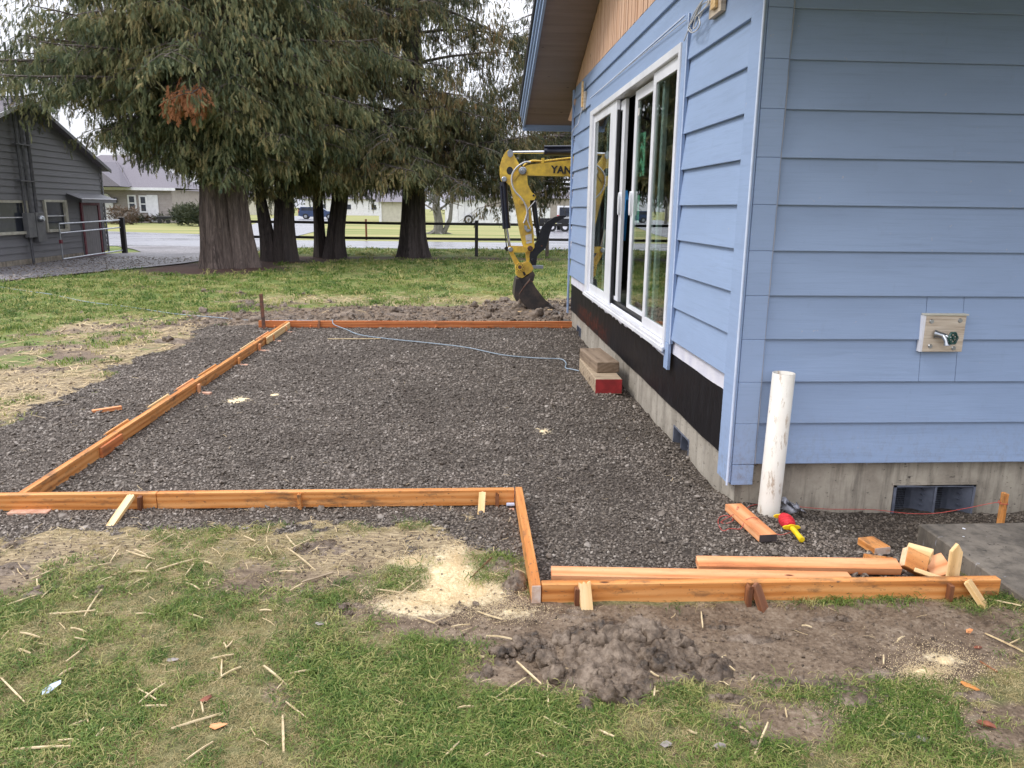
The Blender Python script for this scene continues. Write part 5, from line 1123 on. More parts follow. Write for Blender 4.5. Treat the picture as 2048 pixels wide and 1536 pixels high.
# ================================================================ BARN
bn = thing('grey_barn', 'grey lap sided barn with two cream framed windows and a maroon framed door', 'barn', (0, 0, 0)); XB = -11.3
BY0, BY1, BPK = 17.3, 25.36, 21.45
bz = lambda y: 2.62+(4.10-2.62)*(1-abs(y-BPK)/(BPK-BY0 if y < BPK else BY1-BPK))
bw_ = MB().prism([(BY0, .12), (BY1, .12), (BY1, 2.62), (BPK, 4.10), (BY0, 2.62)], XB-.12, XB-.03, 'x').build('wall', M['barn'], bn)
MB().box(XB-6, XB-.12, BY1-.12, BY1-.03, .1, 2.62).box(XB-6, XB-.12, BY0+.03, BY0+.12, .1, 2.62).build('wall', M['barn'], bn)
wins = [(19.35, 20.98, .79, 1.63), (21.80, 23.0, .80, 1.66)]; dr_ = (23.80, 24.98, .05, 1.60)
ex_ = .165; k = 0; z = .16
while z < 4.05:
    yl, yr = BY0, BY1-.04
    if z > 2.5: yl = BY0+(z-2.62)/(1.48)*(BPK-BY0); yr = BY1-(z-2.62)/(1.48)*(BY1-BPK)-.05
    segs = [(yl, yr)]
    for (a, b, c_, d) in wins+[dr_]:
        if z+ex_ > c_+.02 and z < d-.02:
            segs = [s2 for s1 in segs for s2 in ((s1[0], min(s1[1], a)), (max(s1[0], b), s1[1])) if s2[1]-s2[0] > .03]
    for (a, b) in segs:
        if b-a > .05:
            p = [(XB-.03, z), (XB+.005, z), (XB+.003, z+.004), (XB-.018, z+ex_+.01), (XB-.03, z+ex_+.01)]; MB().prism(p, a, b, 'y').build('plank', M['barn'], bw_)
    z += ex_; k += 1
MB().bbox(XB+.003, XB+.035, BY1-.05, BY1+.02, .05, 2.66).build('corner_board', M['barn'], bn)
MB().bbox(XB-.12, XB+.004, BY0, 23.75, -.1, .155).build('footing', M['found2'], bn)
for (a, b, c_, d) in wins:
    w_ = MB().bbox(XB-.03, XB+.05, a, a+.07, c_, d).bbox(XB-.03, XB+.05, b-.13, b, c_, d).bbox(XB-.03, XB+.04, a+.07, b-.13, d-.06, d).bbox(XB-.03, XB+.07, a+.07, b-.13, c_, c_+.07).build('window', M['cream'], bn)
    MB().bbox(XB-.02, XB+.02, a+.07, b-.13, (c_+d)/2-.012, (c_+d)/2+.012).build('sash_bar', M['white'], w_)
    MB().box(XB-.028, XB-.02, a+.07, b-.13, c_+.07, d-.06).build('glass_pane', M['darkglass'], w_)
d_ = MB().bbox(XB+.0, XB+.045, dr_[0], dr_[0]+.10, .05, 1.60).bbox(XB+.0, XB+.045, dr_[1]-.12, dr_[1], .05, 1.60).bbox(XB+.0, XB+.045, dr_[0]+.10, dr_[1]-.12, 1.52, 1.60).build('door_frame', M['maroon'], bn)
for i in range(7):
    y_ = dr_[0]+.102+i*.136; MB().bbox(XB-.01, XB+.02, y_, y_+.132, .06, 1.515).build('door_board', M['greydoor'], d_)
MB().bbox(XB+.0, XB+.06, 23.0, 25.1, -.06, .045).build('door_step', M['maroon'], bn)
aw = MB().prism([(XB+.0, 1.86), (XB+.42, 1.70), (XB+.42, 1.60), (XB+.40, 1.60), (XB+.40, 1.685), (XB+.0, 1.84)], 23.10, 25.30, 'y').build('awning', M['barn'], bn)
MB().tube([(XB+.42, 23.1, 1.705), (XB+.42, 25.3, 1.705)], .014, 6).build('awning_edge', M['white'], aw)
for s_ in (0, 1):
    ya, yb = (BPK, BY1+.25) if s_ else (BPK, BY0-.25); zb_2 = 2.62-.25*1.48/(BY1-BPK)
    MB().prism([(ya, 4.13), (yb, zb_2+.03), (yb, zb_2+.10), (ya, 4.20)], XB-6.2, XB+.20, 'x').build('roof', M['shingle'], bn)
    MB().prism([(ya, 4.09), (yb, zb_2-.01), (yb, zb_2+.09), (ya, 4.19)], XB+.201, XB+.23, 'x').build('barge_board', M['white'] if not s_ else M['conduit'], bn)
mb_ = MB().bbox(XB+.01, XB+.14, 20.72, 21.08, .70, 1.32).build('electric_box', M['metalbox'], bn); mb2 = MB().bbox(XB+.01, XB+.15, 21.10, 21.52, .58, 1.33).build('meter_box', M['metalbox'], bn)
MB().tube([(XB+.151, 21.28, 1.17), (XB+.22, 21.28, 1.17), (XB+.26, 21.28, 1.17)], [.085, .085, .05], 16).build('meter_glass', M['silver'], mb2)
for (y_, r_, za, zb3) in ((20.80, .030, 1.32, 5.4), (21.02, .028, 1.32, 4.6), (21.32, .045, 1.33, 4.6), (20.88, .035, -.05, .70)): MB().tube([(XB+.07, y_, za), (XB+.07, y_, zb3)], r_, 8).build('conduit', M['conduit'], bn)
for z in (2.1, 3.0): MB().bbox(XB+.01, XB+.11, 20.7, 21.4, z, z+.03).build('conduit_strap', M['conduit'], bn)
mf = MB(); m0 = Vector((XB+.0, 21.25, 4.05)); m1 = Vector((XB+.0, 21.15, 5.15)); m2 = Vector((XB, 20.15, 4.55)); m3 = Vector((XB, 19.2, 4.58)); mf.tube([m0, m1], .022, 6).tube([m1, m2], .018, 6).tube([Vector((XB, 21.2, 4.55)), m3], .014, 6).tube([m2, Vector((XB, 20.75, 4.0))], .014, 6).tube([Vector((XB, 21.2, 4.3)), Vector((XB, 19.9, 4.3))], .012, 6)
for a in (20.3, 20.6, 20.9): mf.tube([Vector((XB, a, 4.3)), Vector((XB, a+.3, 4.55))], .010, 5)
mf.build('service_mast', M['conduit'], bn)
# pipe gate and its post
gt = thing('pipe_gate', 'open galvanized pipe gate standing along the barn wall', 'gate', (0, 0, 0)); gx = -11.02
g0, g1 = 21.95, 25.70
def gp(name, a, b, r=.022, mat='silver'): return MB().tube([a, b], r, 10).build(name, M[mat], gt)
gp('rail', (gx, g0, 1.03), (gx, g1, 1.07)); gp('rail', (gx, g0, .78), (gx, g1, .84)); gp('rail', (gx, g0, .08), (gx, g1, .12))
for y_ in (g0, g0+1.25, g0+2.5): gp('upright', (gx, y_, .08), (gx, y_, 1.04), .018, 'conduit' if y_ > g0 else 'silver')
MB().bbox(gx-.03, gx+.03, g0-.05, g0+.05, .50, .60).build('latch', M['maroon'], gt)
tag(MB().bbox(gx-.06, gx+.08, 25.78, 25.92, -.2, 1.15, .01).build('gate_post', M['fence'], None), 'thick black post at the end of the pipe gate', 'post')

# ================================================================ FAR HOUSE AND STREET
fh = thing('far_house', 'beige house with grey hip roof across the street', 'house', (0, 0, 0)); FY = 70.0
FX0, FX1 = -37.0, -25.4
wl = MB().box(FX0, FX1, FY+.12, FY+9, 0, 2.85).build('wall', M['beige'], fh)
for i in range(14): MB().prism([(FY+.12, .02+i*.2), (FY+.06, .02+i*.2), (FY+.10, .215+i*.2), (FY+.12, .215+i*.2)], FX0, FX1, 'x').build('plank', M['beige'], wl)
MB().prism([(FX0-.6, 2.75), (FX1+.5, 2.75), (FX1+.5, 2.98), (FX0-.6, 2.98)], FY-.45, FY-.42, 'y').build('gutter', M['white'], fh)
rfm = MB(); a, b, c_, d = (FX0-.6, FY-.4, 2.98), (FX1+.5, FY-.4, 2.98), (FX1+.5, FY+9.5, 2.98), (FX0-.6, FY+9.5, 2.98); rfm.add([a, b, c_, d, (FX1-4.6, FY+4.5, 5.9), (FX0+4.0, FY+4.5, 5.9)], [(0, 1, 4, 5), (1, 2, 4), (2, 3, 5, 4), (3, 0, 5), (0, 3, 2, 1)])
rfm.add([(-33.5, FY-.41, 3.0), (-28.6, FY-.41, 3.0), (-31.0, FY+3.2, 5.2), (-31.0, FY-2.6, 5.0), (-33.7, FY-2.9, 3.0), (-28.4, FY-2.9, 3.0)], [(3, 4, 0, 2), (5, 3, 2, 1), (4, 3, 5)])
rfm.build('roof', M['shingle'], fh)
MB().tube([(-28.6, FY-.45, 3.02), (-31.0, FY+2.9, 5.22)], .09, 5).build('roof_hip', M['shingle'], fh)
for q in ((258, 391, 270, 421), (281, 392, 292, 424)):
    p0_, p1_ = gY(q[0], q[3], FY), gY(q[2], q[1], FY); w_ = MB().box(p0_.x-.05, p1_.x+.05, FY+.0, FY+.05, p0_.z-.05, p1_.z+.05).build('window', M['white'], fh)
    MB().box(p0_.x+.10, p1_.x-.10, FY-.02, FY-.002, p0_.z+.08, (p0_.z+p1_.z)/2-.05).box(p0_.x+.10, p1_.x-.10, FY-.02, FY-.002, (p0_.z+p1_.z)/2+.05, p1_.z-.08).build('glass_pane', M['darkglass'], w_)
p0_, p1_ = gY(300, 440, FY), gY(311, 391, FY); MB().box(p0_.x-.1, p1_.x+.15, FY+.0, FY+.05, .08, p1_.z+.05).build('door', M['white'], fh)
p0_, p1_ = gY(203, 448, FY), gY(224, 388, FY); MB().prism([(p0_.x, .05), (p1_.x, .05), (p1_.x, p1_.z-.5), (p1_.x-.35, p1_.z), (p0_.x, p1_.z+.05)], FY-.1, FY+.05, 'y').build('garage_door', M['white'], fh)
q = gY(231, 400, FY); MB().tube([(q.x, FY-.06, q.z+.2), (q.x, FY-.06, q.z-.25)], .14, 8).build('wall_lamp', M['black'], fh)
def bush(name, label, cat, cx, cy2, rx, ry, rz_, n, leaf, sc=1.2, zc_=None, box=False, group=None):
    r_ = random.Random(int(cx*10)); P = []; RO = []
    for i in range(n):
        if box: v_ = Vector((r_.uniform(-1, 1), r_.uniform(-1, 1), r_.uniform(-1, 1))); m_ = max(abs(v_.x), abs(v_.y), abs(v_.z)); v_ *= r_.uniform(.75, 1)/m_
        else: v_ = Vector((r_.gauss(0, 1), r_.gauss(0, 1), r_.gauss(0, 1))); v_.normalize(); v_ *= r_.uniform(.6, 1.02)
        P.append((v_.x*rx*(.75+.25*(v_.z+1)/2 if box else 1), v_.y*ry, max(-rz_, v_.z*rz_)+rz_)); RO.append((r_.uniform(-1, 1), R(r_.uniform(-70, 10)), r_.uniform(0, 6.28)))
    root = thing(name, label, cat, (cx, cy2, 0), 0, group)
    scatter('foliage', P, RO, [sc*r_.uniform(.7, 1.2) for _ in P], [r_.randrange(4) for _ in P], SPR[leaf], root, 'stuff')
    MB().tube([(0, 0, -.05), (.02, 0, rz_*.9)], .04, 6).build('stem', M['barkgrey'], root); return root
q = gz(248, 449); bush('clipped_hedge', 'clipped brown green hedge bush at the far house corner', 'bush', q.x, q.y, 1.05, .7, .60, 420, 'leafhedge', 1.3, box=True)
for i, (a, s_) in enumerate(((283, .32), (300, .30), (322, .36), (268, .3))): bush('low_shrub', ('low grey shrub between the two far house windows', 'low grey shrub left of the far house door', 'low dark shrub right of the far house door', 'low shrub beside the clipped hedge')[i], 'shrub', gY(a, 440, FY-1.2).x, FY-1.2, s_*1.6, s_, s_, 130, 'leafhedge' if i % 2 else 'leafshrub', 1.0)
for i, (a, b, s_) in enumerate(((362, 66, .8), (376, 62, .9), (396, 60, .9))): bush('evergreen_shrub', ('dark evergreen shrub just right of the far house', 'tall dark evergreen shrub in front of the far garden', 'evergreen shrub seen at the left edge of the nearest cedar trunk')[i], 'shrub', gY(a, 430, b).x, b, s_*1.1, s_, s_*.85, 360, 'leafshrub', 1.6)
ct = thing('garden_cart', 'small dark garden cart parked by the far house door', 'cart', (gY(330, 436, 68).x, 68, 0)); MB().bbox(-.6, .6, -.3, .3, .35, .62, .03).build('tray', M['black'], ct)
for s_ in (-1, 1): MB().tube([(.35*s_, -.34, .2), (.35*s_, -.26, .2)], .19, 14).build('wheel', M['rubber'], ct)
MB().tube([(.55, 0, .5), (.95, 0, .95)], .03, 6).build('handle', M['white'], ct)
# distant cream building, white board fence, shed
cbld = thing('cream_building', 'pale cream building far behind the leaning cedar', 'building', (0, 0, 0)); q0, q1 = gY(762, 440, 88), gY(812, 408, 88)
MB().box(q0.x, q1.x, 88, 96, 0, q1.z+.2).build('wall', M['creamwall'], cbld); MB().box(q0.x-.2, q0.x+.1, 87.8, 88, 0, q1.z+.2).build('corner_trim', M['white'], cbld)
MB().add([(q0.x-.5, 87.5, q1.z+.2), (q1.x+.5, 87.5, q1.z+.2), (q1.x+.5, 92, q1.z+1.9), (q0.x-.5, 92, q1.z+1.9), (q1.x+.5, 96.5, q1.z+.2), (q0.x-.5, 96.5, q1.z+.2)], [(0, 1, 2, 3), (3, 2, 4, 5), (1, 4, 2), (0, 3, 5)]).build('roof', M['shingle'], cbld)
wf = thing('white_shed', 'long white panelled shed beyond the far lawn', 'shed', (0, 0, 0)); a0, a1 = gY(890, 446, 80), gY(1100, 446, 80)
nbx = 16; 
for i in range(nbx):
    xa = a0.x+(a1.x-a0.x)*i/nbx; xb = a0.x+(a1.x-a0.x)*(i+1)/nbx; MB().box(xa+.02, xb-.02, 80, 80.06, .05, 2.35 if i < 6 else 1.7).build('panel', M['white'], wf)
MB().box(a0.x, a0.x+(a1.x-a0.x)*6/nbx, 80.1, 84, 0, 2.3).box(a0.x+(a1.x-a0.x)*6/nbx, a1.x, 80.07, 80.12, 0, 1.6).build('wall', M['white'], wf)
MB().add([(a0.x-.3, 79.7, 2.4), (a0.x+(a1.x-a0.x)*.38, 79.7, 2.4), (a0.x+(a1.x-a0.x)*.38, 84.3, 3.2), (a0.x-.3, 84.3, 3.2)], [(0, 1, 2, 3)]).build('roof', M['shingle'], wf)
ty = thing('tyre', 'old tyre leaning on the white shed', 'tyre', (gY(937, 440, 79.6).x, 79.6, .45)); MB().tube([(.38*math.cos(2*math.pi*i/20), 0, .38*math.sin(2*math.pi*i/20)) for i in range(21)], .10, 8, cap=False).build('tread', M['rubber'], ty)
# gnarled bare tree on the far lawn
gn = gz(876, 468); gtree = thing('gnarled_tree', 'small gnarled mossy tree on the far lawn seen right of the dark cedar', 'tree', (gn.x, gn.y, 0)); gm = MB()
gm.tube([(0, 0, -.1), (.05, 0, .8), (-.1, 0, 1.6), (-.05, 0, 2.6)], [.34, .26, .24, .14], 10).tube([(.3, 0, -.05), (.75, 0, .9), (.9, .1, 2.2)], [.16, .13, .08], 8)
for i in range(16):
    a = random.uniform(0, 6.28); z = random.uniform(.9, 2.5); L = random.uniform(1.0, 2.4); gm.tube([(0, 0, z), (L*.5*math.cos(a), L*.3*math.sin(a), z+.5), (L*math.cos(a), L*.5*math.sin(a), z+random.uniform(.1, 1.3))], [.08, .05, .015], 5)
for i in range(6): a = i; gm.tube([(0, 0, .3), (.5*math.cos(a), .3*math.sin(a), .05), (1.0*math.cos(a), .6*math.sin(a), -.05)], [.14, .09, .03], 5)
gm.build('trunk', M['barkgrey'], gtree)
tag(stick('marker_post', M['lumber_dark'], None, tuple(gz(733, 480))[:2]+(-.1,), tuple(gz(733, 480))[:2]+(1.0,), .09, .09), 'thin brown post on the far verge seen between the two fence rails', 'post')
# vehicles
def car(name, label, cat, x, y, rz, L, W_, Hh, body, pickup=False):
    r_ = thing(name, label, cat, (x, y, 0), rz)
    prof = [(-L/2, .45), (-L/2+.03, .95), (-L/2+.12, 1.0)]+([(-L*.12, 1.0), (-L*.10, Hh), (L*.12, Hh)] if pickup else [(-L/2+.30, Hh), (L*.10, Hh)])+[(L*.26, 1.02), (L/2-.15, .92), (L/2, .75), (L/2, .42), (L*.40, .30), (-L*.42, .32)]
    MB().prism(prof, -W_/2, W_/2, 'y').build('body', M[body], r_)
    gw = [(-L*.09, 1.05), (-L*.07, Hh-.08), (L*.11, Hh-.08), (L*.22, 1.05)] if pickup else [(-L/2+.32, 1.05), (-L/2+.40, Hh-.09), (L*.09, Hh-.09), (L*.22, 1.05)]
    for s_ in (-1, 1): MB().prism(gw, s_*(W_/2+.002)-.001, s_*(W_/2+.002)+.001, 'y').build('window', M['darkglass'], r_)
    xb = -L*.10-.0 if pickup else -L/2+.16
    MB().box(xb-.17 if not pickup else xb-.03, xb-.02, -W_/2+.2, W_/2-.2, 1.08, Hh-.12).build('rear_window', M['darkglass'], r_)
    for s_ in (-1, 1): MB().box(-L/2-.02, -L/2+.06, s_*(W_/2-.1)-.09, s_*(W_/2-.1)+.09, .72, 1.15).build('tail_light', M['taillight'], r_)
    MB().box(-L/2-.06, -L/2+.02, -W_/2+.05, W_/2-.05, .40, .58).build('bumper', M['silver'], r_)
    for a in (-.31, .31):
        for s_ in (-1, 1):
            w_ = MB().tube([(a*L, s_*(W_/2-.2), .35), (a*L, s_*(W_/2+.02), .35)], .35, 16).build('wheel', M['rubber'], r_); MB().tube([(a*L, s_*(W_/2+.021), .35), (a*L, s_*(W_/2+.03), .35)], .19, 12).build('rim', M['silver'], w_)
    return r_
p = gz(1137, 461); car('parked_suv', 'white suv with red tail lights parked beside the house corner in the distance', 'car', p.x+.5, p.y+2.6, R(80), 4.9, 1.95, 1.85, 'carwhite')
p = gz(1110, 463); tl = thing('flatbed_trailer', 'low black flatbed trailer parked left of the white suv', 'trailer', (p.x, p.y, 0)); MB().bbox(-1.6, 1.0, -.9, .9, .62, .72).bbox(-1.6, 1.0, -.92, -.88, .72, .95).build('deck', M['black'], tl)
for a in (-1.1, -.35, .6):
    w_ = MB().tube([(a, -1.0, .34), (a, -.8, .34)], .34, 16).build('wheel', M['rubber'], tl); MB().tube([(a, -1.01, .34), (a, -1.0, .34)], .17, 12).build('rim', M['white'], w_)
p = gY(636, 432, 100); car('parked_car', 'dark blue car parked far away between the cedar trunks', 'car', p.x, 100, R(5), 4.6, 1.8, 1.5, 'carblue')
# bare winter trees on the skyline and a far wooded strip
bt2 = [(-34, 84, 7.5), (-27, 88, 8.5), (-21, 92, 7.0), (-38, 95, 9.5)]
def baretree(x, y, h, i):
    r_ = random.Random(i*7); root = thing('bare_tree', ('bare twiggy tree behind the far house roof, left one', 'tall bare twiggy tree above the far house roof ridge', 'bare twiggy tree right of the far house', 'tallest bare tree far left behind the barn roof')[i], 'tree', (x, y, 0)); mb = MB()
    def br(p, d, L, r, dep):
        q = p+d*L; mb.tube([p, p.lerp(q, .5)+Vector((r_.uniform(-.1, .1), 0, 0)), q], [r, r*.8, r*.6], 5, cap=False)
        if dep == 0: return
        for k in range(3 if dep > 1 else 4): dn = (d+Vector((r_.uniform(-.8, .8), r_.uniform(-.8, .8), r_.uniform(-.1, .6)))).normalized(); br(q, dn, L*r_.uniform(.6, .85), r*.55, dep-1)
    br(Vector((0, 0, 0)), Vector((0, 0, 1)), h*.28, .22, 5); mb.build('trunk', M['barkgrey'], root)
for i, a in enumerate(bt2): baretree(*a, i)
P = []; RO = []; SC = []; r_ = random.Random(99)
for i in range(2600):
    x = r_.uniform(-190, 150); y = r_.uniform(185, 215); hh = 3.2+2.2*vn(np.array([x*.06]), np.array([3.0]), 5)[0]*2; P.append((x, y, r_.uniform(0, 1)**.7*hh)); RO.append((r_.uniform(-1, 1), R(r_.uniform(-80, 20)), r_.uniform(0, 6.28))); SC.append(r_.uniform(5, 9))
o = scatter('far_treeline', P, RO, SC, [r_.randrange(4) for _ in P], SPR['leafshrub'], None, 'stuff')
# distant houses that fill the line of sight under the cedars
def farhouse(name, label, x, y, w, h, mat): 
    r_ = thing(name, label, 'house', (x, y, 0)); MB().box(-w/2, w/2, 0, 7, 0, h).build('wall', M[mat], r_); MB().add([(-w/2-.5, -.5, h), (w/2+.5, -.5, h), (w/2+.5, 3.5, h+1.9), (-w/2-.5, 3.5, h+1.9), (w/2+.5, 7.5, h), (-w/2-.5, 7.5, h)], [(0, 1, 2, 3), (3, 2, 4, 5), (0, 3, 5), (1, 4, 2)]).build('roof', M['shingle'], r_)
    for i in range(3): a = -w/2+w*(i+.6)/3.4; f = MB().box(a, a+1.1, -.05, -.01, 1.0, 2.1).build('window', M['white'], r_); MB().box(a+.1, a+1.0, -.07, -.052, 1.1, 2.0).build('glass_pane', M['darkglass'], f)
farhouse('distant_house', 'pale distant house seen between the forked and slender cedars', -22, 150, 16, 3.0, 'white'); farhouse('distant_house', 'beige distant house behind the white shed', 12, 120, 18, 3.2, 'beige')
farhouse('distant_house', 'distant house behind the parked blue car', -44, 140, 18, 3.0, 'creamwall')
T(MB().tube([Vector((-60, 60, 12))+Vector((80*i/20, -10*i/20, -2.5*math.sin(math.pi*i/20))) for i in range(21)], .02, 4).build('utility_wire', M['darkwire'], None), 'thin overhead wire crossing the sky behind the cedars', 'wire')

# ================================================================ MUD CLODS (real relief)
def heap(name, label_kind, x0, x1, y0, y1, step, fn, mat):
    xs_ = np.arange(x0, x1, step); ys_ = np.arange(y0, y1, step); X_, Y_ = np.meshgrid(xs_, ys_); h = fn(X_, Y_); base = hgt(X_, Y_)
    Z_ = base+h-.004; nx_, ny_ = len(xs_), len(ys_)
    # lateral jitter gives overhangs and broken edges
    jx = (fbm(X_, Y_, 22, 3, 71)-.5)*.035*np.clip(h/.03, 0, 1); jy = (fbm(X_, Y_, 22, 3, 75)-.5)*.035*np.clip(h/.03, 0, 1)
    V_ = np.stack([X_+jx, Y_+jy, Z_], -1).reshape(-1, 3); i = np.arange(ny_-1)[:, None]*nx_+np.arange(nx_-1)[None, :]
    F_ = np.stack([i, i+1, i+nx_+1, i+nx_], -1).reshape(-1, 4); hm = h.ravel(); keep = (hm[F_].max(1) > .0015); F_ = F_[keep]
    me = bpy.data.meshes.new(name); me.from_pydata(V_.tolist(), [], F_.tolist()); me.polygons.foreach_set('use_smooth', np.ones(len(F_), bool)); me.materials.append(mat); me.update()
    o = bpy.data.objects.new(name, me); COL.objects.link(o); return tag(o, kind='stuff')
t = NT('wet_clod_mud'); v = t.n('ShaderNodeNewGeometry').outputs['Position']; a = t.noise(v, 30, 8, .7); b = t.noise(v, 5, 4, .6)
c = t.ramp(t.math('ADD', t.math('MULTIPLY', a, .6), t.math('MULTIPLY', b, .4)), [(.38, (.036, .024, .015)), (.49, (.128, .090, .060)), (.60, (.245, .188, .138))])
t.base(c); t.rough(t.ramp(b, [(.4, .28), (.6, .6)])); t.bump(t.math('ADD', a, t.math('MULTIPLY', t.noise(v, 120, 4, .7), .5)), .9, .008); M['mud'] = t.m
def lumps(X_, Y_, cs, amp, sc=9, seed=0):
    h = 0
    for (cx, cy_, rx, ry, hh) in cs:
        d = np.hypot((X_-cx)/rx, (Y_-cy_)/ry)+(fbm(X_, Y_, 8, 4, seed+int(cx*100) % 50)-.5)*.9
        h = np.maximum(h, hh*np.clip(1.0-d, 0, 1)**.55)
    rg = np.abs(fbm(X_, Y_, sc, 4, seed+5)-.5)*2; tex = .45+.8*fbm(X_, Y_, sc*2.2, 4, seed+9)-.5*(1-np.clip(rg*4, 0, 1))
    return h*np.clip(tex, .12, 1.4)*amp
def mp_(a, b): q = gz(a, b); return q.x, q.y
cl = []
for (a, b, w, h_, z) in ((1010, 1320, 26, 22, .035), (1040, 1300, 42, 18, .04), (1075, 1287, 40, 14, .035), (1105, 1345, 34, 24, .05), (1070, 1310, 45, 16, .025), (1160, 1285, 45, 22, .05), (1200, 1310, 62, 26, .06), (1245, 1300, 60, 28, .075), (1290, 1290, 58, 28, .085), (1330, 1300, 48, 26, .07), (1185, 1360, 50, 26, .06), (1215, 1385, 34, 26, .06), (1172, 1405, 22, 18, .045), (1250, 1360, 55, 30, .055), (1255, 1395, 26, 20, .04), (1180, 1272, 40, 14, .045), (1225, 1265, 50, 16, .045), (1410, 1335, 48, 20, .045), (1370, 1345, 40, 16, .03), (1140, 1362, 40, 8, .02), (960, 1357, 30, 5, .012), (1300, 1330, 44, 22, .05)):
    x_, y_ = mp_(a, b); x2, _ = mp_(a+w, b); _, y2 = mp_(a, b-h_); cl.append((x_, y_, abs(x2-x_)*1.15, abs(y2-y_)*1.25, z))
heap('mud_clods', '', .0, 1.25, 2.0, 2.95, .0055, lambda X_, Y_: lumps(X_, Y_, cl, 1.2, 9, 3), M['mud'])
cl2 = []
for (a, b, w, h_, z) in ((1700, 1385, 70, 12, .02), (1640, 1370, 60, 12, .022), (1720, 1410, 50, 14, .03), (1590, 1365, 50, 9, .02), (1760, 1400, 40, 10, .022), (1780, 1350, 60, 12, .022), (1500, 1280, 60, 8, .015), (1950, 1400, 40, 8, .018), (1660, 1240, 60, 7, .014), (1440, 1250, 40, 8, .02), (1460, 1400, 60, 10, .016)):
    x_, y_ = mp_(a, b); x2, _ = mp_(a+w, b); _, y2 = mp_(a, b-h_); cl2.append((x_, y_, abs(x2-x_)*1.1, abs(y2-y_)*1.25, z))
heap('mud_ridge', '', .75, 2.0, 2.0, 2.75, .007, lambda X_, Y_: lumps(X_, Y_, cl2, 1.2, 14, 13), M['mud'])
cl3 = []
for (a, b, w, h_, z) in ((695, 1222, 32, 14, .018), (70, 1195, 26, 12, .03), (90, 1188, 14, 12, .03), (200, 1190, 26, 7, .02), (1035, 1170, 18, 20, .05), (1018, 1182, 14, 12, .04), (1000, 1130, 30, 16, .02), (640, 1100, 60, 14, .015), (1150, 1230, 40, 10, .018), (20, 1140, 30, 10, .02), (30, 1090, 20, 8, .02), (930, 1215, 30, 8, .015)):
    x_, y_ = mp_(a, b); x2, _ = mp_(a+w, b); _, y2 = mp_(a, b-h_); cl3.append((x_, y_, abs(x2-x_)*1.1, abs(y2-y_)*1.25, z))
heap('mud_lumps', '', -2.6, .5, 2.2, 3.6, .009, lambda X_, Y_: lumps(X_, Y_, cl3, 1.0, 12, 23), M['mud'])
cl4 = [(random.uniform(-4.2, 4.6), random.uniform(10.5, 13.2), random.uniform(.10, .4), random.uniform(.05, .16), random.uniform(.02, .065)) for _ in range(80)]+[(random.uniform(.2, 2.0), random.uniform(11.0, 12.2), random.uniform(.15, .4), random.uniform(.08, .16), random.uniform(.03, .08)) for _ in range(16)]
cl4 += [(-3.45, 9.1, .3, .10, .06), (-4.6, 14.6, .35, .12, .05), (-4.0, 14.1, .30, .10, .05), (-6.3, 15.4, .2, .1, .04), (-2.9, 14.2, .25, .08, .04)]
heap('mud_field_lumps', '', -6.6, 5.0, 8.8, 15.6, .034, lambda X_, Y_: lumps(X_, Y_, cl4, 1.0, 5, 33), M['mud'])

def clod_mb(seed):
    import bmesh
    from mathutils import noise as mn
    bm = bmesh.new(); bmesh.ops.create_icosphere(bm, subdivisions=3, radius=1.0); mb = MB(); vs = []; o_ = Vector((seed*3.1, seed*1.7, 0))
    for v in bm.verts:
        p = v.co.normalized(); d = 1+.55*mn.noise(p*1.3+o_)+.38*mn.noise(p*3.1+o_)+.26*abs(mn.noise(p*6.5+o_))*1.4+.16*mn.noise(p*13+o_); p = p*d; vs.append((p.x*.5, p.y*.42, p.z*.34))
    mb.add(vs, [tuple(v.index for v in f.verts) for f in bm.faces], True); bm.free(); return mb
CLD = [proto(clod_mb(5+i), 'clod', M['mud']) for i in range(6)]
def clodscatter(name, cl_, per, smin, smax, seed):
    r_ = np.random.default_rng(seed); PP, SS = [], []
    for (cx, cy_, rx, ry, hh) in cl_:
        n = max(2, int(per*(rx*ry)/.004)); a = r_.uniform(0, 6.28, n); q = r_.uniform(0, 1, n)**.6; x = cx+rx*q*np.cos(a)*.85; y = cy_+ry*q*np.sin(a)*.85
        z = hgt(x, y)+hh*.42*(1-q**1.5); PP.append(np.stack([x, y, z], -1)); SS.append((smin+(smax-smin)*r_.uniform(0, 1, n)**2.0)*(.6+hh*9))
    P = np.concatenate(PP); n = len(P); ok = ~((P[:, 0] > .25) & (P[:, 1] > 2.76) & (P[:, 1] < 4)); P = P[ok]; SC = np.concatenate(SS)[ok]; n = len(P)
    return scatter(name, P, r_.uniform(-1.2, 1.2, (n, 3))*np.array([1, 1, 3]), SC, r_.integers(0, 6, n), CLD)
clodscatter('mud_clods', cl, 7, .010, .075, 1); clodscatter('mud_clods', cl2, 3, .012, .05, 2); clodscatter('mud_clods', cl3, 5, .014, .06, 3); clodscatter('mud_clods', cl4, .28, .03, .17, 4)
# ================================================================ GRAVEL
def stone_mb(seed):
    import bmesh
    r_ = random.Random(seed); bm = bmesh.new(); bmesh.ops.create_icosphere(bm, subdivisions=1, radius=1.0)
    ax = [Vector((r_.gauss(0, 1), r_.gauss(0, 1), r_.gauss(0, 1))).normalized() for _ in range(7)]; cut = [r_.uniform(.55, .85) for _ in ax]
    s_ = (1.0, r_.uniform(.6, .9), r_.uniform(.38, .62)); mb = MB(); vs = []
    for v in bm.verts:
        p = v.co.copy()
        for a, c_ in zip(ax, cut):
            d = p.dot(a)
            if d > c_: p -= a*(d-c_)
        vs.append((p.x*s_[0]*.5, p.y*s_[1]*.5, p.z*s_[2]*.5))
    mb.add(vs, [tuple(v.index for v in f.verts) for f in bm.faces], False); bm.free(); return mb
ST = [proto(stone_mb(200+i), 'pebble', M['gravelstone']) for i in range(7)]
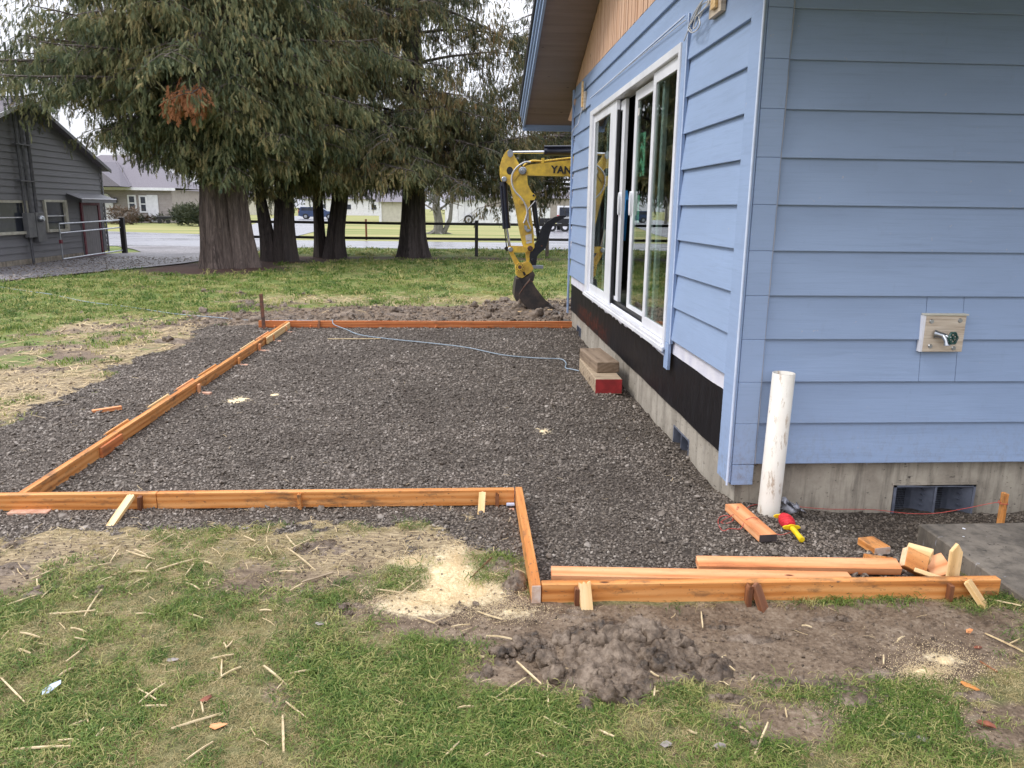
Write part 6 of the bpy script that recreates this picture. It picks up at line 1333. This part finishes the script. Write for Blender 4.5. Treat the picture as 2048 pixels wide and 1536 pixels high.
def zone(x0, x1, y0, y1, dens, mask, thr=.0, margin=1.22):
    n = int((x1-x0)*(y1-y0)*dens); x = rng.uniform(x0, x1, n); y = rng.uniform(y0, y1, n); m = mask(x, y); k = rng.uniform(0, 1, n) < m
    if thr: k &= m > thr
    x, y = x[k], y[k]; z = hgt(x, y); P = np.stack([x, y, z], -1); v = inview(P, margin); return P[v]
XMAX = 1.50
def padmask(x, y):
    m = m_gravel(x, y); m = np.where(m > .35, np.maximum(m, .75), m*.5)
    m = m*np.where((x > XF-.005) & (y > YFF-.01), 0, 1)*np.where((x > 2.262) & (y < 3.47), 0, 1); return m
PS = []; SS = []
for (x0, x1, y0, y1, d, s0, s1) in ((-3.6, 3.5, 2.86, 4.2, 6800, .009, .026), (-3.7, 1.6, 4.2, 5.6, 4600, .011, .030), (-3.7, 1.6, 5.6, 7.6, 2400, .015, .034), (-3.9, 1.6, 7.6, 10.7, 1250, .020, .040)):
    p = zone(x0, x1, y0, y1, d, padmask); s_ = s0+(s1-s0)*rng.power(2.2, len(p))[::-1]*0+(s1-s0)*rng.uniform(0, 1, len(p))**2.2; p[:, 2] += s_*rng.uniform(-.16, .22, len(p)); PS.append(p); SS.append(s_)
# strays thrown onto the mud and a few bigger stones
p = zone(-3.6, 2.2, 2.5, 3.8, 260, lambda x, y: (1-m_gravel(x, y))*sst(y, 2.8, 3.6)); PS.append(p); SS.append(rng.uniform(.008, .022, len(p)))
p = zone(-3.4, 3.2, 2.9, 8.0, 26, padmask); p[:, 2] += .008; PS.append(p); SS.append(rng.uniform(.03, .055, len(p)))
p = zone(-5.5, 4.5, 10.3, 14, 40, m_mud); PS.append(p); SS.append(rng.uniform(.02, .05, len(p)))
P = np.concatenate(PS); SC = np.concatenate(SS); n = len(P)
RO = np.stack([rng.normal(0, .45, n), rng.normal(0, .45, n), rng.uniform(0, 6.28, n)], -1)
scatter('gravel_bed', P, RO, SC, rng.integers(0, 7, n), ST)
# pebbles along the driveway edge (real relief near the lawn)
p = zone(-11.2, -6.5, 15.5, 24, 60, lambda x, y: np.where((x > -11.2) & (x < -8.9+(y-17)*.2), 1., 0.)); p[:, 2] = .03
scatter('driveway_pebbles', p, np.stack([rng.normal(0, .4, len(p)), rng.normal(0, .4, len(p)), rng.uniform(0, 6.28, len(p))], -1), rng.uniform(.03, .075, len(p)), rng.integers(0, 7, len(p)), ST)

# ================================================================ GRASS
def tuft_mb(seed, nb, hh, spread, w, flat):
    r_ = random.Random(seed); mb = MB()
    for i in range(nb):
        a = r_.uniform(0, 6.28); p = Vector((r_.gauss(0, spread), r_.gauss(0, spread), 0)); L = hh*r_.uniform(.5, 1.25); f = flat*r_.uniform(.5, 1.4)
        d = Vector((math.cos(a), math.sin(a), 0)); s_ = Vector((-math.sin(a), math.cos(a), 0))*w*r_.uniform(.7, 1.2)*.5
        q = [p, p+d*L*.25*f+Vector((0, 0, L*.5)), p+d*L*.75*f+Vector((0, 0, L*(.82-.25*f))), p+d*L*1.15*f+Vector((0, 0, L*(.88-.62*f)))]
        mb.add([q[0]-s_, q[0]+s_, q[1]+s_*.9, q[1]-s_*.9, q[2]+s_*.6, q[2]-s_*.6, q[3]], [(0, 1, 2, 3), (3, 2, 4, 5), (5, 4, 6)])
    return mb
GG = [proto(tuft_mb(300+i, 15, .020, .018, .0021, 1.5), 'tuft', M['grassg']) for i in range(3)]+[proto(tuft_mb(310+i, 14, .017, .022, .0021, 2.2), 'tuft', M['grassy']) for i in range(3)]
GF = [proto(tuft_mb(330+i, 16, .05, .055, .010, .9), 'tuft', M['grassg']) for i in range(3)]+[proto(tuft_mb(340+i, 14, .04, .06, .009, 1.3), 'tuft', M['grassy']) for i in range(3)]
def greenness(x, y): 
    return fbm(x, y, 1.5, 4, 81)*.42+fbm(x, y, 5.5, 3, 85)*.36+fbm(x, y, 15, 2, 88)*.22
def clear(x, y):
    m = np.ones_like(x); m[(x > XF-.1) & (y > 3.8) & (y < 10.8)] = 0; m[(x > 2.262) & (y < 3.47)] = 0
    m[(x > .26) & (x < 2.27) & (y > 2.79) & (y < 4)] = 0; m[(x < .32) & (x > -4) & (y > 3.86) & (y < 3.95)] = 0
    m[(x < np.interp(y, [6, 10, 14.5, 16.4, 18.2, 20, 21.5, 23.5, 26.5, 30.3], [-10.6, -10.6, -9.9, -9.3, -8.7, -8.0, -7.6, -7.4, -7.3, -7.0])) & (y > 6) & ~((x > -11) & (y > 26) & (x < -10.6-.35*(y-26)))] = 0; return m
def gmask(x, y): return np.clip((1-m_litter(x, y))*(1-.9*np.clip(m_dust(x, y)*1.6, 0, 1))*(1-m_gravel(x, y)*1.6)*(1-m_mud(x, y)*1.35)*(1-.55*m_straw(x, y))*(.52+.62*sst(greenness(x, y), .40, .60)), 0, 1)*clear(x, y)
def emit(name, zones, kit, smul):
    PS, RS, SS, IS = [], [], [], []
    for (x0, x1, y0, y1, d, s0, s1) in zones:
        p = zone(x0, x1, y0, y1, d, gmask); n = len(p); g = greenness(p[:, 0], p[:, 1])+rng.normal(0, .095, n)-.10*m_straw(p[:, 0], p[:, 1])-.05*sst(p[:, 1], 2.6, 3.4)*(1-sst(p[:, 1], 3.4, 4.5))
        yel = g < .500; PS.append(p); SS.append(rng.uniform(s0, s1, n)*smul*(.62+.75*sst(g, .45, .62))); IS.append(np.where(yel, 3, 0)+rng.integers(0, 3, n)); RS.append(np.stack([rng.normal(0, .18, n), rng.normal(0, .18, n), rng.uniform(0, 6.28, n)], -1))
    return scatter(name, np.concatenate(PS), np.concatenate(RS), np.concatenate(SS), np.concatenate(IS), kit)
emit('lawn_grass', [(-3.2, 3.4, 1.45, 2.4, 5200, .7, 1.2), (-3.4, 3.6, 2.4, 3.7, 3800, .75, 1.3)], GG, 1.0)
emit('lawn_grass', [(-9, 0, 3.7, 7.5, 420, .4, .8), (-12, 6, 7.5, 12.5, 150, .6, 1.1), (-14, 9, 12.5, 17.5, 70, .8, 1.4), (-10, 12, 17.5, 25, 34, 1.0, 1.8), (-8, 14, 25, 30, 20, 1.2, 2.0)], GF, 1.0)

# straw, needles and short stalks lying about
def strawmb(seed):
    r_ = random.Random(seed); a = .5*r_.uniform(.7, 1); b_ = r_.uniform(-.08, .08); mb = MB(); w = .022; mb.add([(-a, -w, 0), (-a, w, 0), (0, w+b_, .01), (0, -w+b_, .01), (a, w, 0), (a, -w, 0)], [(0, 1, 2, 3), (3, 2, 4, 5)]); return mb
SW = [proto(strawmb(400+i), 'stalk', M['straw']) for i in range(4)]+[proto(strawmb(410+i), 'stalk', M['splinter']) for i in range(2)]
def smask(x, y): return np.clip(m_straw(x, y)*1.0+.03, 0, 1)*(1-.95*(m_gravel(x, y) > .5))*clear(x, y)
PS, SS = [], []
for (x0, x1, y0, y1, d, s0, s1) in ((-3.2, 3.2, 1.5, 3.75, 700, .025, .075), (-8, -3.0, 3.7, 7.5, 620, .04, .16), (-9.5, -2.9, 7.5, 12.5, 230, .06, .24), (-5, 5, 11.8, 15, 60, .1, .3)):
    p = zone(x0, x1, y0, y1, d, smask); p[:, 2] += rng.uniform(.003, .018, len(p)); PS.append(p); SS.append(rng.uniform(s0, s1, len(p)))
p = zone(-3.2, 2.2, 2.9, 8, 7, padmask); p[:, 2] += .014; PS.append(p); SS.append(rng.uniform(.02, .06, len(p)))
P = np.concatenate(PS); SC = np.concatenate(SS); n = len(P)
scatter('straw', P, np.stack([rng.normal(0, .15, n), rng.normal(0, .15, n), rng.uniform(0, 6.28, n)], -1), SC, rng.choice([0, 1, 2, 3, 0, 1, 2, 4, 5], n), SW)
# crumbs of soil over mud
CR = [proto(stone_mb(500+i), 'crumb', M['mud']) for i in range(4)]
def cmask(x, y): return np.clip(m_mud(x, y)*.9+.06, 0, 1)*clear(x, y)*(1-(m_gravel(x, y) > .5))
p1_ = zone(-3.2, 3.2, 1.5, 3.8, 2000, cmask); p2_ = zone(-6, 5, 10.3, 14, 240, m_mud); p3_ = zone(-6, -3, 5, 10.5, 90, m_mud)
P = np.concatenate([p1_, p2_, p3_]); SC = np.concatenate([.005+.020*rng.uniform(0, 1, len(p1_))**2.4, rng.uniform(.02, .09, len(p2_)), rng.uniform(.02, .06, len(p3_))]); n = len(P)
scatter('soil_crumbs', P, rng.uniform(-3, 3, (n, 3)), SC, rng.integers(0, 4, n), CR)

# ================================================================ SAWDUST
def dust(name, blobs, x0, x1, y0, y1, step, hh):
    def f(X_, Y_):
        d = 0
        for (cx, cy_, rx, ry, a) in blobs: d = np.maximum(d, a*np.exp(-(((X_-cx)/rx)**2+((Y_-cy_)/ry)**2)))
        n = fbm(X_, Y_, 6, 5, 91); n2 = fbm(X_, Y_, 30, 4, 95); v = d*1.25-.62*(1-n)-.42*n2+.05; return np.where(v > .18, np.clip(v-.10, 0, .5)*hh+.005, 0)
    return heap(name, '', x0, x1, y0, y1, step, f, M['sawdust'])
def bl(a, b, w, h_, amp): x_, y_ = mp_(a, b); x2, _ = mp_(a+w, b); _, y2 = mp_(a, b-h_); return (x_, y_, abs(x2-x_), abs(y2-y_), amp)
sdl = [bl(905, 1165, 60, 46, 1.0), bl(880, 1195, 80, 24, .85), bl(950, 1185, 50, 20, .8), bl(830, 1210, 60, 14, .6), bl(1020, 1225, 55, 12, .55), bl(820, 1130, 30, 12, .62), bl(915, 1125, 16, 18, .7)]
dust('sawdust', sdl, -.75, .35, 2.6, 3.5, .0075, .014)
dust('sawdust', [bl(1845, 1352, 34, 9, .85), bl(1890, 1330, 40, 14, .5), bl(1800, 1430, 60, 16, .5), bl(1880, 1375, 50, 10, .5)], 1.1, 2.2, 2.0, 2.7, .0075, .03)
dust('sawdust', [bl(1088, 863, 16, 5, .75), bl(1075, 858, 10, 4, .6)], .3, .8, 5.0, 5.6, .012, .02)
dust('sawdust', [bl(475, 800, 36, 7, .68), bl(550, 790, 16, 3, .6), bl(440, 806, 16, 4, .5)], -2.4, -1.0, 5.9, 6.7, .018, .02)
DU = [proto(stone_mb(520+i), 'grain', M['sawdust']) for i in range(2)]
PP = []
for b_ in sdl+[bl(1845, 1352, 34, 9, .85), bl(1890, 1330, 60, 24, .5), bl(1800, 1430, 80, 24, .5)]:
    n = int(3500*b_[4]); x = rng.normal(b_[0], b_[2]*.95, n); y = rng.normal(b_[1], b_[3]*.95, n); PP.append(np.stack([x, y, hgt(x, y)+rng.uniform(.002, .016, n)], -1))
P = np.concatenate(PP); P = P[(P[:, 0] < 2.2) & ((P[:, 0] < .26) | (P[:, 1] < 2.78))]; n = len(P); scatter('sawdust_specks', P, rng.uniform(-3, 3, (n, 3)), rng.uniform(.002, .0048, n), rng.integers(0, 2, n), DU)

# ================================================================ SPLINTERS, one by one where they lie
SA = [(185,485,318,420),(215,485,222,545),(5,640,215,585),(240,597,303,520),(485,685,588,550),(500,420,640,385),(635,375,685,310),(725,310,890,365),(770,303,850,345),(840,430,875,385),(735,440,855,442),(900,440,1130,355),(1065,465,1120,368),(1070,503,1148,543),(1075,680,1168,713),(780,678,890,690),(290,690,550,655),(120,795,235,830),(410,770,505,790),(430,828,510,842),(385,970,515,850),(115,890,180,918),(330,1045,430,995),(5,1055,145,1190),(800,1120,900,1180),(800,1200,955,1085),(815,1215,960,1217),(495,1255,510,1303),(400,1333,495,1290),(340,1427,460,1412),(90,1472,410,1455),(555,1395,605,1345),(985,1353,1268,1265),(1060,1530,1225,1415),(1155,1200,1168,1265),(1270,1050,1385,998),(1275,960,1270,1045),(1515,990,1645,1080),(1590,1120,1625,1075),(1665,1028,1780,1000),(1640,1193,1765,1283),(1620,1250,1630,1500),(1285,850,1303,885),(1300,885,1335,843),(1210,948,1345,930),(1490,663,1560,665),(1655,305,1790,235),(1640,225,1695,280),(1650,310,1810,418),(1600,430,1695,438),(1530,280,1560,345),(1400,232,1465,258),(1545,155,1533,205),(1170,370,1220,395),(1660,545,1755,490),(865,285,1000,225)]
SB = [(275,590,405,480),(150,543,290,560),(385,595,460,610),(385,695,485,730),(580,743,690,740),(735,660,875,710),(780,795,930,822),(955,963,1095,1090),(840,1160,1005,1055),(1130,1055,1137,1225),(840,1185,1030,1180),(1110,1275,1270,1357),(615,1225,720,1218),(550,1503,632,1420),(1040,1470,1128,1508),(765,1510,830,1470),(1425,1363,1512,1395),(730,920,770,935),(1745,1105,1740,1155),(1725,1135,1765,1130),(1720,1020,1770,1045)]
SCC = [(155,645,165,740),(445,1515,535,1320),(1275,840,1310,815),(1197,910,1200,955),(635,1220,645,1270),(245,940,297,905),(300,955,350,985),(730,738,788,750),(370,1320,430,1355),(80,1360,130,1375),(440,1060,460,1035)]
k_ = 700/2006.
def splinter(a, name='splinter', label=None, mat='splinter', w=.0048, cat='wood splinter', group='pale wood splinters scattered over the front lawn', lift=.012):
    p0, p1 = gz(a[0], a[1]), gz(a[2], a[3]); L = (p1-p0).length; c_ = (p0+p1)/2; z = H(c_.x, c_.y)+lift
    ww = w*random.uniform(.8, 1.35)*(1+L*1.2); n = 6; off = [random.uniform(-.5, .5)*ww*.16 for _ in range(n+1)]; arch = random.uniform(-.002, .005)
    mb = MB(); vs = []
    for i in range(n+1):
        t_ = i/n; e = (.35+.65*math.sin(math.pi*min(max(t_, .06), .94))**.35)*ww*.5; hh = .0022; zz = arch*math.sin(math.pi*t_)
        vs += [(L*t_-L/2, off[i]-e, zz-hh), (L*t_-L/2, off[i]+e, zz-hh), (L*t_-L/2, off[i]+e*.8, zz+hh), (L*t_-L/2, off[i]-e*.8, zz+hh)]
    fs = [(i*4+j, i*4+(j+1) % 4, (i+1)*4+(j+1) % 4, (i+1)*4+j) for i in range(n) for j in range(4)]+[(3, 2, 1, 0), (n*4, n*4+1, n*4+2, n*4+3)]
    mb.add(vs, fs); m4 = Matrix.Translation((c_.x, c_.y, z)) @ Matrix.Rotation(math.atan2(p1.y-p0.y, p1.x-p0.x), 4, 'Z') @ Matrix.Rotation(random.uniform(-.12, .12), 4, 'Y') @ Matrix.Rotation(random.uniform(-.3, .3), 4, 'X')
    if not label:
        mx_, my_ = (a[0]+a[2])/2, (a[1]+a[3])/2; dx, dy = a[2]-a[0], a[3]-a[1]
        if dx < 0: dx, dy = -dx, -dy
        Lp = math.hypot(dx, dy); an = math.degrees(math.atan2(-dy, dx)); size = 'long' if Lp > 75 else 'short' if Lp < 36 else 'medium'
        way = 'lying level' if abs(an) < 12 else 'pointing at camera' if abs(an) > 68 else 'rising rightward' if an > 0 else 'falling rightward'
        row = 'near the front form board' if my_ < 1165 else 'in the middle of the lawn' if my_ < 1330 else 'near the bottom edge'
        col = 'far left' if mx_ < 230 else 'left' if mx_ < 470 else 'left of the sawdust' if mx_ < 760 else 'between sawdust and clods' if mx_ < 1090 else 'right of the clods' if mx_ > 1420 else 'by the mud clods'
        label = f'{size} splinter {way}, {row}, {col}'
        o_ = tag(mb.build(name, M[mat], None, M4=m4), label, cat, group); return o_
    return tag(mb.build(name, M[mat], None, M4=m4), label, cat, None if cat == 'twig' else group)
for a in SA: splinter([v*k_+(1000 if i % 2 else 0) for i, v in enumerate(a)])
for a in SB: splinter([v*k_+(1000 if i % 2 else 700) for i, v in enumerate(a)])
for a in SCC: splinter([v*k_+(1000 if i % 2 else 1348) for i, v in enumerate(a)])
def twig(a, off, label, w=.006, mat='lumber_dark'): splinter([v*k_+(1000 if i % 2 else off) for i, v in enumerate(a)], 'twig', label, mat, w, 'twig')
twig((700, 460, 810, 365), 700, 'dark twig lying beside the bright sawdust patch'); twig((1730, 500, 1910, 428), 0, 'bent brown twig left of the sawdust patch', .007, 'oldwood')
twig((1750, 575, 1985, 645), 1348, 'long straight stem in the grass by the concrete path', .008, 'splinter'); twig((1780, 780, 2000, 890), 1348, 'long green brown stem at the right edge of the lawn', .006, 'straw')
twig((1750, 950, 1850, 1010), 1348, 'thin dark twig at the right of the mud', .004); twig((1920, 850, 1975, 820), 1348, 'short thin stem crossing toward the right edge of the lawn', .004, 'straw')
# chips and stones
def chunk(px_, py_, s, fl, mat, label, cat, name, rz=None, seed=0, lift=.3):
    p = gz(px_, py_); mb = stone_mb(600+seed); sc_ = (s[0], s[1], s[2]); mb.v = [(a*sc_[0], b*sc_[1], c_*sc_[2]) for a, b, c_ in mb.v]
    return tag(mb.build(name, M[mat], None, M4=Matrix.Translation((p.x, p.y, H(p.x, p.y)+s[2]*lift)) @ Matrix.Rotation(R(rz if rz is not None else 20), 4, 'Z')), label, cat)
chunk(1938, 1271, (.034, .030, .045), 0, 'lumber_pink', 'small pinkish wood cube on the mud near the path', 'wood chip', 'wood_chip', 10, 1, .3)
chunk(1955, 1299, (.050, .028, .020), 0, 'bark_chip', 'dark red chip just below the pinkish wood cube', 'wood chip', 'wood_chip', 20, 2)
chunk(1937, 1383, (.075, .030, .022), 0, 'lumber', 'orange bark chunk between the mud and the lower right corner', 'bark chip', 'bark_chip', -55, 3)
chunk(1970, 1463, (.075, .045, .040), 0, 'bark_chip', 'dark red brown chunk nearest the lower right corner', 'bark chip', 'bark_chip', -25, 4)
chunk(1816, 1484, (.125, .062, .016), 0, 'pebble', 'flat grey stone near the bottom edge of the lawn', 'stone', 'flat_stone', -12, 5, .5)
chunk(1437, 1502, (.052, .036, .026), 0, 'pebble', 'small grey stone left of the long lower splinter', 'stone', 'stone', 5, 6)
chunk(1506, 1498, (.050, .040, .04), 0, 'mud', 'small dark clod beside the upright lower splinter', 'clod', 'mud_clod', 70, 7)
chunk(438, 1463, (.062, .048, .016), 0, 'lumber_pink', 'rounded pinkish brown disc in the lower left lawn', 'stone', 'flat_stone', 10, 8, .5)
chunk(492, 1059, (.050, .036, .012), 0, 'pebble', 'oval flat stone at the edge of the gravel', 'stone', 'flat_stone', 10, 9, .5)
chunk(345, 1329, (.052, .036, .014), 0, 'pebble', 'flat dull stone in the middle of the left lawn', 'stone', 'flat_stone', 10, 11, .5)
chunk(413, 1411, (.05, .034, .018), 0, 'bark_chip', 'crumbly grey bark piece in the lower left lawn', 'bark chip', 'bark_chip', 60, 12, .5)
chunk(1330, 1501, (.045, .038, .018), 0, 'pebble', 'small stone at the bottom of the lawn below the clods', 'stone', 'stone', 0, 13, .5)
chunk(640, 1258, (.05, .036, .014), 0, 'pebble', 'pale stone in the lawn below the twigs', 'stone', 'stone', 0, 14, .5)
chunk(1948, 1070, (.018, .026, .010), 0, 'white', 'bright white paint fleck on the concrete path, larger one', 'paint fleck', 'paint_fleck', 0, 15); bpy.context.view_layer.update()
o = COL.objects[-1]; q = gz(1928, 1057, .056); o.matrix_basis = Matrix.Translation(q)
o2 = chunk(1926, 1071, (.014, .014, .006), 0, 'white', 'bright white paint fleck on the concrete path, smaller one', 'paint fleck', 'paint_fleck', 0, 16); o2.matrix_basis = Matrix.Translation(gz(1927, 1073, .055))
pc_ = gz(104, 1393); pm_ = MB(); pm_.prism([(-.032, -.010), (-.014, -.015), (.03, -.004), (.036, .009), (.007, .014), (-.022, .008)], -.0015, .0015, 'z')
tag(pm_.build('paper_scrap', M['paper'], None, M4=Matrix.Translation((pc_.x, pc_.y, H(pc_.x, pc_.y)+.018)) @ Euler((.25, -.1, R(50))).to_matrix().to_4x4()), 'pale blue scrap in the grass at the lower left', 'scrap')
pc_ = gz(1021, 1015); tag(MB().bbox(-.022, .022, -.012, .012, -.006, .006).build('plastic_scrap', M['paper'], None, M4=Matrix.Translation((pc_.x, pc_.y, .018))), 'pale blue scrap tucked under the corner of the front boards', 'scrap')

# neighbours that look alike are told apart by their order from the left
byl = {}
for o in list(COL.objects):
    if o.get('group') == 'pale wood splinters scattered over the front lawn': byl.setdefault(o['label'], []).append(o)
for l_, os_ in byl.items():
    if len(os_) > 1:
        os_.sort(key=lambda o: o.matrix_basis.translation.x)
        names = ['leftmost', 'rightmost'] if len(os_) == 2 else ['leftmost', 'middle', 'rightmost'] if len(os_) == 3 else ['leftmost', 'second', 'third', 'rightmost']
        for o, w_ in zip(os_, names): o['label'] = w_+' '+l_.replace('in the middle of the lawn', 'mid lawn').replace('near the front form board', 'by the front board').replace('near the bottom edge', 'at the bottom edge')
